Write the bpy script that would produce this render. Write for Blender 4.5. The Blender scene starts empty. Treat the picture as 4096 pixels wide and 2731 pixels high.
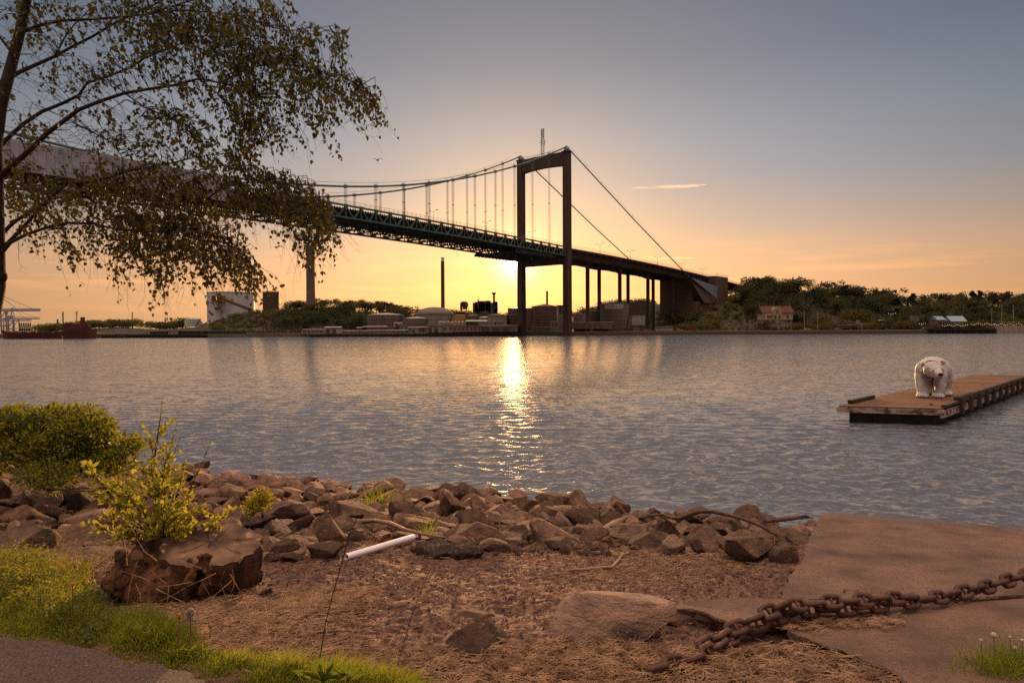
import bpy, math, random
import numpy as np
from mathutils import Vector, Matrix, noise
R = math.radians
random.seed(7); rng = np.random.default_rng(7)
SC = bpy.context.scene
COL = SC.collection
# ------------------------------------------------------------------ camera
CAMZ = 3.2; F = 2731.0
cam = bpy.data.cameras.new('camera'); camo = bpy.data.objects.new('camera', cam); COL.objects.link(camo)
cam.lens = 24.0; cam.sensor_width = 36.0; cam.clip_start = 0.05; cam.clip_end = 30000
CM = Matrix.Rotation(R(90 - 0.913), 3, 'X') @ Matrix.Rotation(R(-0.27), 3, 'Z')
camo.matrix_world = Matrix.Translation((0, 0, CAMZ)) @ CM.to_4x4()
SC.camera = camo
# ------------------------------------------------------------------ sky and sun
SUN_EL, SUN_AZ = 5.75, 0.36          # degrees above horizon, degrees right of the view axis
sd = Vector((math.sin(R(SUN_AZ)) * math.cos(R(SUN_EL)), math.cos(R(SUN_AZ)) * math.cos(R(SUN_EL)), math.sin(R(SUN_EL))))
W = bpy.data.worlds.new("World"); SC.world = W; W.use_nodes = True
nt = W.node_tree; nt.nodes.clear()
def nd(t, **k):
    n = nt.nodes.new(t)
    for a, b in k.items(): setattr(n, a, b)
    return n
def lk(a, b): nt.links.new(a, b)
def mth(op, a, b=None, c=None, clamp=False):
    n = nd('ShaderNodeMath', operation=op); n.use_clamp = clamp
    for i, v in enumerate((a, b, c)):
        if v is None: continue
        if isinstance(v, (int, float)): n.inputs[i].default_value = v
        else: lk(v, n.inputs[i])
    return n.outputs[0]
def ramp(fac, stops, interp='EASE'):
    n = nd('ShaderNodeValToRGB'); cr = n.color_ramp; cr.interpolation = interp
    while len(cr.elements) < len(stops): cr.elements.new(0.5)
    for e, (p, c) in zip(cr.elements, stops): e.position = p; e.color = (*c, 1)
    lk(fac, n.inputs[0]); return n.outputs[0]
def mixc(fac, a, b, bt='MIX'):
    n = nd('ShaderNodeMix', data_type='RGBA', blend_type=bt)
    for i, v in ((0, fac), (6, a), (7, b)):
        if isinstance(v, (int, float)): n.inputs[i].default_value = v
        elif isinstance(v, tuple): n.inputs[i].default_value = (*v, 1)
        else: lk(v, n.inputs[i])
    return n.outputs[2]
sky = nd('ShaderNodeTexSky', sky_type='NISHITA'); sky.sun_disc = False
sky.sun_elevation = R(SUN_EL); sky.sun_rotation = R(SUN_AZ); sky.air_density = 1.3; sky.dust_density = 2.5; sky.ozone_density = 1.0
tc = nd('ShaderNodeTexCoord')
dirv = nd('ShaderNodeVectorMath', operation='NORMALIZE'); lk(tc.outputs['Generated'], dirv.inputs[0])
sep = nd('ShaderNodeSeparateXYZ'); lk(dirv.outputs[0], sep.inputs[0])
dz = mth('MAXIMUM', sep.outputs[2], 0.0)
dt = nd('ShaderNodeVectorMath', operation='DOT_PRODUCT'); lk(dirv.outputs[0], dt.inputs[0]); dt.inputs[1].default_value = sd
ang = mth('MULTIPLY', mth('ARCCOSINE', mth('MINIMUM', dt.outputs['Value'], 0.9999999)), 180 / math.pi)
def L(r, g, b):                       # display value 0..255 -> linear
    f = lambda c: ((c / 255) / 12.92) if c / 255 < .04045 else (((c / 255) + .055) / 1.055) ** 2.4
    return (f(r), f(g), f(b))
zz = mth('MULTIPLY', dz, 1.0)
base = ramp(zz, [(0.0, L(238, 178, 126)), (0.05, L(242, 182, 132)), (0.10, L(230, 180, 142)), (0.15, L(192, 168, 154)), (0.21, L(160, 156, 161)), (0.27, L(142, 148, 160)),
                 (0.36, L(118, 126, 141)), (0.48, L(103, 110, 125)), (0.70, L(205, 195, 192)), (1.0, (4.9, 3.75, 2.8))], 'LINEAR')  # overhead stops brightened beyond the visible sky, added fill for the foreground
# duller and greyer away from the sun; rear tinted warm as foreground fill
side = ramp(mth('DIVIDE', ang, 180), [(0.0, (1.06, 1.04, 1.0)), (0.06, (1.03, 1.02, 1.0)), (0.13, (.90, .91, .94)), (0.20, (.66, .69, .72)), (0.26, (.50, .53, .55)), (0.5, (.92, .82, .78)), (0.7, (.85, .70, .64)), (1, (.82, .66, .60))], 'LINEAR')
horiz = mth('ABSOLUTE', sep.outputs[0])
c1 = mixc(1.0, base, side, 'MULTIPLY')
def lobe(w, p=2.0): return mth('EXPONENT', mth('MULTIPLY', mth('POWER', mth('DIVIDE', ang, w), p), -1.0))
g1 = mixc(1.0, mixc(lobe(.8, 1.1), (0, 0, 0), (6.0, 4.2, 2.4)), mixc(lobe(5.0, 1.3), (0, 0, 0), (.38, .155, .01)), 'ADD')
g2 = mixc(1.0, g1, mixc(lobe(13, 2), (0, 0, 0), (.08, .03, .0)), 'ADD')
c2 = mixc(1.0, c1, g2, 'ADD')
# thin wisps of evening cloud, low in the west
mp = nd('ShaderNodeMapping'); lk(dirv.outputs[0], mp.inputs[0]); mp.inputs['Scale'].default_value = (5, 5, 70); mp.inputs['Rotation'].default_value = (0, R(5.5), 0)
nz = nd('ShaderNodeTexNoise'); lk(mp.outputs[0], nz.inputs[0]); nz.inputs['Scale'].default_value = 1.0; nz.inputs['Detail'].default_value = 7; nz.inputs['Roughness'].default_value = .58; nz.inputs['Distortion'].default_value = .5
wis = ramp(nz.outputs['Fac'], [(0, (0, 0, 0)), (.50, (0, 0, 0)), (.72, (1, 1, 1))], 'LINEAR')
band = ramp(zz, [(0, (0, 0, 0)), (.02, (.5, .5, .5)), (.07, (1, 1, 1)), (.105, (.7, .7, .7)), (.13, (0, 0, 0))], 'LINEAR')
c3 = mixc(mixc(1.0, wis, band, 'MULTIPLY'), c2, mixc(1.0, c2, (1.42, 1.22, 1.04), 'MULTIPLY'))
disc = mth('LESS_THAN', ang, 0.27)
c4 = mixc(disc, c3, (40, 30, 15))
hs = nd('ShaderNodeBackground'); lk(sky.outputs[0], hs.inputs[0]); hs.inputs[1].default_value = 0.012
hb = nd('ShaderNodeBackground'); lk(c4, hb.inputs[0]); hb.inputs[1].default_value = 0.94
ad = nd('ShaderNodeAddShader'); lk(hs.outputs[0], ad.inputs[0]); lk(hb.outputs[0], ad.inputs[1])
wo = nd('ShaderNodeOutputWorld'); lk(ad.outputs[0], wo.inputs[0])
W.cycles.sampling_method = 'MANUAL'; W.cycles.sample_map_resolution = 2048
sl = bpy.data.lights.new('sun', 'SUN'); sl.energy = 5.0; sl.angle = R(0.53); sl.color = (1.0, 0.52, 0.20)
so = bpy.data.objects.new('sun', sl); COL.objects.link(so); so.rotation_euler = sd.to_track_quat('Z', 'Y').to_euler(); so.location = (0, 0, 30)
SC.view_settings.view_transform = 'Standard'; SC.view_settings.look = 'None'; SC.view_settings.exposure = 0.10; SC.view_settings.gamma = 1.0
SC.cycles.use_denoising = False; SC.cycles.max_bounces = 6; SC.cycles.diffuse_bounces = 1; SC.cycles.glossy_bounces = 3; SC.cycles.transmission_bounces = 4; SC.cycles.transparent_max_bounces = 6
SC.cycles.sample_clamp_indirect = 6; SC.cycles.sample_clamp_direct = 12
# ------------------------------------------------------------------ helpers
def P(px, row, y):
    d = CM @ Vector(((px - 2048) / F, (1365.5 - row) / F, -1)); return Vector((0, 0, CAMZ)) + d * (y / d.y)
def onz(px, row, z):
    d = CM @ Vector(((px - 2048) / F, (1365.5 - row) / F, -1)); return Vector((0, 0, CAMZ)) + d * ((z - CAMZ) / d.z)
CMI = np.array(CM.transposed())
def proj(x, y, z):
    v = CMI @ np.array([x, y, z - CAMZ]) if np.ndim(x) == 0 else CMI @ np.stack([x, y, z - CAMZ])
    return 2048 + F * v[0] / -v[2], 1365.5 - F * v[1] / -v[2]
def X(px, y): return P(px, 1320, y).x
def ZZ(px, row, y): return P(px, row, y).z

MATS = {}
def mat(name, col, rough=.8, col2=None, scale=3., bump=.0, bscale=None, metal=0., spec=.35, stretch=(1, 1, 1), lo=.35, hi=.65, trans=0., tcol=None, perobj=.12, bdist=.02, noise_d=6., dots=None):
    if name in MATS: return MATS[name]
    m = bpy.data.materials.new(name); m.use_nodes = True; t = m.node_tree; t.nodes.clear(); N = t.nodes.new
    out = N('ShaderNodeOutputMaterial'); b = N('ShaderNodeBsdfPrincipled')
    b.inputs['Roughness'].default_value = rough; b.inputs['Metallic'].default_value = metal; b.inputs['Specular IOR Level'].default_value = spec
    c = N('ShaderNodeTexCoord'); mp = N('ShaderNodeMapping'); mp.inputs['Scale'].default_value = stretch
    t.links.new(c.outputs['Object'], mp.inputs[0])
    oi = N('ShaderNodeObjectInfo')
    nz = N('ShaderNodeTexNoise'); nz.noise_dimensions = '4D'; nz.inputs['Scale'].default_value = scale; nz.inputs['Detail'].default_value = noise_d
    mw = N('ShaderNodeMath'); mw.operation = 'MULTIPLY'; mw.inputs[1].default_value = 37.; t.links.new(oi.outputs['Random'], mw.inputs[0]); t.links.new(mw.outputs[0], nz.inputs['W'])
    t.links.new(mp.outputs[0], nz.inputs['Vector'])
    cr = N('ShaderNodeValToRGB'); t.links.new(nz.outputs['Fac'], cr.inputs[0])
    col2 = col2 or tuple(x * .62 for x in col)
    cr.color_ramp.elements[0].position = lo; cr.color_ramp.elements[0].color = (*col2, 1)
    cr.color_ramp.elements[1].position = hi; cr.color_ramp.elements[1].color = (*col, 1)
    colo = cr.outputs[0]
    if dots:
        dn = N('ShaderNodeTexNoise'); dn.inputs['Scale'].default_value = dots[0]; dn.inputs['Detail'].default_value = 3; t.links.new(mp.outputs[0], dn.inputs['Vector'])
        dr = N('ShaderNodeValToRGB'); t.links.new(dn.outputs['Fac'], dr.inputs[0]); dr.color_ramp.elements[0].position = dots[1]; dr.color_ramp.elements[1].position = dots[1] + .06
        mx = N('ShaderNodeMix'); mx.data_type = 'RGBA'; t.links.new(dr.outputs[0], mx.inputs[0]); t.links.new(colo, mx.inputs[6]); mx.inputs[7].default_value = (*dots[2], 1); colo = mx.outputs[2]
    mr = N('ShaderNodeMapRange'); mr.inputs[3].default_value = 1 - perobj; mr.inputs[4].default_value = 1 + perobj; t.links.new(oi.outputs['Random'], mr.inputs[0])
    vm = N('ShaderNodeVectorMath'); vm.operation = 'SCALE'; t.links.new(colo, vm.inputs[0]); t.links.new(mr.outputs[0], vm.inputs['Scale'])
    t.links.new(vm.outputs[0], b.inputs['Base Color'])
    if bump:
        n2 = N('ShaderNodeTexNoise'); n2.inputs['Scale'].default_value = bscale or scale * 4; n2.inputs['Detail'].default_value = 8; n2.inputs['Roughness'].default_value = .62
        t.links.new(mp.outputs[0], n2.inputs['Vector'])
        bp = N('ShaderNodeBump'); bp.inputs['Strength'].default_value = bump; bp.inputs['Distance'].default_value = bdist; t.links.new(n2.outputs['Fac'], bp.inputs['Height'])
        t.links.new(bp.outputs[0], b.inputs['Normal'])
    sh = b.outputs[0]
    if trans:
        tr = N('ShaderNodeBsdfTranslucent'); tr.inputs[0].default_value = (*(tcol or col), 1)
        mx = N('ShaderNodeMixShader'); mx.inputs[0].default_value = trans; t.links.new(sh, mx.inputs[1]); t.links.new(tr.outputs[0], mx.inputs[2]); sh = mx.outputs[0]
    t.links.new(sh, out.inputs[0]); MATS[name] = m; return m

def wloc(o):
    v = Vector((0, 0, 0))
    while o is not None: v += o.location; o = o.parent
    return v
def tag(o, label=None, cat=None, group=None, kind=None):
    for k, v in (('label', label), ('category', cat), ('group', group), ('kind', kind)):
        if v: o[k] = v
    return o
def empty(name, loc, label, cat, group=None):
    o = bpy.data.objects.new(name, None); o.location = loc; o.empty_display_size = .3; COL.objects.link(o); return tag(o, label, cat, group)
class MB:
    def __init__(s): s.v = []; s.f = []; s.n = 0; s.mi = []
    def add(s, v, f, mi=0):
        s.v.append(np.asarray(v, float).reshape(-1, 3)); k = s.n; s.f += [tuple(i + k for i in q) for q in f]; s.mi += [mi] * len(f); s.n += len(s.v[-1]); return s
    def box(s, c, size, ax=None, mi=0, taper=1.0):
        ax = ax or (Vector((1, 0, 0)), Vector((0, 1, 0)), Vector((0, 0, 1))); c = Vector(c); v = []
        for k in (-.5, .5):
            tp = taper if k > 0 else 1
            for i, j in ((-.5, -.5), (.5, -.5), (.5, .5), (-.5, .5)): v.append(c + ax[0] * size[0] * i * tp + ax[1] * size[1] * j * tp + ax[2] * size[2] * k)
        return s.add(v, [(3, 2, 1, 0), (4, 5, 6, 7), (0, 1, 5, 4), (1, 2, 6, 5), (2, 3, 7, 6), (3, 0, 4, 7)], mi)
    def beam(s, p, q, w, h=None, mi=0):
        p = Vector(p); q = Vector(q); d = q - p; l = d.length; d.normalize(); h = h or w
        up = Vector((0, 0, 1)) if abs(d.z) < .95 else Vector((0, 1, 0)); a = d.cross(up).normalized(); b = a.cross(d)
        return s.box((p + q) / 2, (w, l, h), (a, d, b), mi)
    def tube(s, pts, rad, n=6, mi=0, caps=True):
        pts = [Vector(p) for p in pts]; m = len(pts)
        if not hasattr(rad, '__len__'): rad = [rad] * m
        d0 = (pts[1] - pts[0]).normalized(); up = Vector((0, 0, 1)) if abs(d0.z) < .9 else Vector((1, 0, 0)); a = d0.cross(up).normalized(); v = []
        for i, p in enumerate(pts):
            d = (pts[min(i + 1, m - 1)] - pts[max(i - 1, 0)]).normalized(); a = (a - d * a.dot(d)).normalized(); b = d.cross(a)
            for j in range(n):
                t = 2 * math.pi * j / n; v.append(p + (a * math.cos(t) + b * math.sin(t)) * rad[i])
        f = [(i * n + j, i * n + (j + 1) % n, (i + 1) * n + (j + 1) % n, (i + 1) * n + j) for i in range(m - 1) for j in range(n)]
        if caps: f += [tuple(range(n - 1, -1, -1)), tuple(range((m - 1) * n, m * n))]
        return s.add(v, f, mi)
    def lathe(s, c, prof, n=32, mi=0, cap=True):
        c = Vector(c); v = [(c.x + r * math.cos(2 * math.pi * j / n), c.y + r * math.sin(2 * math.pi * j / n), c.z + z) for r, z in prof for j in range(n)]
        f = [(i * n + j, i * n + (j + 1) % n, (i + 1) * n + (j + 1) % n, (i + 1) * n + j) for i in range(len(prof) - 1) for j in range(n)]
        if cap: f += [tuple(range(n - 1, -1, -1)), tuple(range((len(prof) - 1) * n, len(prof) * n))]
        return s.add(v, f, mi)
    def prism(s, poly, vec, mi=0):
        n = len(poly); a = [Vector(p) for p in poly]; b = [p + Vector(vec) for p in a]
        return s.add(a + b, [tuple(range(n - 1, -1, -1)), tuple(range(n, 2 * n))] + [(i, (i + 1) % n, n + (i + 1) % n, n + i) for i in range(n)], mi)
    def build(s, name, m, parent=None, smooth=False, loc=None):
        v = np.concatenate(s.v) if s.v else np.zeros((0, 3))
        if parent is not None: L0 = wloc(parent)
        elif loc is not None: L0 = Vector(loc)
        else: L0 = Vector(((v[:, 0].min() + v[:, 0].max()) / 2, (v[:, 1].min() + v[:, 1].max()) / 2, v[:, 2].min()))
        me = bpy.data.meshes.new(name); me.from_pydata((v - np.array(L0)).tolist(), [], s.f)
        for q in (m if isinstance(m, (list, tuple)) else [m]): me.materials.append(q)
        if any(s.mi): me.polygons.foreach_set('material_index', s.mi)
        if smooth: me.polygons.foreach_set('use_smooth', [True] * len(me.polygons))
        me.update(); o = bpy.data.objects.new(name, me); COL.objects.link(o)
        if parent is not None: o.parent = parent
        else: o.location = L0
        return o
def npmesh(name, v, quads, m, loc=(0, 0, 0), mi=None, smooth=False, parent=None):
    """fast mesh of quads (or triangles) from numpy arrays"""
    if parent is not None: loc = wloc(parent)
    v = v - np.array(loc); k = quads.shape[1]; me = bpy.data.meshes.new(name)
    me.vertices.add(len(v)); me.vertices.foreach_set('co', v.astype(np.float32).ravel())
    me.loops.add(quads.size); me.loops.foreach_set('vertex_index', quads.astype(np.int32).ravel())
    me.polygons.add(len(quads)); me.polygons.foreach_set('loop_start', np.arange(0, quads.size, k, dtype=np.int32))
    for q in (m if isinstance(m, (list, tuple)) else [m]): me.materials.append(q)
    if mi is not None: me.polygons.foreach_set('material_index', mi.astype(np.int32))
    me.polygons.foreach_set('use_smooth', np.full(len(quads), smooth)); me.update(calc_edges=True); me.validate()
    o = bpy.data.objects.new(name, me); COL.objects.link(o)
    if parent is not None: o.parent = parent
    else: o.location = loc
    return o
def rdir(n):
    a = rng.normal(size=(n, 3)); return a / np.linalg.norm(a, axis=1)[:, None]
def leafquads(c, size, d=None, w=.6, fold=.0):
    """diamond leaves at c (n,3) of length size (n,), pointing along d"""
    n = len(c); d = rdir(n) if d is None else d / np.linalg.norm(d, axis=1)[:, None]
    s = np.cross(d, rdir(n)); s /= np.linalg.norm(s, axis=1)[:, None] + 1e-9; nn = np.cross(d, s); size = np.broadcast_to(size, (n,))[:, None]
    v = np.stack([c, c + d * size * .42 + s * size * w * .5 + nn * size * fold, c + d * size, c + d * size * .42 - s * size * w * .5 + nn * size * fold], 1).reshape(-1, 3)
    return v, np.arange(4 * n).reshape(-1, 4)
def blades(base, h, lean, w, segs=3):
    """grass blades: base (n,3), h (n,), lean (n,2) tip offset, w (n,)"""
    n = len(base); ph = rng.uniform(0, 2 * math.pi, n); sx = np.cos(ph) * w / 2; sy = np.sin(ph) * w / 2; rows = []
    for k in range(segs + 1):
        t = k / segs; c = base.copy(); c[:, 0] += lean[:, 0] * t ** 1.8; c[:, 1] += lean[:, 1] * t ** 1.8; c[:, 2] += h * (t - .12 * t * t * (np.hypot(lean[:, 0], lean[:, 1]) / np.maximum(h, .01)))
        q = (1 - t * .92); a = c.copy(); a[:, 0] += sx * q; a[:, 1] += sy * q; b = c.copy(); b[:, 0] -= sx * q; b[:, 1] -= sy * q; rows += [a, b]
    v = np.stack(rows, 1).reshape(-1, 3); m = 2 * (segs + 1); o = np.arange(n) * m; f = []
    for k in range(segs): f.append(np.stack([o + 2 * k, o + 2 * k + 1, o + 2 * k + 3, o + 2 * k + 2], 1))
    return v, np.concatenate(f)
def sticks(p, d, l, w):
    """flat-ish 3-sided stalks lying about"""
    n = len(p); d = d / np.linalg.norm(d, axis=1)[:, None]; up = np.tile([0, 0, 1.], (n, 1)); s = np.cross(d, up); s /= np.linalg.norm(s, axis=1)[:, None] + 1e-9; u = np.cross(s, d)
    l = l[:, None]; w = w[:, None]; a = p - d * l / 2; b = p + d * l / 2
    v = np.stack([a + s * w / 2, a - s * w / 2, a + u * w * .7, b + s * w / 2, b - s * w / 2, b + u * w * .7], 1).reshape(-1, 3)
    o = (np.arange(n) * 6)[:, None]; f = np.concatenate([o + np.array([[0, 1, 4, 3]]), o + np.array([[1, 2, 5, 4]]), o + np.array([[2, 0, 3, 5]])]); return v, f
def remesh(mb, name, m, voxel, smooth_it=4, parent=None, disp=None, loc=None):
    o = mb.build(name, m, parent, loc=loc); a = o.modifiers.new('r', 'REMESH'); a.mode = 'VOXEL'; a.voxel_size = voxel
    b = o.modifiers.new('s', 'SMOOTH'); b.iterations = smooth_it; b.factor = .6
    dg = bpy.context.evaluated_depsgraph_get(); me = bpy.data.meshes.new_from_object(o.evaluated_get(dg)); o.modifiers.clear(); old = o.data; o.data = me; bpy.data.meshes.remove(old)
    if disp:
        n = len(me.vertices); co = np.empty(n * 3); me.vertices.foreach_get('co', co); co = co.reshape(-1, 3); no = np.empty(n * 3); me.vertices.foreach_get('normal', no); no = no.reshape(-1, 3)
        co += no * np.array([disp(Vector(c)) for c in co])[:, None]; me.vertices.foreach_set('co', co.ravel())
    me.polygons.foreach_set('use_smooth', [True] * len(me.polygons)); me.update()
    return o
def ell(mb, c, r, rot=None, n=16):
    v = []; f = []; M3 = rot or Matrix.Identity(3); c = Vector(c)
    for i in range(n + 1):
        for j in range(n):
            th = math.pi * i / n; ph = 2 * math.pi * j / n; v.append(c + M3 @ Vector((r[0] * math.sin(th) * math.cos(ph), r[1] * math.sin(th) * math.sin(ph), r[2] * math.cos(th))))
    for i in range(n):
        for j in range(n): f.append((i * n + j, (i + 1) * n + j, (i + 1) * n + (j + 1) % n, i * n + (j + 1) % n))
    mb.add(v, f)
def text_mesh(s, size, name, m, parent, M4, extrude=.02):
    cu = bpy.data.curves.new(name, 'FONT'); cu.body = s; cu.size = size; cu.extrude = extrude; cu.align_x = 'CENTER'; cu.align_y = 'CENTER'; cu.offset = size * .02
    o = bpy.data.objects.new(name, cu); COL.objects.link(o); dg = bpy.context.evaluated_depsgraph_get(); me = bpy.data.meshes.new_from_object(o.evaluated_get(dg))
    bpy.data.objects.remove(o); me.transform(M4); me.transform(Matrix.Translation(-wloc(parent))); me.materials.clear(); me.materials.append(m)
    q = bpy.data.objects.new(name, me); COL.objects.link(q); q.parent = parent; return q
# ------------------------------------------------------------------ ground on this side
sh_x = [-60, -30, -12, -7.8, 0, 4.7, 7, 10, 30, 60]; sh_y = [24, 20, 16.4, 15.6, 12.9, 11.0, 10.2, 9.4, 7, 5]
ed_x = [-60, -12, -6, -2.6, -1.2, -.6, 0, 1.2, 2, 4, 8, 60]; ed_y = [9, 6.6, 4.9, 4.8, 5.5, 5.45, 5.2, 5.3, 5.3, 5.2, 5.0, 3]
pu = [0, .12, .3, .5, .75, 1, 1.2, 2, 3]; pz = [1.5, 1.18, .85, .55, .22, -.03, -.5, -1.5, -3]
def gz(x, y, fine=True):
    x = np.asarray(x, float); y = np.asarray(y, float)
    ys = np.interp(x, sh_x, sh_y); ye = np.interp(x, ed_x, ed_y); u = (y - ye) / (ys - ye)
    z = np.where(u < 0, 1.5 + .12 * np.clip((ye - y) / 1.6, 0, 1), np.interp(u, pu, pz))
    z = z - .30 * np.clip((x - 1.80 - (y - 4.37) * .56) / .12, 0, 1) * (y > 4.2)
    z = z + .025 * np.sin(x * 1.7 + .5) * np.cos(y * 1.9) * (u < .2)
    return z
def gpt(px, row, z0=1.55):
    p = onz(px, row, z0)
    for _ in range(8): p = onz(px, row, float(gz(p.x, p.y)))
    return p
xs = np.concatenate([np.linspace(-60, -6, 40), np.linspace(-5.9, 5.9, 420), np.linspace(6, 60, 40)])
ysn = np.concatenate([np.linspace(-60, 1.9, 25), np.linspace(2, 7, 260), np.linspace(7.05, 18, 90), np.linspace(18.3, 30, 12)])
gx, gy = np.meshgrid(xs, ysn); G = gz(gx, gy)
def fbm(x, y, sc, oc=3, seed=0):
    out = np.zeros(x.shape); a = 1.
    r = np.random.default_rng(seed)
    for o in range(oc):
        for k in range(5):
            th = r.uniform(0, 2 * math.pi); ph = r.uniform(0, 6.28, 2); f = sc * 2 ** o * r.uniform(.7, 1.4)
            out += a * np.sin(f * (x * math.cos(th) + y * math.sin(th)) + ph[0] + 1.3 * np.sin(f * .6 * (x * math.sin(th) - y * math.cos(th)) + ph[1]))
        a *= .5
    return out / 5
nearm = ((gy > 2) & (gy < 7.5) & (np.abs(gx) < 6))
G = G + np.where(nearm, .020 * fbm(gx, gy, 7, 3, 3) + .006 * rng.normal(size=G.shape), 0)
nx_, ny_ = len(xs), len(ysn); idx = np.arange(nx_ * ny_).reshape(ny_, nx_)
q = np.stack([idx[:-1, :-1].ravel(), idx[:-1, 1:].ravel(), idx[1:, 1:].ravel(), idx[1:, :-1].ravel()], 1)
m_grav = mat('gravel', (.22, .102, .068), .75, (.042, .021, .017), scale=26, bump=1.0, bscale=55, bdist=.03, lo=.36, hi=.66, spec=.45, dots=(90, .68, (.22, .13, .11)))
g = npmesh('ground', np.stack([gx.ravel(), gy.ravel(), G.ravel()], 1), q, m_grav, smooth=True); tag(g, 'dark reddish gravel and earth of the near shore', 'ground', kind='structure')
# loose crumbs of gravel
def inview(x, y, z, m=60):
    a, b = proj(x, y, z); return (a > -m) & (a < 4096 + m) & (b < 2731 + m) & (b > 0)
n = 42000; x = rng.uniform(-3.4, 3.2, n * 3); y = 2.9 + 3.3 * rng.uniform(0, 1, n * 3) ** 1.25; k = inview(x, y, gz(x, y)); x = x[k][:n]; y = y[k][:n]
dens = fbm(x, y, 3, 3, 8); k = dens + rng.normal(size=len(x)) * .8 > -.1; x = x[k]; y = y[k]; z = gz(x, y) + .020 * fbm(x, y, 7, 3, 3)
n = len(x); s = rng.lognormal(math.log(.0055), .42, n) * (.75 + .08 * y)
oc = np.array([[1, 0, 0], [0, 1, 0], [-1, 0, 0], [0, -1, 0], [0, 0, 1], [0, 0, -1.]]); of = np.array([[0, 1, 4], [1, 2, 4], [2, 3, 4], [3, 0, 4], [1, 0, 5], [2, 1, 5], [3, 2, 5], [0, 3, 5]])
pv = oc[None] * rng.uniform(.5, 1.3, (n, 6, 3)); a = rng.uniform(0, 6.28, n); ca, sa = np.cos(a)[:, None], np.sin(a)[:, None]
pv = np.stack([pv[..., 0] * ca - pv[..., 1] * sa, pv[..., 0] * sa + pv[..., 1] * ca, pv[..., 2] * .8], -1) * s[:, None, None] + np.stack([x, y, z + s * .2], 1)[:, None]
o = npmesh('gravel', pv.reshape(-1, 3), (np.arange(n)[:, None, None] * 6 + of[None]).reshape(-1, 3), m_grav); tag(o, 'loose crumbs of dark red gravel strewn over the shore', 'gravel', kind='stuff')
# asphalt path, bottom left
pa = [onz(a, b, 1.66) for a, b in ((-1500, 2440), (0, 2545), (300, 2578), (520, 2640), (760, 2700), (900, 2740), (1400, 2900))] + [Vector((3, 1.2, 1.66)), Vector((12, -3, 1.66)), Vector((-20, -8, 1.66)), Vector((-20, 3, 1.66))]
mb = MB(); top = []
for i, p in enumerate(pa[:7]):
    q2 = pa[min(i + 1, 6)]
    for kk in range(8):
        pp = p.lerp(q2, kk / 8) if i < 6 else p
        top.append(pp + Vector((rng.normal() * .006, rng.normal() * .012, 0)))
        if i == 6: break
top += pa[7:]
top = [p for p in top if p.y > -2][:49]
for p_, q_ in zip(top[:-1], top[1:]): mb.add([p_, q_, (q_.x, -9, 1.66), (p_.x, -9, 1.66), p_ - Vector((0, 0, .1)), q_ - Vector((0, 0, .1))], [(0, 3, 2, 1), (0, 1, 5, 4)])
m_asp = mat('asphalt', (.125, .082, .064), .8, (.045, .030, .025), scale=110, bump=.9, bscale=140, bdist=.012, lo=.38, hi=.62, spec=.4, dots=(70, .64, (.2, .155, .13)))
tag(mb.build('path', m_asp), 'worn asphalt path edge', 'path', kind='structure')
# ------------------------------------------------------------------ water
def ring(a0, a1, na, rr):
    az = np.linspace(a0, a1, na); A, Rr = np.meshgrid(az, rr); return A, Rr
rr = np.concatenate([[.5, 3, 6], 3.2 * F / np.linspace(1000, 26, 560), np.geomspace(350, 2650, 24)])
az = np.concatenate([np.linspace(R(-178), R(-45), 40)[:-1], np.linspace(R(-44), R(44), 520), np.linspace(R(45), R(178), 40)[1:]])
A, RR = np.meshgrid(az, rr); wx = np.sin(A) * RR; wy = np.cos(A) * RR; dr = np.gradient(rr)[:, None] * np.ones_like(A); wz = np.zeros_like(wx)
wr = np.random.default_rng(5)
for k in range(90):
    lam = float(np.exp(wr.uniform(math.log(.13), math.log(1.0)))); th = wr.normal(R(95), .62); kx, ky = math.cos(th) * 6.283 / lam, math.sin(th) * 6.283 / lam
    ph = wr.uniform(0, 6.28); amp = .0066 * lam ** .9 * wr.uniform(.5, 1.4)
    att = np.clip((lam / np.maximum(dr, 1e-3) - 2.2) / 4, 0, 1) * (RR < 400)
    w_ = kx * wx + ky * wy + ph + .8 * np.sin(.13 * wx * ky / 3 + ph * 2) + .5 * np.sin(.21 * wy + .17 * wx + ph)
    wz += amp * att * (1.35 * (0.5 + .5 * np.sin(w_)) ** 1.5 * 1.2 - .6)
shore = np.clip((wy - np.interp(wx, sh_x, sh_y)) / 4 + .35, .15, 1); wz *= shore
idx = np.arange(wx.size).reshape(wx.shape); q = np.stack([idx[:-1, :-1].ravel(), idx[:-1, 1:].ravel(), idx[1:, 1:].ravel(), idx[1:, :-1].ravel()], 1)[:, ::-1]
m = bpy.data.materials.new('water'); m.use_nodes = True; t = m.node_tree; b = t.nodes['Principled BSDF']; NN = t.nodes.new
b.inputs['Base Color'].default_value = (.085, .088, .100, 1); b.inputs['Roughness'].default_value = .05; b.inputs['IOR'].default_value = 1.45; b.inputs['Specular IOR Level'].default_value = .7
tcx = NN('ShaderNodeTexCoord'); acc = None
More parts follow.
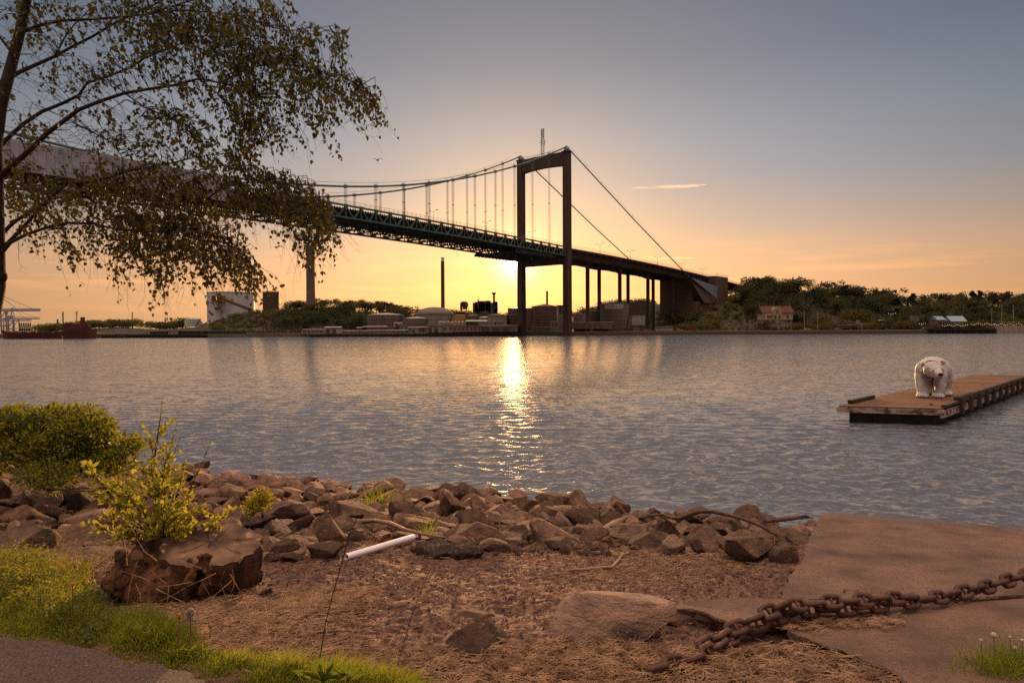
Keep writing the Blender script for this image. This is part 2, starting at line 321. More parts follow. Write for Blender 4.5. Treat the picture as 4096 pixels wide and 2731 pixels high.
for sc, st, k in ((4.2, (.42, 1.3, 1), .55), (13., (.6, 1.3, 1), .50), (1.1, (.45, 1.2, 1), .14), (.05, (.3, 1, 1), .05)):
    mp_ = NN('ShaderNodeMapping'); mp_.inputs['Scale'].default_value = st; mp_.inputs['Rotation'].default_value = (0, 0, R(8)); t.links.new(tcx.outputs['Object'], mp_.inputs[0])
    nn = NN('ShaderNodeTexNoise'); nn.inputs['Scale'].default_value = sc; nn.inputs['Detail'].default_value = 2.5; nn.inputs['Distortion'].default_value = .6; t.links.new(mp_.outputs[0], nn.inputs['Vector'])
    sb_ = NN('ShaderNodeVectorMath'); sb_.operation = 'SUBTRACT'; t.links.new(nn.outputs['Color'], sb_.inputs[0]); sb_.inputs[1].default_value = (.5, .5, .5)
    ml_ = NN('ShaderNodeVectorMath'); ml_.operation = 'MULTIPLY'; t.links.new(sb_.outputs[0], ml_.inputs[0]); ml_.inputs[1].default_value = (k * .95, k * 2.7, 0)
    if acc is None: acc = ml_.outputs[0]
    else:
        aa = NN('ShaderNodeVectorMath'); aa.operation = 'ADD'; t.links.new(acc, aa.inputs[0]); t.links.new(ml_.outputs[0], aa.inputs[1]); acc = aa.outputs[0]
ge = NN('ShaderNodeNewGeometry'); aa = NN('ShaderNodeVectorMath'); aa.operation = 'ADD'; t.links.new(ge.outputs['Normal'], aa.inputs[0])
sx = NN('ShaderNodeSeparateXYZ'); t.links.new(acc, sx.inputs[0]); ab_ = NN('ShaderNodeMath'); ab_.operation = 'ABSOLUTE'; t.links.new(sx.outputs[1], ab_.inputs[0]); ng_ = NN('ShaderNodeMath'); ng_.operation = 'MULTIPLY_ADD'; ng_.inputs[1].default_value = -.64; t.links.new(ab_.outputs[0], ng_.inputs[0]); n3_ = NN('ShaderNodeMath'); n3_.operation = 'MULTIPLY'; n3_.inputs[1].default_value = .58; t.links.new(sx.outputs[1], n3_.inputs[0]); t.links.new(n3_.outputs[0], ng_.inputs[2]); cx_ = NN('ShaderNodeCombineXYZ'); t.links.new(sx.outputs[0], cx_.inputs[0]); t.links.new(ng_.outputs[0], cx_.inputs[1]); t.links.new(cx_.outputs[0], aa.inputs[1])
bi = NN('ShaderNodeVectorMath'); bi.operation = 'ADD'; t.links.new(aa.outputs[0], bi.inputs[0]); bi.inputs[1].default_value = (0, -.01, 0); aa = bi
nm = NN('ShaderNodeVectorMath'); nm.operation = 'NORMALIZE'; t.links.new(aa.outputs[0], nm.inputs[0]); t.links.new(nm.outputs[0], b.inputs['Normal'])
wo_ = npmesh('water', np.stack([wx.ravel(), wy.ravel(), wz.ravel()], 1), q, m, smooth=True); tag(wo_, 'rippled river water', 'water', kind='structure')
# ------------------------------------------------------------------ far bank terrain
tp = np.array([-1200, -300, 0, 200, 360, 480, 650, 790, 860, 1000, 1100, 1190, 1300, 1480, 1560, 1650, 1800, 2000, 2250, 2400, 2520, 2640, 2720, 2800, 2900, 3000, 3100, 3250, 3330, 3400, 3480, 3600, 3760, 3900, 4096, 4600, 5600])
trow = np.array([1310, 1315, 1330, 1305, 1280, 1274, 1284, 1287, 1255, 1228, 1222, 1202, 1201, 1204, 1214, 1232, 1240, 1262, 1250, 1216, 1196, 1196, 1225, 1200, 1170, 1120, 1114, 1124, 1138, 1154, 1170, 1178, 1190, 1172, 1178, 1150, 1140])
ty2 = np.array([900, 900, 900, 760, 700, 680, 640, 620, 600, 560, 540, 540, 540, 540, 540, 560, 640, 800, 900, 700, 680, 620, 590, 570, 590, 600, 600, 600, 600, 600, 600, 600, 600, 600, 600, 600, 600])
th_ = np.array([2, 2, 2, 8, 9, 9, 8, 5, 3, 4, 6, 8, 8, 8, 9, 9, 7, 3, 3, 8, 9, 4, 2, 2, 4, 9, 10, 10, 10, 10, 10, 9, 9, 12, 12, 12, 12])
shy = np.interp(tp, [-1200, 0, 800, 2100, 2800, 3500, 4096, 5600], [420, 410, 405, 408, 425, 432, 430, 400])
def hz(px): return 1322 - (px - 2048) * math.tan(R(.27))
tz2 = CAMZ + (hz(tp) - trow) * ty2 / F - th_
def tz(px, y):
    s0 = np.interp(px, tp, shy); y2 = np.interp(px, tp, ty2); z2 = np.interp(px, tp, tz2); y1 = s0 + (y2 - s0) * np.interp(px, [0, 790, 1000, 2200, 2600, 2700, 2900, 3400, 4096], [.35, .3, .32, .45, .55, .30, .2, .22, .3])
    a = np.clip((y - s0) / 3, 0, 1); zq = -1.5 + 3.9 * a; b_ = np.clip((y - y1) / (y2 - y1), 0, 1); b_ = b_ * b_ * (3 - 2 * b_) * .5 + b_ * .5
    return np.where(y < y1, zq, 2.4 + (z2 - 2.4) * b_) - np.clip((y - y2) / 300, 0, 1) * 6
def tzs(px, y): return float(tz(np.float64(px), np.float64(y)))
pxs = np.concatenate([np.linspace(-1200, 5600, 500)]); yy = np.concatenate([np.linspace(395, 480, 60), np.linspace(484, 720, 80), np.linspace(740, 1600, 12)])
PX, YY = np.meshgrid(pxs, yy); TX = (PX - 2048) / F * YY; TZ = tz(PX, YY); TZ = TZ + np.where(TZ > 3, .9 * fbm(TX, YY, .12, 3, 11), 0)
idx = np.arange(PX.size).reshape(PX.shape); q = np.stack([idx[:-1, :-1].ravel(), idx[:-1, 1:].ravel(), idx[1:, 1:].ravel(), idx[1:, :-1].ravel()], 1)
m_hill = mat('hill_ground', (.055, .048, .026), .95, (.03, .024, .015), scale=.12, bump=.8, bscale=.7, bdist=1.0)
tag(npmesh('hills', np.stack([TX.ravel(), YY.ravel(), TZ.ravel()], 1), q, m_hill, smooth=True), 'low wooded far bank of the river', 'hills', kind='structure')
# ------------------------------------------------------------------ suspension bridge
U = Vector((-.6291, -.7773, 0)); NV = Vector((.7773, -.6291, 0)); BO = Vector((18.9, 402.5, 0)); UP = Vector((0, 0, 1))
def B(t, v, z): return BO + U * t + NV * v + UP * z
def tpx(px, v):
    r = (px - 2048) / F; o = BO + NV * v; return -(o.x - r * o.y) / (U.x - r * U.y)
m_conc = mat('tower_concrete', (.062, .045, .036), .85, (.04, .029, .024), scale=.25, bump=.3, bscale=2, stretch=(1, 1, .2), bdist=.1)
m_grn = mat('green_steel', (.075, .145, .125), .6, (.05, .10, .09), scale=.5)
m_drk = mat('dark_steel', (.035, .045, .038), .7, (.02, .025, .02), scale=.5)
m_deck = mat('bridge_deck', (.05, .042, .036), .9, (.03, .026, .022), scale=.5)
m_cab = mat('cable_steel', (.13, .19, .21), .55, (.09, .13, .15), scale=1)
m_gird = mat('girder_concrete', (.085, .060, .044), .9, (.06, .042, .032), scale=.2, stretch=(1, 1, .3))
m_clad = mat('white_cladding', (.30, .33, .40), .7, (.21, .22, .27), scale=.3)
BR = empty('suspension_bridge', B(0, 0, 0), 'long green suspension bridge with dark portal tower crossing the river', 'bridge')
zc = lambda t: 53.3 - 2.6 * ((t - 215) / 215) ** 2          # top chord
rail = lambda s: 52.2 - .00556 * s - 9.3e-5 * s * s         # side span, s away from the river
cab = lambda t: 55.5 + .00104 * (t - 225) ** 2
tw = MB()
for v in (-16.7, 16.7):
    tw.box(B(0, v, 103 / 2 + 1), (3.95, 3.75, 106), (U, NV, UP), taper=.95)
    tw.box(B(0, v, 105.2), (4.6, 4.5, .6), (U, NV, UP))
ar = []
for k in range(13):
    s = -15 + 30 * k / 12; ar.append(B(-1.5, s, 97.3 + .9 * (1 - (s / 15) ** 2)))
tw.prism(ar + [B(-1.5, 15, 105.3), B(-1.5, -15, 105.3)], U * 3.0)
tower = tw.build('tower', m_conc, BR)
mb = MB()
for v in (-16.7, 16.7): mb.box(B(0, v, 44.4), (3.2, .01, .01), (U, NV, UP))
cb = MB(); cb.box(B(0, 0, 44.6), (3.0, 29.6, 6.8), (U, NV, UP)); cb.build('portal_beam', m_conc, BR)
for v in (-16.7, 16.7):
    s = MB(); s.lathe(B(0, v, 105.4), [(2.0, 0), (1.8, 1.2), (1.2, 2.4), (.3, 2.9)], 12); s.box(B(0, v, 106.6), (4.4, 1.6, 2.0), (U, NV, UP), taper=.55); s.build('cable_saddle', m_cab, tower)
    c = MB(); c.box(B(0, v, .2), (6.5, 7.5, 4), (U, NV, UP)); c.box(B(-1, v, -.8), (13, 13, 2.6), (U, NV, UP)); c.build('pier_footing', m_conc, tower)
rl = MB(); 
for k in range(22): s = -13.5 + 27 * k / 21; rl.beam(B(1.4, s, 105.3), B(1.4, s, 106.5), .1)
rl.beam(B(1.4, -13.5, 106.5), B(1.4, 13.5, 106.5), .12); rl.build('walkway_railing', m_drk, tower)
# lattice mast on the tower
ms = MB(); mc = B(0, -.5, 0); H0, H1 = 105.3, 121.2
for a, b in ((-.85, -.85), (.85, -.85), (.85, .85), (-.85, .85)): ms.beam(mc + Vector((a, b, H0)), mc + Vector((a, b, H1)), .2)
for k in range(11):
    z0 = H0 + (H1 - H0) * k / 11; z1 = H0 + (H1 - H0) * (k + 1) / 11; q4 = [(-.85, -.85), (.85, -.85), (.85, .85), (-.85, .85)]
    for i in range(4):
        a = q4[i]; b = q4[(i + 1) % 4]; ms.beam(mc + Vector((*a, z0)), mc + Vector((*b, z1)), .11); ms.beam(mc + Vector((*a, z1)), mc + Vector((*b, z1)), .11)
mast = ms.build('lattice_mast', m_drk, BR)
an = MB()
for dx, z0, z1 in ((-.3, 112, 120.8), (.3, 116, 121.6), (1.3, 112, 115), (-1.4, 113, 113.8)): an.beam(mc + Vector((dx, 0, z0)), mc + Vector((dx, 0, z1)), .28)
an.build('antenna', m_drk, mast)
# cables, hand ropes
T1 = 452
for v in (16.7, -16.7):
    pts = [B(t, v, cab(t) if t > 3 else cab(t) + .2) for t in np.linspace(0, T1, 90)]
    c = MB(); c.tube(pts, .42, 8); c.tube([p + UP * 1.5 for p in pts[2:]], .07, 4)
    c.tube([B(0, v, 108), B(-83, v * .985, 74.5), B(-168, v * .96, 42)], .36, 8); c.tube([B(-2, v, 109.2), B(-166, v * .96, 43.5)], .05, 4)
    cbl = c.build('main_cable', m_cab, BR, smooth=True)
    cl = MB(); t = 17.4
    while t < T1 - 10:
        cl = MB(); cl.box(B(t, v, cab(t)), (1.3, 1.15, 1.1), (U, NV, UP))
        for d in (-.45, .45): cl.beam(B(t + d, v, cab(t)), B(t + d, v, cab(t) + 1.5), .09)
        cl.build('cable_clamp', m_cab, cbl); t += 15.3
    for k in range(1, 9): s = -19 * k; z = 108 + 66 * s / 168; cl = MB(); cl.beam(B(s, v, z - .6), B(s, v, z + 1.3), .12); cl.build('rope_post', m_cab, cbl)
    t = 17.4
    while t < 330:
        h = MB()
        if cab(t) - zc(t) > .8:
            for a in (-.5, .5):
                for e in (-.28, .28): h.tube([B(t + a * .8, v + e, cab(t)), B(t + a * .8, v + e, zc(t))], .065, 4)
            h.box(B(t, v, zc(t) + (cab(t) - zc(t)) * .45), (1.1, .8, .16), (U, NV, UP)); h.build('hanger', m_cab, BR)
        t += 15.3
# trusses
TE = 330; PN = 7.64; DEP = 4.75
def truss(v, mm, t0=2.2):
    m_ = MB(); ts = [t0 + PN * k for k in range(int((TE - t0) / PN) + 1)]
    for k, t in enumerate(ts):
        zt = zc(t); zb = zt - DEP; m_.beam(B(t, v, zb), B(t, v, zt), .42, .42); m_.box(B(t, v, zt), (1.8, .66, 1.0), (U, NV, UP))
        if k + 1 < len(ts):
            t2 = ts[k + 1]; tm = (t + t2) / 2; zt2 = zc(t2); zbm = zc(tm) - DEP
            m_.beam(B(t, v, zt), B(t2, v, zt2), .6, .75); m_.beam(B(t, v, zb), B(t2, v, zt2 - DEP), .58, .62)
            m_.beam(B(t, v, zt), B(tm, v, zbm), .44, .44); m_.beam(B(tm, v, zbm), B(t2, v, zt2), .44, .44); m_.box(B(tm, v, zbm + .1), (1.7, .64, .8), (U, NV, UP))
            m_.beam(B(t, v - .5, zb - .35), B(t2, v - .5, zt2 - DEP - .35), .2)
    return m_.build('truss', mm, BR)
truss(16.7, m_grn); truss(-16.7, m_grn)
def railing(v, a, b, zf, step, h=1.45, mm=None):
    m_ = MB(); n_ = int(abs(b - a) / step); tt = [a + (b - a) * k / n_ for k in range(n_ + 1)]
    for k, t in enumerate(tt):
        m_.beam(B(t, v, zf(t)), B(t, v, zf(t) + h), .09)
        if k < n_:
            t2 = tt[k + 1]; m_.beam(B(t, v, zf(t) + h), B(t2, v, zf(t2) + h), .1)
            m_.beam(B(t, v, zf(t) + h * .5), B(t2, v, zf(t2) + h * .5), .05); m_.beam(B(t, v, zf(t) + h * .25), B(t2, v, zf(t2) + h * .25), .04)
    return m_.build('railing', mm or m_drk, BR)
m_rail = mat('railing_steel', (.16, .15, .14), .6)
railing(16.9, 2.2, TE, lambda t: zc(t) + .3, 2.55, mm=m_rail); railing(-16.9, 2.2, TE, lambda t: zc(t) + .3, 5.1, mm=m_rail)
dk = MB(); ts = np.arange(-2, TE + 8, 15.28)
for a, b in zip(ts[:-1], ts[1:]):
    za = zc(a) - 1.5; zb_ = zc(b) - 1.5; sect = lambda t, z: [B(t, -15.6, z), B(t, -15.6, z + .5), B(t, 15.6, z + .5), B(t, 15.6, z)]
    A_ = sect(a, za); C_ = sect(b, zb_); dk.add(A_ + C_, [(0, 1, 5, 4), (1, 2, 6, 5), (2, 3, 7, 6), (3, 0, 4, 7), (0, 3, 2, 1), (4, 5, 6, 7)])
dk.build('road_deck', m_deck, BR)
for side in (16.2, -16.2):   # pale strip of light slots below the chord
    g = MB(); t = 3.5
    while t < TE: g.beam(B(t, side, zc(t) - 1.05), B(t + .6, side, zc(t) - 1.05), .16, .5); t += 1.27
    tag(g.build('parapet_posts', m_drk, BR), kind='stuff')
fb = MB(); t = 2.2
while t < TE:
    zt = zc(t) - 1.5; zb_ = zc(t) - DEP
    fb.beam(B(t, -16.4, zb_), B(t, 16.4, zb_), .5, .5); n_ = 8
    for k in range(n_):
        a = -16.4 + 32.8 * k / n_; b = -16.4 + 32.8 * (k + 1) / n_; mdl = (a + b) / 2
        fb.beam(B(t, a, zt), B(t, mdl, zb_), .34); fb.beam(B(t, mdl, zb_), B(t, b, zt), .34)
        if k: fb.beam(B(t, a, zt), B(t, a, zb_), .28)
    t += PN
fb.build('floor_trusses', m_drk, BR)
br = MB(); t = 2.2; k = 0
while t < TE - 16:
    z0 = zc(t) - DEP; z1 = zc(t + 15.28) - DEP
    for a, b in ((-16.4, 0), (0, 16.4)):
        br.beam(B(t, a, z0), B(t + 15.28, b, z1), .4, .3); br.beam(B(t, b, z0), B(t + 15.28, a, z1), .4, .3)
    for v in (-12, -8, -4, 0, 4, 8, 12): br.beam(B(t, v, zc(t) - 2.4), B(t + 15.28, v, zc(t + 15.28) - 2.4), .35, 1.0)
    for v in (-8, 0, 8): br.beam(B(t, v, z0), B(t + 15.28, v, z1), .3, .3)
    t += 15.28
br.build('wind_bracing', m_drk, BR)
# white sheeting hung on the near truss
cd = MB(); ta = tpx(935, 17.6); n_ = int((TE - ta) / 2.1); t = ta
cds = MB(); cdd = MB()
for k in range(n_):
    t = ta + 2.1 * k; z0 = zc(t) - DEP - 1.2; z1 = zc(t) + 2.35
    p = [B(t + .03, 17.5, z0), B(t + 2.07, 17.5, z0), B(t + 2.07, 17.5, z1), B(t + .03, 17.5, z1)]; cd.prism(p, NV * (.12 + .03 * (k % 2)))
    cds.beam(B(t, 17.5, z0), B(t, 17.5, z1), .16)
    if k % 2 == 0:
        for zq in (.18, .8, .9): cdd.box(B(t + .8, 17.7, z0 + (z1 - z0) * zq), (.9, .08, .2), (U, NV, UP))
cdo = cd.build('sheeting', m_clad, BR); cds.build('sheeting_frame', m_drk, cdo); tag(cdd.build('sheeting_vents', m_drk, cdo), kind='stuff')
# approach viaduct
sg = MB(); S1 = 300; ss = list(np.arange(1.9, S1, 8.))
def strip(mm_, a, b, poly):
    A_ = [B(-a, v, rail(a) + z) for v, z in poly]; C_ = [B(-b, v, rail(b) + z) for v, z in poly]; n_ = len(poly)
    mm_.add(A_ + C_, [(i, (i + 1) % n_, n_ + (i + 1) % n_, n_ + i) for i in range(n_)] + [tuple(range(n_ - 1, -1, -1)), tuple(range(n_, 2 * n_))])
for a, b in zip(ss[:-1], ss[1:]):
    strip(sg, a, b, [(-16.7, -1.6), (16.7, -1.6), (16.7, -2.5), (14.6, -2.8), (13, -3.0), (-13, -3.0), (-14.6, -2.8), (-16.7, -2.5)])
    for v in (-10, 10):
        hp = min(abs(a + 4 - s) for s in (1.9, 35, 74.5, 114, 153, 192)); dep = 6.0 + .9 * max(0, 1 - hp / 14)
        strip(sg, a, b, [(v - 3.2, -2.9), (v + 3.2, -2.9), (v + 2.6, -dep), (v - 2.6, -dep)])
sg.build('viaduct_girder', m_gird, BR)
rb = MB()
for k in range(28):
    s = 5 + k * 8; rb.box(B(-s, 14.4, rail(s) - 3.3), (.5, 4.2, 1.3), (U, NV, UP))
tag(rb.build('cantilever_brackets', m_gird, BR), kind='stuff')
railing(16.6, -2.2, -S1, lambda t: rail(-t) - 1.62, 1.55, 1.62, m_rail); railing(-16.6, -2.2, -S1, lambda t: rail(-t) - 1.62, 3.1, 1.62, m_rail)
for s, in ((35,), (74.5,), (114,), (153,)):
    for v in (-8, 8):
        c = MB(); ztop = rail(s) - 5.7; c.box(B(-s, v, (ztop + .5) / 2), (1.8, 1.9, ztop - .5), (U, NV, UP)); c.box(B(-s, v, ztop - .5), (2.2, 2.5, 1.2), (U, NV, UP)); c.build('column', m_conc, BR)
# anchorage
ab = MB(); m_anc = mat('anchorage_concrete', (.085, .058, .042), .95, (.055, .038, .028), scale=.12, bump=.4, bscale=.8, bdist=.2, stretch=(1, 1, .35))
ab.box(B(-206, 0, 23), (62, 27, 42.5), (U, NV, UP)); ab.box(B(-214, 17.5, 34), (26, 9, 24.0), (U, NV, UP)); ab.box(B(-210, -17.5, 33), (34, 9, 24), (U, NV, UP))
ab.box(B(-176, 10, 12), (10, 17, 26), (U, NV, UP)); ab.box(B(-190, 17, 13), (24, 6, 20), (U, NV, UP))
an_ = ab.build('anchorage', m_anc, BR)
pr = MB()
for s in (182, 190, 198): pr.box(B(-s, 20.4, 23.6), (.6, .5, .8), (U, NV, UP))
pr.beam(B(-178, 20.2, 23.1), B(-204, 20.2, 23.1), .5, .35); pr.build('ledge', m_gird, an_)
m_pb = mat('pale_blue_cover', (.17, .22, .29), .6, (.14, .18, .24), scale=.4)
cv = MB(); A0 = B(-166, 17.2, 43.0); A1 = B(-203, 22.6, 37.5); A2 = B(-203, 22.6, 27.5); cv.add([A0, A1, A2, A0 - NV * 2.4, A1 - NV * 6, A2 - NV * 6], [(0, 2, 1), (3, 4, 5), (0, 1, 4, 3), (1, 2, 5, 4), (2, 0, 3, 5)]); cv.build('cable_cover', m_pb, an_)
cv = MB(); cv.add([A0 - UP * .3, A2, B(-196, 21.5, 24), B(-182, 21, 24), B(-168, 16, 41)] + [p - NV * 5 for p in (A0 - UP * .3, A2, B(-196, 21.5, 24), B(-182, 21, 24), B(-168, 16, 41))], [(0, 4, 3, 2, 1), (5, 6, 7, 8, 9), (0, 1, 6, 5), (1, 2, 7, 6), (2, 3, 8, 7), (3, 4, 9, 8), (4, 0, 5, 9)]); cv.build('splay_chamber', m_gird, an_)
railing(22.0, -201, -227, lambda t: 46.0, 1.6, 1.9, m_rail)
# maintenance gantry under the deck
mg = MB(); m_gan = m_drk
for v in (-14, 14):
    mg.beam(B(8, v, 45.2), B(44, v, 45.2), .9, 2.2)
for k in range(13):
    t = 8 + 3 * k; mg.beam(B(t, -15, 44.6), B(t, 13, 44.6), .5, 1.4)
gt = mg.build('maintenance_gantry', m_drk, loc=B(26, 0, 44)); tag(gt, 'dark travelling maintenance platform hung under the bridge deck beside the tower', 'gantry')
hh = MB()
for t in (10, 25, 42):
    for v in (-15, 15): hh.beam(B(t, v, 45.5), B(t, v, zc(t) - DEP), .35)
hh.build('hanger_frame', m_drk, gt)
# lamps along the median
def lamp_proto():
    r = empty('street_lamp', (0, 0, 0), 'x', 'street lamp', 'street lamps along the bridge median')
    p = MB(); p.tube([(0, 0, 0), (0, 0, 9.6)], [.14, .08], 6); p.build('pole', m_drk, r)
    for sgn in (-1, 1):
        a = MB(); a.tube([NV * 0 + UP * 9.5, NV * sgn * .9 + UP * 9.9, NV * sgn * 2.3 + UP * 10.3], .07, 5); a.box(NV * sgn * 2.5 + UP * 10.3, (.4, 1.1, .22), (U, NV, UP)); a.build('lamp_arm', m_drk, r)
    return r
def copytree(o, parent=None):
    c = o.copy(); COL.objects.link(c)
    if parent is not None: c.parent = parent
    for ch in list(o.children):
        copytree(ch, c)
    return c
lp = lamp_proto()
names = ['double arm street lamp just showing above the truss at the birch leaves', 'double arm street lamp on the deck between the tall hangers mid way to the tower', 'double arm street lamp on the deck just left of the tower', 'double arm street lamp seen through the tower portal between the two legs',
         'first double arm street lamp on the viaduct right of the tower', 'second lamp on the viaduct, right where the far backstay meets the deck', 'third lamp on the viaduct right of the tower, between the two backstays', 'fourth lamp on the viaduct, just left of the near backstay foot', 'last lamp on the viaduct above the anchorage block']
for i, pxx in enumerate((1197, 1738, 1948.7, 2128.6, 2401, 2522.8, 2630, 2726, 2811)):
    t = tpx(pxx, 0); z = zc(t) - 1 if t > 0 else rail(-t) - 1.6; o = lp if i == 0 else copytree(lp); o.location = B(t, 0, z); o['label'] = names[i]
# ------------------------------------------------------------------ far bank: trees
m_leaf = mat('far_foliage', (.046, .042, .018), .9, (.020, .019, .010), scale=.25, trans=.25, tcol=(.12, .13, .03), perobj=.35)
m_leafy = mat('far_foliage_light', (.066, .058, .022), .9, (.030, .027, .013), scale=.25, trans=.3, tcol=(.18, .16, .03), perobj=.3)
m_pine = mat('far_pine', (.030, .033, .017), .95, (.018, .024, .014), scale=.3, trans=.12, perobj=.3)
m_trunk = mat('far_trunk', (.06, .042, .03), .95)
def crown_pts(kind, n, r_):
    pts = []
    if kind == 'round': lob = [(r_.normal(0, .33), r_.normal(0, .33), r_.uniform(.35, .85), r_.uniform(.22, .42)) for _ in range(11)]
    elif kind == 'tall': lob = [(r_.normal(0, .2), r_.normal(0, .2), r_.uniform(.25, .92), r_.uniform(.16, .3)) for _ in range(12)]
    elif kind == 'pine': lob = [(r_.normal(0, .28 * (1.1 - z)), r_.normal(0, .28 * (1.1 - z)), z, .24 * (1.15 - z)) for z in np.linspace(.25, .95, 13)]
    else: lob = [(r_.normal(0, .34), r_.normal(0, .34), r_.uniform(.62, .92), r_.uniform(.1, .22)) for _ in range(12)]
    for _ in range(n):
        c = lob[r_.integers(len(lob))]; d = r_.normal(size=3); d /= np.linalg.norm(d); q = c[3] * r_.uniform(.55, 1.08)
        pts.append((c[0] + d[0] * q, c[1] + d[1] * q, c[2] + d[2] * q * .75))
    return np.array(pts), lob
def make_tree(kind, seed, m, name, n=750, leaf=.085):
    r_ = np.random.default_rng(seed); p, lob = crown_pts(kind, n, r_); v, f = leafquads(p, r_.uniform(.6, 1.35, n) * leaf, w=.95, fold=.1)
    mb = MB(); mb.tube([(0, 0, -.08), (.01, 0, .3), (0, .02, .7)], [.035, .026, .012], 6)
    for c in lob[:7]: mb.tube([(0, 0, .28), (c[0] * .6, c[1] * .6, c[2] * .75), (c[0], c[1], c[2])], [.02, .012, .005], 4)
    tv = np.concatenate(mb.v); me = bpy.data.meshes.new(name); me.from_pydata(v.tolist() + tv.tolist(), [], f.tolist() + [tuple(i + len(v) for i in q) for q in mb.f])
    me.materials.append(m); me.materials.append(m_trunk); me.polygons.foreach_set('material_index', [0] * len(f) + [1] * len(mb.f)); me.update(); return me
protos = {'round': [make_tree('round', s, m_leaf, 'broadleaf_tree') for s in (1, 2, 3)] + [make_tree('round', 4, m_leafy, 'broadleaf_tree')], 'tall': [make_tree('tall', s, m_leaf, 'tall_tree') for s in (5, 6)],
          'pine': [make_tree('pine', s, m_pine, 'conifer_tree') for s in (7, 8)], 'open': [make_tree('open', s, m_pine, 'pine_tree', 520) for s in (9, 10)], 'bushy': [make_tree('round', 12, m_leafy, 'shrub', 300, .13)]}
def put_tree(kind, px, y, h, label, group, wid=1.0, z=None, cat='tree'):
    me = protos[kind][rng.integers(len(protos[kind]))]; nm = {'round': 'broadleaf_tree', 'tall': 'tall_tree', 'pine': 'conifer_tree', 'open': 'pine_tree', 'bushy': 'shrub'}[kind]
    o = bpy.data.objects.new(nm, me); COL.objects.link(o); s = h * (.9 if kind == 'bushy' else 1); o.location = (X(px, y), y, (tzs(px, y) if z is None else z) - .3)
    o.scale = (s * wid, s * wid, h); o.rotation_euler.z = rng.uniform(0, 6.28); return tag(o, label, cat, group)
def sky_z(px, y): return float(np.interp(px, tp, trow))
RT = []; LT = []; ST = []; MT = []; AT = []
for k in range(150):
    px = rng.uniform(2960, 4180); s0 = np.interp(px, tp, shy); y = s0 + 28 + (600 - s0 - 28) * rng.uniform(0, 1) ** .8
    kind = rng.choice(['round', 'tall', 'open', 'pine'], p=[.6, .22, .1, .08]); h = {'round': 11, 'tall': 14, 'open': 12, 'pine': 13}[kind] * rng.uniform(.8, 1.15)
    if 3030 < px < 3185 and y < 500: continue
    AT.append(('R', put_tree(kind, px, y, h, 'dark leafy tree in the wood covering the hill right of the bridge', 'trees of the wooded hill on the right', rng.uniform(1.0, 1.35))))
for px, row, y, kind, h in ((3010, 1112, 585, 'open', 12), (3060, 1113, 590, 'round', 12), (3140, 1116, 600, 'round', 11), (3235, 1120, 600, 'round', 11), (3310, 1128, 600, 'open', 12), (3390, 1140, 600, 'round', 12), (3425, 1160, 600, 'open', 9), (3440, 1160, 610, 'pine', 10), (3490, 1155, 600, 'tall', 14), (3548, 1158, 600, 'open', 14),
                              (3775, 1172, 600, 'tall', 13), (3830, 1170, 600, 'tall', 12), (3890, 1166, 600, 'pine', 13), (3915, 1164, 600, 'pine', 13), (3970, 1166, 600, 'tall', 13), (4030, 1168, 600, 'pine', 12), (4080, 1172, 600, 'tall', 12)):
    zt = ZZ(px, row, y); put_tree(kind, px, y, h, 'tree standing up on the skyline of the hill right of the bridge', 'skyline trees on the right hill', z=zt - h + .6, wid=1.15)
for k in range(46):
    px = rng.uniform(3180, 4120); y = np.interp(px, tp, shy) + rng.uniform(10, 24); 
    AT.append(('B', put_tree('bushy', px, y, rng.uniform(3.5, 6.5), 'low leafy bush near the quay at the foot of the right hill', 'bushes along the right hand shore', 1.4, cat='shrub')))
for k in range(70):
    px = rng.uniform(2640, 3060); s0 = np.interp(px, tp, shy); y = s0 + 30 + 140 * rng.uniform(0, 1)
    AT.append(('S', put_tree('bushy', px, y, rng.uniform(3.5, 7), 'shrub on the bare slope below the bridge anchorage', 'shrubs on the slope under the anchorage', 1.4, cat='shrub')))
# left hill
for k in range(78):
    px = rng.uniform(1120, 1700); y = 470 + 75 * rng.uniform(0, 1); AT.append(('L', put_tree(rng.choice(['round', 'tall', 'open'], p=[.65, .15, .2]), px, y, rng.uniform(6.5, 9.5), 'dark tree in the wood on the low hill left of the domed tank', 'trees of the wooded hill behind the tanks', 1.3)))
for k, (px, row) in enumerate(((1262, 1194), (1210, 1204), (1300, 1198), (1340, 1196), (1400, 1200), (1450, 1200), (1500, 1203), (1530, 1206), (1560, 1212), (1592, 1222), (1632, 1226), (1668, 1236), (1160, 1212), (1185, 1205))):
    h = 7.5; y = 540; AT.append(('K', put_tree('open' if k in (0, 8, 9, 10, 11) else 'round', px, y, h, 'tree on the skyline of the low hill left of the domed tank', 'skyline trees behind the tanks', z=ZZ(px, row, y) - h + .5, wid=1.2)))
for k in range(46):
    px = rng.uniform(850, 1180); y = 480 + 70 * rng.uniform(0, 1); AT.append(('W', put_tree('bushy', px, y, rng.uniform(2.5, 4.5), 'low bush on the bare slope below the white silo', 'bushes on the slope below the white silo', 1.5, cat='shrub')))
for k in range(60):
    px = rng.uniform(180, 800); y = 620 + 80 * rng.uniform(0, 1); AT.append(('F', put_tree('round', px, y, rng.uniform(7, 10), 'distant tree in the low wood behind the moored ship', 'trees behind the moored ship', 1.4)))
for px, row in ((1795, 1243), (1815, 1236), (1838, 1243), (1870, 1240), (1890, 1246), (1935, 1246), (2024, 1249)):
    put_tree('round', px, 560, 8, 'round leafy tree among the refinery tanks left of the tower', 'trees among the refinery tanks', 1.4, z=ZZ(px, row, 560) - 8 + .4)
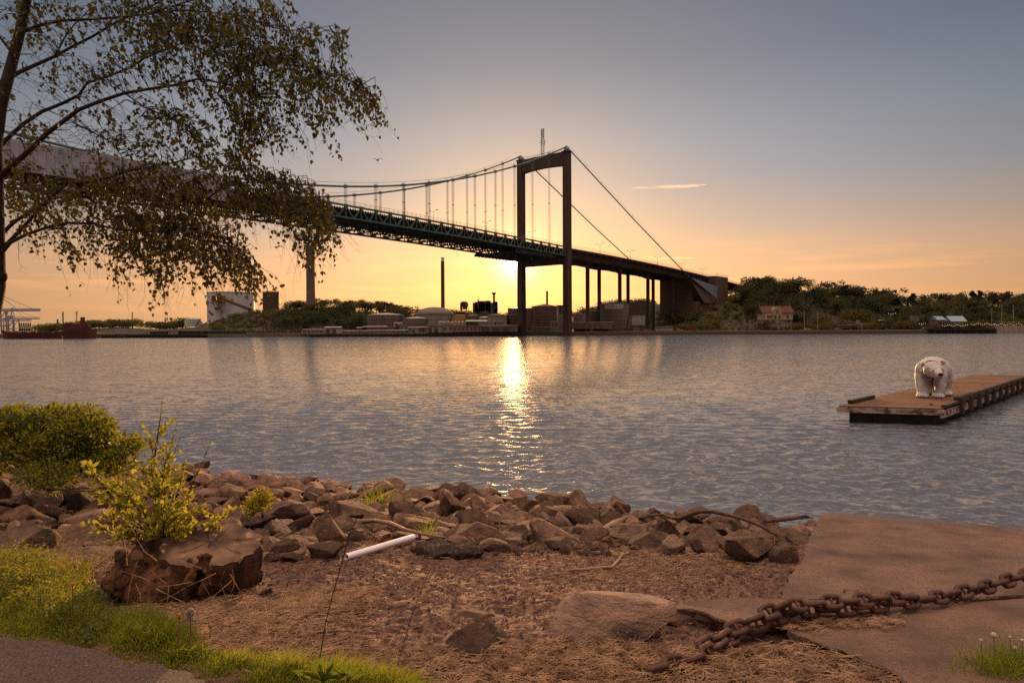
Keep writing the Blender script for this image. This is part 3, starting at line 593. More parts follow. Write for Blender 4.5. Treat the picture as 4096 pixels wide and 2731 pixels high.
for px, row in ((2130, 1262), (2155, 1250), (2190, 1248), (2215, 1258), (2320, 1238), (2345, 1236), (2372, 1226), (2400, 1216), (2440, 1206), (2470, 1200), (2500, 1198), (2540, 1194), (2575, 1196), (2600, 1198)):
    yy_ = 545 if px < 2230 else 660; put_tree('round', px, yy_, 11, 'leafy tree behind the tanks seen between the bridge columns', 'trees seen between the bridge columns', 1.5, z=ZZ(px, row, yy_) - 11 + .4)
# ground cover on the slopes
n = 9000; px = np.concatenate([rng.uniform(840, 1720, n // 3), rng.uniform(2640, 4400, n - n // 3)]); s0 = np.interp(px, tp, shy); y = s0 + 14 + (585 - s0) * rng.uniform(0, 1, n); z = tz(px, y) + rng.uniform(-.2, 1.2, n)
v, f = leafquads(np.stack([(px - 2048) / F * y, y, z], 1), rng.uniform(.8, 2.4, n), w=.9, fold=.1); tag(npmesh('undergrowth', v, f, m_leaf), 'tangled undergrowth covering the slopes of the far bank', 'undergrowth', kind='stuff')
# ------------------------------------------------------------------ far bank: buildings and industry
m_tank = mat('tank_paint', (.15, .122, .10), .7, (.11, .088, .072), scale=.25, stretch=(1, 1, .25)); m_tankw = mat('tank_white', (.23, .205, .19), .7, (.17, .15, .14), scale=.3, stretch=(1, 1, .2))
m_rust = mat('tank_brown', (.10, .068, .05), .8, (.07, .047, .036), scale=.3, stretch=(1, 1, .2)); m_roofl = mat('pale_roof', (.42, .38, .36), .35, (.3, .27, .25), scale=.3, spec=.6)
m_wht = mat('white_wall', (.30, .28, .26), .8, (.23, .21, .19), scale=.4); m_silo = mat('silo_white', (.46, .47, .50), .6, (.36, .37, .40), scale=.15, stretch=(1, 1, .3)); m_win = mat('dark_window', (.02, .02, .025), .2, spec=.6); m_tim = mat('old_timber', (.055, .042, .034), .95, (.025, .02, .017), scale=1.2, stretch=(2, 2, .3))
m_stack = mat('chimney_concrete', (.13, .10, .082), .9, (.10, .078, .064), scale=.12, stretch=(1, 1, .3)); m_red = mat('dull_red', (.11, .032, .024), .7, (.075, .022, .017), scale=.4); m_pipe = mat('pipe_metal', (.40, .34, .34), .4, spec=.6); m_yel = mat('mustard_roof', (.42, .27, .09), .6); m_blue = mat('pale_blue_roof', (.20, .27, .36), .6, (.16, .22, .30), scale=.6)
GZ = 2.4
def tank(px0, px1, row, apex, y, mm, label, name='storage_tank', base=None, roofm=None, dome=False):
    xa, xb = X(px0, y), X(px1, y); r = (xb - xa) / 2; c = Vector(((xa + xb) / 2, y + r, 0)); zt = ZZ((px0 + px1) / 2, row, y); za = ZZ((px0 + px1) / 2, apex, y + r); b = GZ - .5 if base is None else base
    e = empty(name, (c.x, c.y, b), label, 'tank'); s = MB(); h = zt - b; prof = [(r, 0)]; n_ = max(3, int(h / 2.4))
    for k in range(1, n_ + 1): z = h * k / n_; prof += [(r, z - .12), (r + .12, z - .1), (r + .12, z), (r, z + .02)]
    s.lathe((c.x, c.y, b), prof, 48); s.build('shell', mm, e)
    t = MB(); pr_ = [(r * 1.01, 0), (r * 1.01, .25)] + ([(r * math.cos(a), .25 + (za - zt) * math.sin(a)) for a in np.linspace(.12, 1.5, 9)] if dome else [(r * .5, .25 + (za - zt) * .55), (.4, za - zt)])
    t.lathe((c.x, c.y, zt), pr_, 48); t.build('roof', roofm or mm, e, smooth=dome)
    g = MB(); n_ = 26
    for k in range(n_):
        a0, a1 = 6.283 * k / n_, 6.283 * (k + 1) / n_; p = Vector((c.x + r * math.cos(a0), c.y + r * math.sin(a0), zt + .2)); q_ = Vector((c.x + r * math.cos(a1), c.y + r * math.sin(a1), zt + .2)); g.beam(p, p + UP, .1); g.beam(p + UP, q_ + UP, .09)
    g.build('railing', m_drk, e)
    st = MB(); n_ = 10; pts = [Vector((c.x + (r + .5) * math.cos(a), c.y + (r + .5) * math.sin(a), b + h * k / n_)) for k, a in enumerate(np.linspace(-1.0, -.35, n_ + 1))]
    for a, b_ in zip(pts[:-1], pts[1:]): st.beam(a, b_, .9, .18); st.beam(a + UP, b_ + UP, .08)
    st.build('stairway', m_drk, e); return e
def shed(px0, px1, rt, rb, y, dep, mm, label, name='shed', roof='flat', rmat=None, wins=0, doors=0, ridge=None, cat='building', winrow=.55):
    x0, x1 = X(px0, y), X(px1, y); zt = ZZ((px0 + px1) / 2, rt, y); zb = ZZ((px0 + px1) / 2, rb, y); e = empty(name, ((x0 + x1) / 2, y, zb), label, cat); w = MB(); w.box(((x0 + x1) / 2, y + dep / 2, (zt + zb) / 2), (x1 - x0, dep, zt - zb)); w.build('wall', mm, e)
    r_ = MB()
    if roof == 'flat': r_.box(((x0 + x1) / 2, y + dep / 2, zt + .15), (x1 - x0 + .6, dep + .6, .3))
    else:
        zr = ZZ((px0 + px1) / 2, ridge, y)
        if roof == 'gable_front': poly = [Vector((x0 - .4, y - .4, zt)), Vector((x1 + .4, y - .4, zt)), Vector(((x0 + x1) / 2, y - .4, zr))]; r_.prism(poly[::-1], (0, dep + .8, 0))
        else: poly = [Vector((x0 - .4, y - .5, zt)), Vector((x0 - .4, y + dep + .5, zt)), Vector((x0 - .4, y + dep / 2, zr))]; r_.prism(poly, (x1 - x0 + .8, 0, 0))
    r_.build('roof', rmat or m_roofl, e); H = zt - zb
    for k in range(wins):
        q_ = MB(); cx = x0 + (x1 - x0) * (k + .5) / wins; q_.box((cx, y - .05, zb + H * winrow), ((x1 - x0) / wins * .42, .12, H * .3)); q_.build('window', m_win, e)
    for k in range(doors):
        q_ = MB(); cx = x0 + (x1 - x0) * (k + .5) / max(doors, 1) * .8; q_.box((cx, y - .06, zb + H * .36), ((x1 - x0) / doors * .5, .14, H * .7)); q_.build('door', m_win, e)
    return e
def stack(px0, px1, row, y, mm, label, band=True, base=5., name='chimney', flues=0):
    xa, xb = X(px0, y), X(px1, y); r = (xb - xa) / 2; zt = ZZ((px0 + px1) / 2, row, y); e = empty(name, ((xa + xb) / 2, y, base), label, 'chimney'); s = MB(); s.lathe(((xa + xb) / 2, y, base), [(r * 1.12, 0), (r, (zt - base) * .5), (r * .97, zt - base)], 24); s.build('shaft', mm, e, smooth=False)
    if band: q_ = MB(); q_.lathe(((xa + xb) / 2, y, zt - (zt - base) * .035), [(r * 1.02, 0), (r * 1.02, (zt - base) * .037)], 24); q_.build('cap_band', m_roofl, e)
    for k in range(flues): q_ = MB(); q_.lathe(((xa + xb) / 2 + (k - 1) * r * .62, y + (k % 2) * r * .4, zt), [(r * .27, 0), (r * .27, 4.2)], 10); q_.build('flue', m_roofl, e)
    return e
tank(1454, 1603, 1259, 1252, 440, m_tank, 'grey brown storage tank with low cone roof left of the domed tank', roofm=m_roofl)
tank(1610, 1706, 1274, 1267, 425, m_tank, 'small grey tank with pale roof in front of the domed tank', roofm=m_roofl)
tank(1653, 1807, 1259, 1229, 450, m_tankw, 'large pale tank with rounded dome roof below the thin chimney', 'domed_tank', roofm=m_tank, dome=True)
tank(1812, 1865, 1262, 1259, 450, m_yel, 'weathered yellowish tank immediately right of the domed tank'); tank(1868, 1912, 1266, 1258, 455, m_tank, 'small round topped tank behind the dark gabled house', dome=True); tank(1914, 1963, 1271, 1265, 450, m_tankw, 'small tank with bright roof between the dark house and the white hall', roofm=m_roofl)
shed(1950, 2028, 1262, 1303, 440, 40, m_wht, 'big pale hall with low pitched roof left of the tower', 'hall', 'gable_front', ridge=1252)
tank(2031, 2136, 1233, 1230, 500, m_rust, 'wide brown tank standing behind the left tower leg', roofm=m_roofl); tank(2027, 2076, 1261, 1259, 446, m_rust, 'lower brown tank just left of the tower leg', roofm=m_rust)
tank(2128, 2238, 1226, 1216, 520, m_rust, 'large brown tank with cone roof between the two tower legs', roofm=m_rust)
tank(2296, 2348, 1257, 1253, 440, m_tankw, 'small pale tank just right of the tower'); tank(2345, 2402, 1245, 1240, 470, m_tank, 'grey tank behind the slim columns right of the tower')
sg_t = tank(2409, 2530, 1217, 1206, 450, m_tank, 'big beige oil tank carrying the white name board', roofm=m_tank); tank(2520, 2616, 1210, 1200, 490, m_tank, 'big beige tank behind the one with the name board', roofm=m_tank)
tank(725, 790, 1278, 1273, 600, m_silo, 'distant small white tank left of the white silo', roofm=m_roofl, base=8)
# name board
nb = MB(); yb = 449.5; p0, p1 = P(2424, 1218, yb), P(2494, 1234, yb); tcx_ = (X(2409, 450) + X(2530, 450)) / 2; trr_ = (X(2530, 450) - X(2409, 450)) / 2
def tsurf(x): return 450 + trr_ - math.sqrt(max(trr_ ** 2 - (x - tcx_) ** 2, .01))
for k in range(12):
    xa_ = p0.x + (p1.x - p0.x) * k / 12; xb_ = p0.x + (p1.x - p0.x) * (k + 1) / 12; ya_, yb2 = tsurf(xa_) - .3, tsurf(xb_) - .3; nb.add([(xa_, ya_, p1.z), (xb_, yb2, p1.z), (xb_, yb2, p0.z), (xa_, ya_, p0.z), (xa_, ya_ + .15, p1.z), (xb_, yb2 + .15, p1.z), (xb_, yb2 + .15, p0.z), (xa_, ya_ + .15, p0.z)], [(0, 1, 2, 3), (4, 7, 6, 5), (3, 2, 6, 7), (0, 4, 5, 1)])
bd = nb.build('name_board', mat('board_white', (.62, .60, .60), .6), sg_t); m_ink = mat('blue_ink', (.03, .035, .12), .6)
tm_ = text_mesh('STENA OIL', 2.0, 'lettering', m_ink, bd, Matrix.Translation(((p0.x + p1.x) / 2 + .9, 0, (p0.z + p1.z) / 2)) @ Matrix.Rotation(R(90), 4, 'X')); L0_ = wloc(bd)
for v_ in tm_.data.vertices: v_.co.y += tsurf(v_.co.x + L0_.x) - .38
em = MB(); cc_ = Vector((p0.x + 1.1, tsurf(p0.x + 1.1) - .45, (p0.z + p1.z) / 2))
for k in range(8):
    a = k * math.pi / 4; em.beam(cc_ + Vector((math.cos(a) * .35, 0, math.sin(a) * .35)), cc_ + Vector((math.cos(a) * .85, 0, math.sin(a) * .85)), .22, .1)
em.build('emblem', m_ink, bd)
# white silo with conveyor
xs0, xs1 = X(796, 560), X(980, 560); sr = (xs1 - xs0) / 2; zs = ZZ(888, 1168, 560); es = empty('silo', ((xs0 + xs1) / 2, 560 + sr, 8), 'huge white ribbed silo with brown conveyor on its side, on the left shore', 'silo'); s = MB(); n_ = 84; prof = [(sr, 0), (sr, (zs - 8) * .3), (sr + .15, (zs - 8) * .305), (sr, (zs - 8) * .31), (sr, (zs - 8) * .62), (sr + .15, (zs - 8) * .625), (sr, (zs - 8) * .63), (sr, zs - 8)]
s.lathe(((xs0 + xs1) / 2, 560 + sr, 8), prof, n_); s.build('shell', m_silo, es); t = MB(); t.lathe(((xs0 + xs1) / 2, 560 + sr, zs), [(sr + .2, -.2), (sr + .2, .5), (.5, 1.5)], n_); t.build('roof', m_roofl, es)
cvb = MB(); yq = 556; a = P(848, 1183, yq); b_ = P(894, 1208, yq); cvb.box(((a.x + b_.x) / 2, yq + 2, (a.z + b_.z) / 2), (b_.x - a.x, 6, a.z - b_.z)); cvo = cvb.build('conveyor_head', m_rust, es)
cvb = MB(); cvb.beam(P(890, 1194, yq - 1), P(1000, 1237, yq - 22), 2.6, 2.2); cvb.build('conveyor_bridge', m_rust, es)
for pxw, rw, w_ in ((858, 1233, 3), (880, 1245, 1.6), (920, 1200, 1.)): q_ = MB(); pw = P(pxw, rw, yq); q_.box((pw.x, 561, pw.z), (w_, 4, 1.6)); q_.build('vent', m_win, es)
tank(1042, 1105, 1168, 1166, 560, m_rust, 'tall brown cylinder on the hill right of the white silo', 'silo', base=14)
stack(1227, 1261, 984, 520, m_stack, 'thick pale concrete chimney rising behind the wooded hill below the birch branches'); stack(1764.5, 1779.6, 1045, 700, m_rust, 'tall slim chimney with three flues on top, left of the sun', False, flues=3)
stack(2184.5, 2193, 1164, 700, m_red, 'short reddish chimney between the tower legs', False); stack(250, 255, 1247, 800, m_rust, 'thin dark chimney above the far left wood', False); stack(528, 532, 1248, 800, m_stack, 'thin chimney rising from the low wood right of the ship', False); stack(659.5, 663.5, 1269, 800, m_stack, 'smallest chimney between the ship and the white tank', False); stack(228, 234, 1276, 800, m_rust, 'stubby thick column left of the thin dark chimney', False)
# refinery behind
rf = empty('refinery_block', P(1940, 1257, 620), 'brown refinery block with pipes and a flare stack on its roof', 'building'); s = MB()
for a, b_, rt_ in ((1891, 1990, 1232), (1912, 1940, 1225), (1942, 1962, 1224), (1975, 1990, 1228), (1900, 1914, 1229)): pa_, pb_ = X(a, 620), X(b_, 620); zt = ZZ(1940, rt_, 620); s.box(((pa_ + pb_) / 2, 630, (zt + 10) / 2), (pb_ - pa_, 18, zt - 10 + 10))
s.build('block', m_rust, rf); s = MB(); pf = P(1976, 1235, 618)
zt = ZZ(1976, 1182, 618); s.tube([pf, (pf.x, 618, zt)], [1.1, .8], 8); s.lathe((pf.x, 618, zt), [(.7, 0), (2.1, 2.4), (2.1, 2.7)], 12); s.box((pf.x, 618, ZZ(1976, 1189, 618)), (3, 3, .3)); s.box((pf.x, 618, ZZ(1976, 1214, 618)), (3, 3, .3))
for k in range(8): z0 = pf.z + (zt - pf.z) * k / 8; z1 = pf.z + (zt - pf.z) * (k + 1) / 8; s.beam((pf.x - 1.3, 617, z0), (pf.x + 1.3, 617, z1), .18); s.beam((pf.x + 1.3, 617, z0), (pf.x + 1.3, 617, z1), .18)
s.build('flare_stack', m_drk, rf); s = MB(); pq = P(1912.5, 1230, 618); s.tube([pq, (pq.x, 618, ZZ(1912, 1196, 618))], .5, 8); s.build('vent_pipe', m_red, rf)
s = MB()
for k in range(24): xx = X(1893 + 4 * k, 620); s.beam((xx, 621, ZZ(1940, 1233, 620)), (xx, 621, ZZ(1940, 1233 - rng.uniform(2, 7), 620)), .35)
s.build('roof_pipes', m_drk, rf)
pp_ = empty('process_column', P(1858, 1240, 600), 'bulky pipe loop and vessel standing above the trees right of the thin chimney', 'plant'); s = MB(); s.tube([P(1845, 1240, 600), P(1845, 1214, 600), P(1847, 1211, 600), P(1851, 1210, 600), P(1858, 1210, 600)], 1.1, 10); s.build('pipe_loop', m_rust, pp_, smooth=True); s = MB(); pv_ = P(1860, 1238, 602); s.lathe(pv_, [(2, 0), (2, 2), (2.6, 3), (2.6, 6), (1.2, 7.2)], 16); s.build('vessel', m_rust, pp_)
s = MB()
for pxq in (1866, 1873): s.beam(P(pxq, 1240, 601), P(pxq, 1213, 601), .4)
for rq in (1214, 1222, 1230): s.beam(P(1862, rq, 601), P(1874, rq, 601), .35)
s.build('steel_frame', m_drk, pp_)
# quayside buildings
e = shed(1708, 1768, 1302, 1330, 404, 8, m_wht, 'white pump house with two black roller doors and faded name over them', 'pump_house', doors=2); text_mesh('STENA OIL', 1.0, 'lettering', m_ink, e, Matrix.Translation((X(1728, 403.8), 403.8, ZZ(1728, 1303.5, 403.8))) @ Matrix.Rotation(R(90), 4, 'X'), .01)
shed(1769, 1812, 1299, 1330, 405, 8, m_wht, 'plain white annex joined to the pump house', 'annex', wins=2); shed(1813, 1925, 1303, 1327, 404, 9, m_tankw, 'long low building with mustard flat roof on the quay', 'office', rmat=m_yel, wins=7, winrow=.5); shed(1925, 2071, 1303, 1327, 406, 9, m_tankw, 'long low warehouse between the mustard roof and the tower', 'warehouse', rmat=m_roofl, wins=0, doors=3)
shed(1864, 1946, 1285, 1302, 425, 14, m_drk, 'dark house with pale window frames behind the mustard roof', 'house', 'gable_side', ridge=1279, wins=3); shed(1977, 2013, 1285, 1303, 420, 8, m_wht, 'small flat roofed block in front of the white hall', 'shed', wins=3); shed(1914, 1978, 1290, 1304, 418, 7, m_wht, 'low white shed below the dark house', 'shed')
shed(1299, 1361, 1309, 1333, 396, 6, m_wht, 'small white hut with dark door at the head of the timber pier', 'hut', 'gable_side', ridge=1306, doors=2); shed(1601, 1615, 1300, 1317, 410, 5, m_blue, 'tiny pale blue cabin among the pipes', 'cabin', wins=1); shed(1644, 1669, 1315, 1330, 404, 4, m_wht, 'cream container like cabin left of the pump house', 'cabin', doors=1)
shed(2205, 2232, 1286, 1325, 425, 8, m_wht, 'narrow pale building between the tower legs', 'building', wins=2, winrow=.7); shed(2231, 2252, 1222, 1325, 440, 9, m_wht, 'tall slim pale tower building touching the right tower leg', 'building', wins=1, winrow=.85)
shed(2130, 2203, 1308, 1325, 415, 8, m_tank, 'low brown shed between the tower legs', 'shed', doors=2)
shed(2294, 2450, 1290, 1315, 420, 12, m_tank, 'long low shed right of the tower, behind the slim columns', 'shed', rmat=m_roofl, wins=0, doors=5); shed(2529, 2580, 1259, 1300, 428, 12, m_wht, 'white box shaped building in front of the second oil tank', 'building', rmat=m_drk)
cy = None
for k in range(8):
    px = 1764 + k * 14.5; r_ = 1.05 if k else 1.9; z0 = GZ; zt = ZZ(px, 1284 + (k % 2), 430); s = MB(); s.lathe((X(px, 430), 430, z0), [(r_, 0), (r_, zt - z0 - .6), (r_ * .6, zt - z0), (.1, zt - z0 + .1)], 14); o = s.build('upright_vessel', m_wht); tag(o, 'upright white cylinder in the row between the domed tank and the mustard roof' if k else 'fattest upright white cylinder, leftmost of the row beside the domed tank', 'vessel', 'row of upright white cylinders')
# pipes along the pier
s = MB()
for r0, pts in ((.34, [(1340, 1324), (1500, 1322), (1626, 1321), (1632, 1318), (1634, 1310), (1708, 1308)]), (.4, [(1425, 1311), (1448, 1311), (1452, 1307), (1550, 1306)]), (.4, [(1578, 1308), (1578, 1294), (1582, 1292), (1606, 1292), (1609, 1296)]), (.4, [(1592, 1300), (1593, 1296), (1600, 1296)]), (.25, [(1210, 1318), (1300, 1318)]), (.25, [(1925, 1303), (2072, 1302)])): s.tube([P(a, b_, 402) for a, b_ in pts], r0, 8)
for k in range(30): pq = P(1210 + k * 17, 1322, 403); s.beam(pq, (pq.x, 403, GZ - 1), .3)
tag(s.build('pipeline', m_pipe, smooth=False), 'pale pipelines running along the quay below the tanks', 'pipeline')
pb = MB()
for k in range(3): pb.beam(P(1050 + 0 * k, 1294 + k * 5, 440), P(1455, 1297 + k * 5, 440), .35)
for k in range(26): pq = P(1050 + k * 16, 1293, 440); pb.beam(pq, (pq.x, 440, GZ), .3)
tag(pb.build('pipe_rack', m_tim), 'brown pipe rack along the foot of the wooded hill', 'pipe rack')
def jetty(px0, px1, rt, y0, dep, label, name='timber_pier', step=2.2, z=None):
    x0, x1 = X(px0, y0), X(px1, y0); zt = ZZ((px0 + px1) / 2, rt, y0) if z is None else z; e = empty(name, ((x0 + x1) / 2, y0, 0), label, 'pier'); s = MB(); s.box(((x0 + x1) / 2, y0 + dep / 2, zt - .3), (x1 - x0, dep, .5)); s.box(((x0 + x1) / 2, y0 + dep + .5, zt / 2 - .8), (x1 - x0 - 1, 1, zt)); s.build('deck', m_tim, e); s = MB(); n_ = int((x1 - x0) / step)
    for k in range(n_ + 1): xx = x0 + (x1 - x0) * k / n_; s.beam((xx, y0 - .15, -1), (xx, y0 - .15, zt + .3), .38)
    for zz_ in (.35, .7): s.beam((x0, y0 - .3, zt * zz_), (x1, y0 - .3, zt * zz_), .3)
    q_ = s.build('piles', m_tim, e); s = MB()
    for k in range(int((x1 - x0) / 3)):
        xx = x0 + rng.uniform(0, x1 - x0)
    return e
jetty(1207, 2080, 1334, 393, 14, 'long dark timber pier with close set piles in front of the tanks'); jetty(462, 806, 1337, 388, 8, 'dark timber jetty with long roofed walkway, left of the pier'); jetty(377, 470, 1339, 392, 6, 'short dark jetty next to the ship stern')
jetty(3738, 3985, 1313, 424, 12, 'dark timber waterfront with piles below the blue roofed houses', step=4)
e = shed(702, 972, 1323.5, 1336, 398, 5, m_drk, 'long low shelter with pale blue roof on the jetty', 'shelter', rmat=m_blue, wins=9); s = MB()
for a, b_ in ((456, 520),): s.beam(P(a, 1320, 390), P(b_, 1320, 390), .5); s.beam(P(a, 1320, 390), P(a, 1338, 390), .5); s.beam(P(b_, 1320, 390), P(b_, 1338, 390), .4); s.beam(P(488, 1320, 390), P(488, 1338, 390), .3)
tag(s.build('steel_gantry', m_blue), 'pale square frame on the jetty right of the ship', 'frame'); shed(600, 668, 1326, 1337, 394, 4, m_drk, 'dark cabin row on the jetty left of the long shelter', 'cabin', rmat=m_blue, wins=4); shed(672, 700, 1323, 1336, 393, 4, m_wht, 'small timber booth with windows at the shelter end', 'booth', wins=2)
# quay wall and road on the right
s = MB()
for k in range(60):
    a = 2300 + k * 30; y0 = float(np.interp(a, tp, shy)) - .5; y1 = float(np.interp(a + 30, tp, shy)) - .5; s.add([(X(a, y0), y0, -1), (X(a + 30, y1), y1, -1), (X(a + 30, y1), y1 + .6, 2.1), (X(a, y0), y0 + .6, 2.1), (X(a + 30, y1), y1 + 3, 2.5), (X(a, y0), y0 + 3, 2.5)], [(0, 1, 2, 3), (3, 2, 4, 5)])
m_bank = mat('stone_bank', (.07, .05, .04), .95, (.05, .036, .03), scale=.8, bump=1, bscale=1.5, bdist=.4); tag(s.build('stone_bank', m_bank), 'rough stone bank along the right shore', 'bank', kind='structure')
# bus
def bus():
    y = 434; x0, x1 = X(2621, y), X(2691, y); zb = 2.75; e = empty('bus', ((x0 + x1) / 2, y, zb - .3), 'white city bus with dark windows parked under the viaduct', 'bus'); s = MB(); s.box(((x0 + x1) / 2, y, zb + 1.35), (x1 - x0, 2.5, 2.6)); s.build('body', m_wht, e); s = MB(); s.box(((x0 + x1) / 2, y, zb + 2.78), (x1 - x0 - .4, 2.3, .25)); s.build('roof', m_drk, e)
    for k in range(7): s = MB(); s.box((x0 + (x1 - x0) * (k + .5) / 7, y - 1.27, zb + 1.8), ((x1 - x0) / 7 * .86, .06, 1.0)); s.build('window', m_win, e)
    for fx in (.2, .78): s = MB(); c = Vector((x0 + (x1 - x0) * fx, y - 1.2, zb + .2)); s.tube([c, c + Vector((0, .3, 0))], .5, 14); s.build('wheel', m_drk, e)
bus()
for px0, px1, rt, rb, lab, mm in ((2743, 2780, 1303, 1320, 'dull red container by the road below the anchorage', m_red), (2440, 2485, 1318, 1329, 'low red container between the viaduct columns', m_red), (2496, 2530, 1314, 1327, 'rusty red container left of the grey box', m_red), (2532, 2556, 1311, 1325, 'small grey box container left of the bus', m_tank), (2378, 2432, 1316, 1330, 'long rusty container near the first viaduct column', m_rust), (2300, 2340, 1312, 1328, 'dark skip beside the right tower leg', m_drk)):
    y = 428; x0, x1 = X(px0, y), X(px1, y); zt, zb = ZZ(px0, rt, y), ZZ(px0, rb, y); e = empty('container', ((x0 + x1) / 2, y, zb), lab, 'container'); s = MB(); s.box(((x0 + x1) / 2, y, (zt + zb) / 2), (x1 - x0, 2.4, zt - zb)); s.build('box', mm, e); s = MB()
    for k in range(int((x1 - x0) / .6) + 1): s.beam((x0 + k * .6, y - 1.24, zb + .1), (x0 + k * .6, y - 1.24, zt - .1), .16)
    s.build('corrugation', mm, e)
def car(px, y, col, lab):
    zb = tzs(px, y) + .25; x = X(px, y); e = empty('parked_car', (x, y, zb), lab, 'car', 'cars parked on the far shore'); s = MB(); s.box((x, y, zb + .45), (4.3, 1.7, .6)); s.box((x - .1, y, zb + .95), (2.5, 1.55, .55), taper=.78); s.build('body', col, e, smooth=False)
    for d in (-1.35, 1.35): s = MB(); s.tube([Vector((x + d, y - .9, zb + .2)), Vector((x + d, y - .65, zb + .2))], .33, 12); s.build('wheel', m_drk, e)
    s = MB(); s.box((x - .1, y - .8, zb + .95), (2.1, .04, .36)); s.build('window', m_win, e)
for px, y, c, l in ((2392, 431, m_drk, 'dark car between the two first viaduct columns'), (2586, 437, m_wht, 'white car left of the bus'), (2860, 434, m_rust, 'brownish van shaped car on the shore road right of the red container'), (2722, 437, m_wht, 'white car right of the bus'), (3230, 436, m_wht, 'white car on the shore road between the flagpoles'), (3350, 438, m_tankw, 'pale car beside the grey containers'), (1400, 404, m_drk, 'dark car on the pier right of the white hut'), (3700, 437, m_blue, 'pale blue car right of the billboard')): car(px, y, c, l)
# lamp posts, flagpoles, masts
def pole(px, row, y, lab, name, cat, mm, r_=.12, arm=False, group=None):
    zb = max(tzs(px, y) - .2, .5); zt = ZZ(px, row, y); e = empty(name, (X(px, y), y, zb), lab, cat, group); s = MB(); s.tube([(X(px, y), y, zb), (X(px, y), y, zt)], [r_, r_ * .7], 6); s.build('pole', mm, e); s = MB()
    if arm: s.beam((X(px, y) - .1, y, zt), (X(px, y) + 1.2, y, zt + .1), .3); s.build('lamp_head', mm, e)
    else: s.lathe((X(px, y), y, zt), [(r_, 0), (r_ * 2, .15), (.02, .35)], 8); s.build('finial', mm, e)
    return e
for i, px in enumerate((3112, 3164, 3217, 3271)): pole(px, 1246, 434, ['first white flagpole, in front of the middle of the yellow villa', 'second white flagpole, in front of the right end of the yellow villa', 'third white flagpole, just right of the yellow villa', 'fourth white flagpole, rightmost by the villa'][i], 'flagpole', 'flagpole', m_wht, .2)
for i, (px, row) in enumerate(((3967, 1237), (4007, 1223), (4053, 1221))): pole(px, row, 440, ['shortest of the three tall masts at the right edge', 'middle one of the three tall masts at the right edge', 'rightmost of the three tall masts at the right edge'][i], 'mast', 'mast', m_wht, .25)
for i, (px, row) in enumerate(((2800, 1288), (2929, 1288), (3090, 1284), (3375, 1279), (3410, 1276), (3877, 1258), (3940, 1262), (4024, 1258), (3740, 1270))): pole(px, row, 438, ['thin lamp post right of the red container', 'thin lamp post on the bare slope road', 'thin lamp post left of the first flagpole', 'lamp post left of the grey containers', 'lamp post above the grey containers', 'lamp post right of the second blue roof', 'lamp post between the blue roofs and the masts', 'lamp post between the tall masts', 'lamp post left of the first blue roof'][i], 'lamp_post', 'lamp post', m_tim, .16, True)
# villa
def villa():
    y = 462; zb = ZZ(3110, 1279, y); ze = ZZ(3110, 1250, y); zr = ZZ(3110, 1224, y + 5); x0, x1 = X(3051, y), X(3171, y); m_cr = mat('cream_wall', (.38, .31, .22), .8, (.31, .25, .18), scale=.6); m_rr = mat('red_tiles', (.085, .024, .020), .8, (.06, .018, .015), scale=2.)
    e = empty('villa', ((x0 + x1) / 2, y, zb), 'cream villa with red tiled roof and curved centre gable at the foot of the hill', 'house'); s = MB(); s.box(((x0 + x1) / 2, y + 5, (zb + ze) / 2), (x1 - x0, 10, ze - zb)); s.box((X(3070, y), y - 1.2, (zb + ze) / 2 - .3), (X(3083, y) - X(3058, y), 2.4, ze - zb - .6)); s.build('wall', m_cr, e)
    s = MB(); s.prism([Vector((x0 - .8, y - .8, ze)), Vector((x0 - .8, y + 10.8, ze)), Vector((x0 - .8, y + 5, zr))], (x1 - x0 + 1.6, 0, 0)); rf_ = s.build('roof', m_rr, e)
    cx = X(3107, y); w_ = X(3126, y) - X(3088, y); s = MB(); pts = [Vector((cx - w_ / 2, y - .9, zb)), Vector((cx + w_ / 2, y - .9, zb)), Vector((cx + w_ / 2, y - .9, ze + .2))] + [Vector((cx + w_ / 2 * math.cos(a), y - .9, ze + .4 + (zr - ze - 1.2) * math.sin(a) ** .7)) for a in np.linspace(.1, math.pi - .1, 9)] + [Vector((cx - w_ / 2, y - .9, ze + .2))]
    s.prism(pts[::-1], (0, 5.5, 0)); s.build('centre_gable', m_cr, e)
    for px, rw, w2, h2 in ((3107, 1245, 1.2, 1.6), (3099, 1267, 1.2, 2), (3116, 1267, 1.2, 2), (3151, 1266, 1.3, 2), (3066, 1267, .9, 2), (3073, 1267, .9, 2), (3080, 1267, .6, 2)):
        pq = P(px, rw, y); yy_ = -1.05 if 3088 < px < 3127 else (-2.45 if px < 3085 else -.05); s = MB(); s.box((pq.x, y + yy_, pq.z), (w2 + .3, .1, h2 + .3)); fr = s.build('window', m_wht, e); s = MB(); s.box((pq.x, y + yy_ - .06, pq.z), (w2, .08, h2)); s.build('pane', m_win, fr)
    for xx in (x0 - .4, cx, x1 + .4): s = MB(); s.tube([(xx, y + 5, zr - .3), (xx, y + 5, zr + 2)], .1, 5); s.build('finial', m_wht, e)
    s = MB(); s.box((X(3140, y), y + 5, zr + .4), (1, 1, 1.8)); s.build('chimney', m_rr, rf_)
villa()
shed(3582, 3618, 1243, 1264, 500, 10, m_blue, 'pale blue gabled house half hidden by trees on the right hill', 'house', 'gable_front', ridge=1228, rmat=m_drk, wins=1); shed(3749, 3782, 1279, 1298, 450, 8, m_tankw, 'left one of the two blue roofed restaurant houses', 'house', 'gable_side', ridge=1264, rmat=m_blue, wins=3); shed(3806, 3866, 1285, 1302, 448, 9, m_wht, 'right and larger one of the two blue roofed restaurant houses', 'house', 'gable_side', ridge=1263, rmat=m_blue, wins=4)
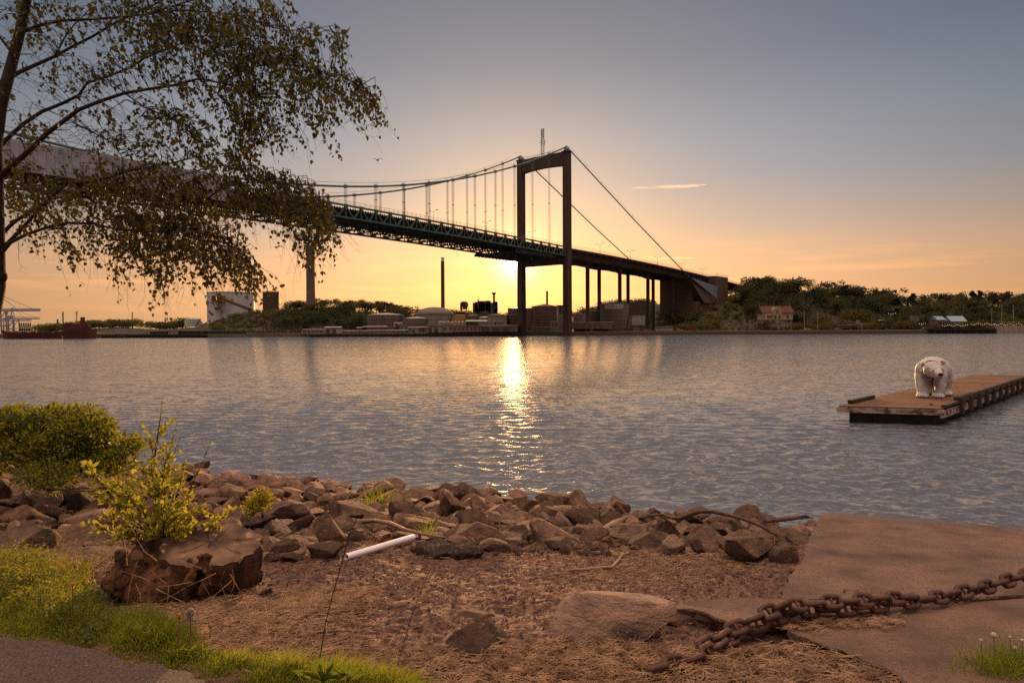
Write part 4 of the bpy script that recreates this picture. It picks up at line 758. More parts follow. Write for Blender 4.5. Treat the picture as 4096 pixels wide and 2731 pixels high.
shed(3352, 3420, 1300, 1312, 440, 4, m_tank, 'low row of grey containers on the shore road', 'container_row', doors=3); shed(3436, 3449, 1297, 1312, 438, 3, m_wht, 'small white kiosk under the anchor sign', 'kiosk', doors=1); shed(3524, 3545, 1282, 1298, 452, 5, m_tank, 'little grey shed left of the billboard', 'shed', 'gable_front', ridge=1278)
e = empty('anchor_sign', P(3432, 1312, 437), 'white board with red bordered no anchoring symbol above the kiosk', 'sign'); s = MB(); p0, p1 = P(3426, 1283, 437), P(3439, 1299, 437); c = (p0 + p1) / 2; s.box(c, (2.1, .15, 2.6)); s.build('board', m_wht, e); s = MB(); s.beam(c + Vector((-.7, -.15, .8)), c + Vector((.7, -.15, -.2)), .2, .1); s.box(c + Vector((0, -.12, -.95)), (2.1, .1, .35)); s.build('red_stroke', m_red, e); s = MB(); s.beam(c + Vector((0, -.12, .8)), c + Vector((0, -.12, -.3)), .16, .1); s.beam(c + Vector((-.4, -.12, -.1)), c + Vector((.4, -.12, -.1)), .16, .1); s.build('anchor_symbol', m_ink, e); s = MB()
for d in (-.8, .8): s.beam((c.x + d, 437.2, 2), (c.x + d, 437.2, c.z), .2)
s.build('post', m_tim, e)
e = empty('billboard', P(3650, 1320, 436), 'brown billboard on a single pole in front of the round tree', 'sign'); s = MB(); p0, p1 = P(3639, 1263, 436), P(3677, 1283, 436); s.box((p0 + p1) / 2, (p1.x - p0.x, .4, p0.z - p1.z)); s.build('board', m_tank, e); s = MB(); s.box((p0 + p1) / 2 + Vector((-1.7, -.25, .8)), (1.6, .06, .5)); s.build('white_panel', m_wht, e); s = MB(); s.beam((P(3648, 1, 436.3).x, 436.3, 2), (P(3648, 1, 436.3).x, 436.3, p0.z), .4); s.build('pole', m_tim, e)
s = MB(); pts = [(3982, 1302), (4300, 1302)]; a, b_ = X(3982, 425), X(4500, 425); zt = ZZ(4040, 1302, 425); s.add([(a, 423, -1), (b_, 423, -1), (b_, 426, zt), (a, 426, zt), (b_, 434, zt), (a, 434, zt), (a, 434, -1)], [(0, 1, 2, 3), (3, 2, 4, 5), (0, 3, 5, 6)])
for k in range(14): xx = a + (k + .5) * 3; s.beam((xx, 423.2, 0), (xx + 1.2, 425.8, zt), .22)
tag(s.build('sloping_quay', m_tank), 'sloping grey concrete quay wall at the right edge', 'quay'); shed(4040, 4080, 1290, 1293, 430, 6, m_drk, 'dark parasol like canopy on the quay at the right edge', 'canopy')
# string lights
m_lit = bpy.data.materials.new('warm_bulb'); m_lit.use_nodes = True; m_lit.node_tree.nodes['Principled BSDF'].inputs['Emission Color'].default_value = (1, .7, .4, 1); m_lit.node_tree.nodes['Principled BSDF'].inputs['Emission Strength'].default_value = 1.6
for (pa_, pb_, rw, lab) in ((3678, 3702, 1294, 'short string of warm bulbs left of the blue roofed houses'), (3770, 3870, 1302, 'string of warm bulbs along the restaurant terrace'), (3885, 3975, 1296, 'string of warm bulbs between restaurant and masts'), (3980, 4088, 1297, 'string of warm bulbs on the sloping quay'), (3555, 3582, 1254, 'warm bulbs on the terrace of the blue gabled house')):
    s = MB(); w_ = MB(); n_ = int((pb_ - pa_) / 7); pr_ = None
    for k in range(n_ + 1):
        px = pa_ + (pb_ - pa_) * k / n_; pq = P(px, rw + 3 * math.sin(k * 1.3), 432); s.box(pq, (.2, .2, .2))
        if pr_ is not None: w_.beam(pr_ + UP * .15, pq + UP * .15, .06)
        pr_ = pq
    e = empty('string_lights', P((pa_ + pb_) / 2, rw, 432), lab, 'string lights'); s.build('bulbs', m_lit, e); w_.build('wire', m_drk, e)
# ship
def ship():
    y = 372; xa, xb = X(5, y), X(372, y); zd = ZZ(180, 1329, y); m_hull = mat('ship_red', (.09, .026, .020), .7, (.06, .02, .016), scale=.15); e = empty('tanker_ship', ((xa + xb) / 2, y, 0), 'dark red tanker moored at the far left with its bow to the left', 'ship'); s = MB(); W2 = 5
    st = [(0, .02, zd + 1.4), (.04, .25, zd + 1.1), (.12, .8, zd + .5), (.22, 1, zd), (.72, 1, zd), (.76, 1, zd + 1.6), (.97, .95, zd + 1.6), (1.0, .7, zd + 1.7)]; v = []
    for u_, w_, z_ in st:
        x = xa + (xb - xa) * u_; rake = (xb - xa) * .035 * max(0, 1 - u_ / .12); v += [(x, y - W2 * w_, z_), (x + rake, y - W2 * w_ * .8, -1), (x + rake, y + W2 * w_ * .8, -1), (x, y + W2 * w_, z_)]
    f = []
    for k in range(len(st) - 1):
        for j in range(4): f.append((k * 4 + j, k * 4 + (j + 1) % 4, (k + 1) * 4 + (j + 1) % 4, (k + 1) * 4 + j))
    f += [(3, 2, 1, 0), tuple(range(len(v) - 4, len(v)))]; s.add(v, f); s.build('hull', m_hull, e)
    def bx(p0, p1, r0, r1, d, name, mm, par=e): q_ = MB(); a, b_ = P(p0, r0, y), P(p1, r1, y); q_.box(((a.x + b_.x) / 2, y, (a.z + b_.z) / 2), (b_.x - a.x, d, a.z - b_.z)); return q_.build(name, mm, par)
    sup = bx(274, 345, 1296, 1332, 8.5, 'superstructure', m_hull); bx(300, 313, 1288, 1297, 5, 'wheelhouse', m_yel); bx(276, 300, 1294, 1297, 9.5, 'bridge_deck', m_rust)
    for k in range(6): bx(277 + k * 4, 279.5 + k * 4, 1300, 1303, 8.6, 'window', m_win, sup)
    q_ = MB(); a = P(331, 1300, y); q_.lathe(a, [(1.15, -2), (1.1, 4.2), (1.0, 4.3)], 14); q_.build('funnel', m_red, e); q_ = MB(); b0 = P(306, 1292, y); q_.tube([b0, P(307, 1246, y)], .2, 6); q_.beam(P(297, 1249, y), P(311, 1252, y), .22); q_.beam(P(300, 1257, y), P(310, 1256, y), .22); q_.beam(P(303, 1247, y), P(311, 1243, y), .18); q_.build('mast', m_drk, e)
    q_ = MB(); q_.beam(P(352, 1302, y), P(368, 1320, y), .7); q_.beam(P(340, 1304, y), P(368, 1322, y), .4); q_.build('stern_frame', m_hull, e); q_ = MB()
    for k in range(14): pq = P(60 + k * 15, 1329, y); q_.box((pq.x, y + rng.uniform(-2, 2), pq.z + .25), (rng.uniform(.5, 2), 1, rng.uniform(.3, 1.1)))
    q_.tube([P(45, 1326, y), P(272, 1327, y)], .2, 6); q_.build('deck_pipes', m_rust, e); q_ = MB()
    for k in range(40): pq = P(20 + k * 8.7, 1327, y - 4.6); q_.beam(pq, pq + UP * .9, .06)
    q_.beam(P(20, 1322, y - 4.6), P(365, 1320, y - 4.6), .06); q_.build('railing', m_drk, e)
ship()
# harbour cranes
def crane(px, y, s_, lab, mm):
    c = P(px, 1330, y); c.z = 2; e = empty('harbour_crane', c, lab, 'crane', 'gantry cranes of the container port'); q_ = MB(); h = 34 * s_; w_ = 16 * s_
    for dx in (-w_ / 2, w_ / 2):
        for dy in (0, 12): q_.beam(c + Vector((dx, dy, 0)), c + Vector((dx * .8, dy, h)), 1.6 * s_)
    for dy in (0, 12): q_.beam(c + Vector((-w_ / 2, dy, h * .35)), c + Vector((w_ / 2, dy, h * .35)), 1.4 * s_); q_.beam(c + Vector((-w_ / 2, dy, h * .35)), c + Vector((w_ * .4, dy, h)), 1. * s_)
    q_.build('portal', mm, e); q_ = MB(); q_.beam(c + Vector((-20 * s_, 4, h)), c + Vector((62 * s_, 4, h)), 2.6 * s_); q_.beam(c + Vector((-20 * s_, 8, h + 3)), c + Vector((60 * s_, 8, h + 2.6)), 1.1 * s_); q_.box(c + Vector((-6, 6, h + 3.5)), (9 * s_, 6, 5 * s_)); q_.build('boom', mm, e); q_ = MB(); ap = c + Vector((-w_ * .2, 6, h * 1.75)); q_.beam(c + Vector((-w_ * .4, 6, h)), ap, 1.5 * s_); q_.beam(c + Vector((w_ * .2, 6, h)), ap, 1.1 * s_)
    for d in (30, 56): q_.beam(ap, c + Vector((d * s_, 6, h)), .6 * s_)
    q_.build('a_frame', mm, e)
crane(-15, 1150, 1.15, 'largest blue grey container crane at the left edge, leaning stays to the right', m_blue); crane(45, 1250, .8, 'second container crane, its boom over the row of small portals', m_blue); crane(25, 1350, .75, 'third container crane, hidden behind the second one', m_tank)
for k in range(7): px = 80 + k * 7; q_ = MB(); y = 1200; c = P(px, 1322, y); zt = ZZ(px, 1291, y); q_.beam((c.x - 1.5, y, 2), (c.x - .4, y, zt), .7); q_.beam((c.x + 1.5, y, 2), (c.x + .4, y, zt), .7); q_.box((c.x, y, (zt + 2) * .38), (3.6, 2, 3)); tag(q_.build('straddle_carrier', m_drk), 'narrow dark portal in the row under the crane booms', 'carrier', 'row of narrow portals under the crane booms')
for i, (px, row) in enumerate(((131, 1301), (143, 1303), (152, 1305), (162, 1307))): pole(px, row, 900, 'tiny distant light mast between the cranes and the far left wood', 'light_mast', 'mast', m_drk, .5, True, 'tiny light masts on the left horizon')
# channel marker
q_ = MB(); a = onz(250, 1357, 0); e = empty('channel_marker', a, 'small white channel marker with a crosspiece in the water before the ship', 'marker'); q_.tube([(a.x, a.y, -1), (a.x, a.y, ZZ(250, 1343, a.y))], .16, 8); q_.build('post', m_wht, e); q_ = MB(); zt = ZZ(246, 1344, a.y); q_.box((a.x - .35, a.y, zt), (1.0, .2, .25)); q_.build('crosspiece', m_wht, e)
# gull
def bird():
    c = P(1510, 641, 70); q_ = MB(); ell(q_, c, (.10, .28, .09), n=8)
    for s_ in (-1, 1): q_.add([c + Vector((0, -.08, .03)), c + Vector((0, .1, .03)), c + Vector((s_ * .3, .12, .17)), c + Vector((s_ * .55, .05, .1)), c + Vector((s_ * .3, -.06, .17))], [(0, 1, 2, 4), (4, 2, 3)])
    tag(q_.build('flying_bird', m_drk, smooth=True), 'tiny dark bird flying alone in the sky right of the birch', 'bird')
bird()
# vapour trails
m_vap = bpy.data.materials.new('vapour'); m_vap.use_nodes = True; t = m_vap.node_tree; t.nodes.clear(); N = t.nodes.new; o_ = N('ShaderNodeOutputMaterial'); d_ = N('ShaderNodeBsdfTranslucent'); d_.inputs[0].default_value = (.95, .9, .85, 1); tr = N('ShaderNodeBsdfTransparent'); mx = N('ShaderNodeMixShader'); nzz = N('ShaderNodeTexNoise'); tcz = N('ShaderNodeTexCoord'); mpz = N('ShaderNodeMapping'); mpz.inputs['Scale'].default_value = (.004, .01, .02); t.links.new(tcz.outputs['Object'], mpz.inputs[0]); t.links.new(mpz.outputs[0], nzz.inputs[0]); nzz.inputs['Scale'].default_value = 1.; nzz.inputs['Detail'].default_value = 5; crz = N('ShaderNodeValToRGB'); crz.color_ramp.elements[0].position = .36; crz.color_ramp.elements[1].position = .75; t.links.new(nzz.outputs[0], crz.inputs[0]); ml = N('ShaderNodeMath'); ml.operation = 'MULTIPLY'; ml.inputs[1].default_value = .55; t.links.new(crz.outputs[0], ml.inputs[0]); t.links.new(ml.outputs[0], mx.inputs[0]); t.links.new(tr.outputs[0], mx.inputs[1]); t.links.new(d_.outputs[0], mx.inputs[2]); t.links.new(mx.outputs[0], o_.inputs[0])
for pts, rad, lab in ((((2515, 753), (2560, 750), (2640, 748), (2730, 746), (2790, 741), (2830, 738)), (1, 6, 11, 11, 9, 1), 'thin bright vapour trail in the sky right of the near backstay'), (((2495, 1031), (2560, 1034), (2640, 1033), (2720, 1030), (2780, 1032)), (1, 7, 7, 6, 1), 'faint vapour trail low in the sky between the two backstays')):
    q_ = MB(); q_.tube([P(a, b_, 7000) for a, b_ in pts], [r_ * 1.5 for r_ in rad], 8); tag(q_.build('vapour_trail', m_vap, smooth=True), lab, 'vapour trail')
# ------------------------------------------------------------------ rocks of the near shore
m_rock = mat('rock', (.25, .135, .088), .85, (.045, .026, .020), scale=3.6, bump=1.0, bscale=12, bdist=.07, perobj=.42, lo=.3, hi=.7, dots=(42, .62, (.27, .20, .17)))
m_rockp = mat('pink_rock', (.42, .26, .19), .8, (.085, .048, .036), scale=2.6, bump=1.0, bscale=9, bdist=.06, perobj=.2, lo=.3, hi=.7, dots=(36, .6, (.34, .25, .22)))
def ico(sub):
    import bmesh
    bm = bmesh.new(); bmesh.ops.create_icosphere(bm, subdivisions=sub, radius=1.0); v = np.array([list(x.co) for x in bm.verts]); f = [tuple(x.index for x in q.verts) for q in bm.faces]; bm.free(); return v, f
IV, IF = ico(4)
def rock_mesh(seed, dims=(1, 1, 1), cuts=11, rough=.03, name='rock', m=None, sharp=.93):
    r_ = np.random.default_rng(seed); v = IV.copy()
    for _ in range(cuts):
        n = r_.normal(size=3); n /= np.linalg.norm(n); d = r_.uniform(.38, .78); e = v @ n - d; k = e > 0; v[k] -= np.outer(e[k], n) * sharp
    off = r_.uniform(0, 50, 3); dd = np.array([noise.fractal(Vector(p * 1.6 + off), .8, 2.1, 5) for p in v]); v = v * (1 + rough * 2.2 * dd[:, None])
    d2 = np.array([noise.noise(Vector(p * 9 + off)) for p in v]); v = v * (1 + rough * .35 * d2[:, None]); v = v * np.array(dims)
    me = bpy.data.meshes.new(name); me.from_pydata(v.tolist(), [], IF); me.materials.append(m or m_rock); me.polygons.foreach_set('use_smooth', [True] * len(IF)); me.update()
    try: me.set_sharp_from_angle(angle=R(28))
    except Exception: pass
    return me
RP = [rock_mesh(100 + i, (1, r_[0], r_[1]), cuts=[9, 12, 14, 10][i % 4]) for i, r_ in enumerate([(.8, .55), (.7, .5), (.9, .7), (.6, .45), (.75, .65), (.95, .5), (.65, .6), (.8, .42), (.7, .7), (.85, .55), (.55, .5), (.9, .62)])]
def put_rock(x, y, z, s, label, group=None, me=None, rot=None, m=None, scl=(1, 1, .85)):
    o = bpy.data.objects.new('rock', me or RP[rng.integers(len(RP))]); COL.objects.link(o); o.location = (x, y, z); o.scale = (s * scl[0], s * scl[1], s * scl[2]); o.rotation_euler = rot or (rng.normal() * .35, rng.normal() * .35, rng.uniform(0, 6.28)); return tag(o, label, 'rock', group)
hero = []   # (px, row of centre, y, half width m, scale xyz, rotation, label, pink)
def hr(px, row, wpx, hpx, label, pink=False, seed=None, rot=(0, 0, 0), cuts=13, dims=(1, .8, .7), sink=.12):
    p = gpt(px, row + hpx * .42, 1.4); y = p.y + wpx / F * p.y * .35; s = wpx / 2 / F * y * 1.12; hh = hpx / 2 / F * y * 1.15
    me = rock_mesh(seed or 500 + len(hero), (1, dims[1], 1), cuts, name='rock', m=m_rockp if pink else m_rock); o = bpy.data.objects.new('rock', me); COL.objects.link(o); zc_ = ZZ(px, row, y)
    o.location = (X(px, y), y, zc_); o.scale = (s, s, hh); o.rotation_euler = rot; tag(o, label, 'rock', 'boulders on the near shore'); hero.append((o.location.x, y, s)); return o
hr(1385, 2055, 235, 120, 'broad flat faced boulder left of the tall grass tuft in the rock bank', seed=501); hr(1310, 2135, 150, 150, 'tall pointed boulder left of the driftwood branch', seed=502, rot=(0, .3, .2)); hr(1295, 2205, 165, 95, 'rounded boulder beside the left end of the white tube', seed=503)
hr(1095, 2130, 150, 100, 'squarish boulder directly right of the stump', seed=504); hr(1130, 2185, 110, 80, 'small rough boulder in front of the squarish one near the stump', seed=505); hr(1175, 2222, 125, 60, 'low grey slab like rock before the white tube', seed=506); hr(1075, 2232, 80, 45, 'small blunt grey rock at the gravel edge near the stump', seed=507)
hr(1600, 2050, 130, 130, 'slanted boulder right of the tall grass tuft', seed=508); hr(1795, 2020, 120, 150, 'tallest blocky boulder standing against the water', seed=509, rot=(.1, 0, 0)); hr(1848, 1985, 90, 100, 'rounded top boulder behind the tallest blocky one', seed=510); hr(1890, 2140, 265, 85, 'long low boulder right of the small grass tuft', seed=511); hr(1965, 2190, 160, 60, 'wedge shaped rock lying alone on the gravel edge', seed=512, rot=(0, .15, 0))
hr(2090, 2020, 130, 75, 'boulder catching the sun glint at the waterline', seed=513); hr(2200, 2065, 150, 80, 'flat boulder right of the sun glint', seed=514); hr(2330, 2080, 180, 90, 'sloping boulder in the middle of the bank right of the glint', seed=515); hr(2270, 2185, 200, 60, 'low dark rock half sunk in the gravel', seed=516)
hr(2390, 2040, 100, 65, 'dark rock against the water left of the bent branch', seed=517); hr(2540, 2135, 170, 80, 'flat topped rock leaning toward the gravel', seed=518); hr(2690, 2185, 150, 90, 'pale edged rock at the gravel edge left of the big round boulder', True, seed=519); hr(2790, 2192, 65, 65, 'small upright rock left of the big round boulder', seed=520); hr(2795, 2125, 200, 80, 'broad slab rock behind the small upright one', seed=521)
hr(2665, 2120, 110, 100, 'steep slanted rock left of the broad slab rock', seed=522); hr(2995, 2190, 240, 165, 'big round boulder with a pale scar beside the concrete ramp', seed=523, cuts=16, rot=(.25, 0, 0)); hr(3130, 2215, 150, 120, 'dark rock wedged between the round boulder and the ramp', seed=524)
hr(2400, 2490, 610, 290, 'largest pinkish boulder in the foreground gravel, left of the broken slab', True, seed=531, cuts=15, rot=(.1, .10, .15), dims=(1, .62, 1)).location.z += .035; hr(1890, 2572, 330, 160, 'dark pyramid shaped rock in the foreground straw', seed=532, rot=(.1, .15, .5), dims=(1, .7, 1)); hr(1870, 2462, 220, 60, 'low crumbly rock sunk in gravel behind the pyramid rock', seed=533, dims=(1, .8, 1)); hr(2490, 2680, 170, 60, 'small low pinkish rock in the straw at the bottom', True, seed=534)
hr(2690, 2470, 110, 60, 'small pale grey rock under the tip of the broken slab', True, seed=535)
hr(60, 2190, 340, 150, 'big broad boulder at the left edge behind the weeds', seed=541, rot=(0, .12, 0)); hr(360, 2220, 320, 110, 'long flat boulder left of the stump with a sunlit rim', seed=542); hr(500, 2300, 200, 130, 'angular rock with a pale top pressed against the stump', True, seed=543); hr(215, 1990, 160, 110, 'brownish boulder below the big bush, right one of a pair', seed=544); hr(110, 2000, 150, 110, 'brownish boulder below the big bush, left one of a pair', seed=545); hr(310, 2005, 120, 110, 'greenish grey boulder with a pale spot below the bush', seed=546)
hr(10, 1975, 70, 120, 'sunlit rock cut by the left edge of the frame', seed=547); hr(75, 1895, 130, 60, 'flat dark boulder right under the big bush', seed=548); hr(1120, 2060, 200, 110, 'layered brown boulder behind the little round shrub', seed=549, cuts=8); hr(870, 1955, 150, 70, 'peaked boulder left of the little round shrub near the water', seed=550); hr(940, 1985, 150, 110, 'large slanted boulder behind the little round shrub', seed=551)
hr(1020, 2310, 60, 60, 'small dark stone touching the right foot of the stump', seed=552); hr(1060, 2370, 70, 60, 'second small stone below the right foot of the stump', seed=553)
cand = []; y = 5.15
while y < 17:
    st = .32 + .024 * (y - 5); x = -13.
    while x < 6.5:
        xx = x + rng.normal() * st * .2; yy_ = y + rng.normal() * st * .2; ys_ = np.interp(xx, sh_x, sh_y); ye_ = np.interp(xx, ed_x, ed_y); x += st
        if not (ye_ < yy_ < ys_ + .25): continue
        z = float(gz(xx, yy_)); a, b_ = proj(xx, yy_, z)
        if not (-80 < a < 3330) or b_ > np.interp(a, [0, 700, 1050, 1300, 1500, 1700, 2000, 2300, 2700, 3100], [2300, 2280, 2230, 2215, 2180, 2165, 2200, 2190, 2210, 2230]): continue
        if xx > 1.9 + (yy_ - 4.4) * .55 + .1: continue
        if any((xx - h[0]) ** 2 + (yy_ - h[1]) ** 2 < (h[2] * .8) ** 2 for h in hero): continue
        if rng.uniform() < .06: continue
        s = st * (rng.uniform(.36, .80) if rng.uniform() < .72 else (rng.uniform(.8, 1.05) if rng.uniform() < .5 and xx < 1.5 else rng.uniform(.22, .36))); cand.append((s / yy_, xx, yy_, z, s, yy_ > ys_ - .7))
    y += st * .80
cand.sort(reverse=True); bank = []
for c in cand[:268]:
    _, xx, yy_, z, s, wet = c; bank.append((put_rock(xx, yy_, z + s * rng.uniform(-.05, .22), s, 'x', 'boulders of the rock bank', m=None), wet))
V = []; Fc = []; o_ = 0; iv2, if2 = ico(2); if2 = np.array(if2)
for c in cand[268:]:
    _, xx, yy_, z, s, wet = c; v = iv2.copy(); 
    for _ in range(8):
        n = rdir(1)[0]; e_ = v @ n - rng.uniform(.4, .75); k = e_ > 0; v[k] -= np.outer(e_[k], n)
    v = v * s * np.array([1, rng.uniform(.6, 1), rng.uniform(.5, .8)]); th = rng.uniform(0, 6.28); v = np.stack([v[:, 0] * math.cos(th) - v[:, 1] * math.sin(th), v[:, 0] * math.sin(th) + v[:, 1] * math.cos(th), v[:, 2]], 1) + np.array([xx, yy_, z + s * .25]); V.append(v); Fc.append(if2 + o_); o_ += len(v)
if V: tag(npmesh('small_boulders', np.concatenate(V), np.concatenate(Fc), m_rock), 'many smaller far boulders filling the rock bank down to the waterline', 'boulders', kind='stuff')
print('rocks', len(cand))
ORD = ['', 'second ', 'third ', 'fourth ', 'fifth ', 'sixth ', 'seventh ', 'eighth ', 'ninth ', 'tenth ', 'eleventh ', 'twelfth ', 'thirteenth ', 'fourteenth ', 'fifteenth ', 'sixteenth ', 'seventeenth ', 'eighteenth ', 'nineteenth ', 'twentieth ', 'twenty-first ', 'twenty-second ', 'twenty-third ', 'twenty-fourth ', 'twenty-fifth ', 'twenty-sixth ']
def autolabel(objs, marks, noun, sizes=('small', 'middling', 'big')):
    """words for each repeat: its size, its rank by nearness to a landmark and the side it lies on, all as seen in the picture"""
    szs = sorted(max(o.scale) for o in objs); q1, q2 = szs[len(szs) // 3], szs[2 * len(szs) // 3]; bk = {}
    for o in objs:
        a, b_ = proj(o.location.x, o.location.y, o.location.z); m_ = min(marks, key=lambda q: (q[0] - a) ** 2 + (2 * (q[1] - b_)) ** 2); dx, dy = a - m_[0], 2 * (b_ - m_[1]); side = ('right' if dx > 0 else 'left') if abs(dx) > abs(dy) else ('below' if dy > 0 else 'above'); bk.setdefault((m_[2], side), []).append((dx * dx + dy * dy, o))
    for (nm, side), l in bk.items():
        l.sort(key=lambda q: q[0])
        for i, (_, o) in enumerate(l):
            w = sizes[0 if max(o.scale) < q1 else (1 if max(o.scale) < q2 else 2)]; rk = (ORD[i] + 'nearest') if i < len(ORD) else 'one of the farther ones'; tail = {'right': 'right of', 'left': 'left of', 'below': 'below', 'above': 'above'}[side]; o['label'] = f'{w} {noun}, {rk} {tail} {nm}'
autolabel([b[0] for b in bank], [(150, 1900, 'the big bush'), (480, 2080, 'the leafy shoots'), (820, 2060, 'the stump top'), (1035, 2020, 'the little round shrub'), (1270, 1960, 'the open water edge'), (1515, 2000, 'the tall grass tuft'), (1560, 2130, 'the driftwood branch'), (1712, 2110, 'the small grass tuft'), (2070, 2010, 'the sun glint'), (2300, 2090, 'the middle of the rock bank'), (2480, 2130, 'the splintered board'), (2760, 2060, 'the bent dark branch'), (2990, 2160, 'the big round boulder'), (3200, 2110, 'the driftwood chunk')], 'brown boulder')
def rowlabel(key, fmt, word='from the left'):
    l = [o for o in bpy.data.objects if o.get('group') == key and 'category' in o]; l.sort(key=lambda o: o.location.x / o.location.y)
    for i, o in enumerate(l): o['label'] = fmt.format((ORD[i] or 'first ').strip())
rowlabel('skyline trees on the right hill', 'skyline tree of the right hill, {} from the bridge side'); rowlabel('trees seen between the bridge columns', 'leafy tree behind the tanks right of the left tower leg, {} from the left'); rowlabel('trees among the refinery tanks', 'round tree among the refinery tanks left of the tower, {} from the left')
rowlabel('row of upright white cylinders', 'upright white cylinder behind the mustard roof, {} from the left in its row'); rowlabel('row of narrow portals under the crane booms', 'narrow dark portal under the crane booms, {} from the left')
l_ = sorted([o for o in bpy.data.objects if str(o.get('label', '')).startswith('tiny distant light mast')], key=lambda o: o.location.x / o.location.y)
for i, o in enumerate(l_): o['label'] = 'tiny distant light mast right of the crane booms, ' + (ORD[i] or 'first ').strip() + ' from the left'
for key, noun, mk in (('R', 'dark wood tree', [(2985, 1150, 'the anchorage block'), (3110, 1200, 'the yellow villa'), (3250, 1150, 'the crest over the flagpoles'), (3400, 1250, 'the grey containers'), (3425, 1170, 'the lone conifers on the crest'), (3600, 1240, 'the blue gabled house'), (3658, 1250, 'the billboard'), (3765, 1240, 'the left blue roof'), (3835, 1240, 'the right blue roof'), (3967, 1220, 'the shortest tall mast'), (4053, 1200, 'the rightmost tall mast')]), ('S', 'slope shrub', [(2700, 1290, 'the bus'), (2762, 1290, 'the red container'), (2820, 1200, 'the pale blue cable cover'), (2929, 1280, 'the slope lamp post'), (3050, 1280, 'the villa')]), ('B', 'shore bush', [(3217, 1300, 'the third flagpole'), (3300, 1300, 'the fourth flagpole'), (3390, 1300, 'the grey containers'), (3443, 1300, 'the white kiosk'), (3534, 1290, 'the little grey shed'), (3658, 1300, 'the billboard pole'), (3765, 1290, 'the left blue roof'), (3835, 1290, 'the right blue roof'), (3967, 1290, 'the shortest tall mast')]),
                       ('L', 'left hill tree', [(1243, 1220, 'the thick chimney'), (1390, 1230, 'the hill middle'), (1528, 1240, 'the grey brown tank'), (1657, 1250, 'the small grey tank')]), ('K', 'skyline tree', [(1243, 1210, 'the thick chimney'), (1400, 1210, 'the hill middle'), (1600, 1230, 'the hill end')]), ('W', 'slope bush', [(890, 1270, 'the silo conveyor'), (1073, 1230, 'the brown cylinder'), (1180, 1260, 'the chimney foot')]), ('F', 'distant tree', [(306, 1290, 'the ship mast'), (530, 1270, 'the thin chimney'), (661, 1280, 'the smallest chimney'), (757, 1280, 'the small white tank'), (231, 1290, 'the stubby column')])):
    autolabel([o for k, o in AT if k == key], mk, noun)
# rubble between the boulders
n = 4200; x = rng.uniform(-12.5, 3.0, n); ye_ = np.interp(x, ed_x, ed_y); y = ye_ - .12 + (np.interp(x, sh_x, sh_y) - ye_ - .9) * rng.uniform(0, 1, n); kk = x < 1.7 + (y - 4.4) * .5; x, y = x[kk], y[kk]; n = len(x); z = gz(x, y); s = rng.uniform(.02, .085, n)
oc2, of2 = ico(1); of2 = np.array(of2); pv = oc2[None] * rng.uniform(.7, 1.1, (n, 42, 1)) * rng.uniform(.5, 1.2, (n, 1, 3)) if len(oc2) == 42 else oc2[None] * rng.uniform(.7, 1.1, (n, len(oc2), 1)) * rng.uniform(.5, 1.2, (n, 1, 3)); pv = pv * s[:, None, None] + np.stack([x, y, z + s * .3], 1)[:, None]; tag(npmesh('rubble', pv.reshape(-1, 3), (np.arange(n)[:, None, None] * len(oc2) + of2[None]).reshape(-1, 3), m_rock), 'small broken stones filling the gaps of the rock bank', 'rubble', kind='stuff')
# ------------------------------------------------------------------ concrete slabs
m_slab = mat('slab_concrete', (.225, .130, .092), .85, (.080, .048, .037), scale=2.6, bump=1., bscale=38, bdist=.02, lo=.30, hi=.68, stretch=(1, 1.25, 1), noise_d=13, dots=(55, .575, (.10, .062, .05)), perobj=.04)
def edge(a, b, n, jit): return [a.lerp(b, k / n) + Vector((rng.normal() * jit, rng.normal() * jit, 0)) if k else a for k in range(n)]
def slabmesh(label, tops, th, zf, rough=.012, name='concrete_slab'):
    """tops: list of (point, jitter of the edge that leaves it)"""
    pts = []; m_ = len(tops)
    for i in range(m_): pts += edge(tops[i][0], tops[(i + 1) % m_][0], max(2, int((tops[(i + 1) % m_][0] - tops[i][0]).length / .05)), tops[i][1])
    area = sum(pts[i].x * pts[(i + 1) % len(pts)].y - pts[(i + 1) % len(pts)].x * pts[i].y for i in range(len(pts)))
    if area < 0: pts = pts[::-1]
    n_ = len(pts); c = sum(pts, Vector()) / n_; s = MB(); lay = [pts, [p + Vector((rng.normal() * .004, rng.normal() * .004, -.012)) + (p - c).normalized() * .006 for p in pts]]
    for f_ in (.4, .8, 1.0): lay.append([p + Vector((rng.normal() * rough, rng.normal() * rough, -th * f_)) - (p - c).normalized() * (rough * 2 * f_) for p in pts])
    s.add([p for l_ in lay for p in l_], [tuple(range(n_))] + [(k * n_ + i, (k + 1) * n_ + i, (k + 1) * n_ + (i + 1) % n_, k * n_ + (i + 1) % n_) for k in range(4) for i in range(n_)] + [tuple(range(5 * n_ - 1, 4 * n_ - 1, -1))])
    return tag(s.build(name, m_slab), label, 'slab')
Zp = lambda px, row, z: onz(px, row, z)
slabmesh('large smooth concrete ramp slab sloping to the water at the right', [(Zp(3118, 2392, 1.62), .005), (Zp(3290, 2050, 1.42), .005), (Zp(4096, 2112, 1.40), .005), (Vector((6.6, 5.1, 1.40)), 0), (Vector((5.8, 3.6, 1.6)), 0), (Zp(4096, 2378, 1.61), .0015), (Zp(3600, 2398, 1.615), .0015)], .34, 0)
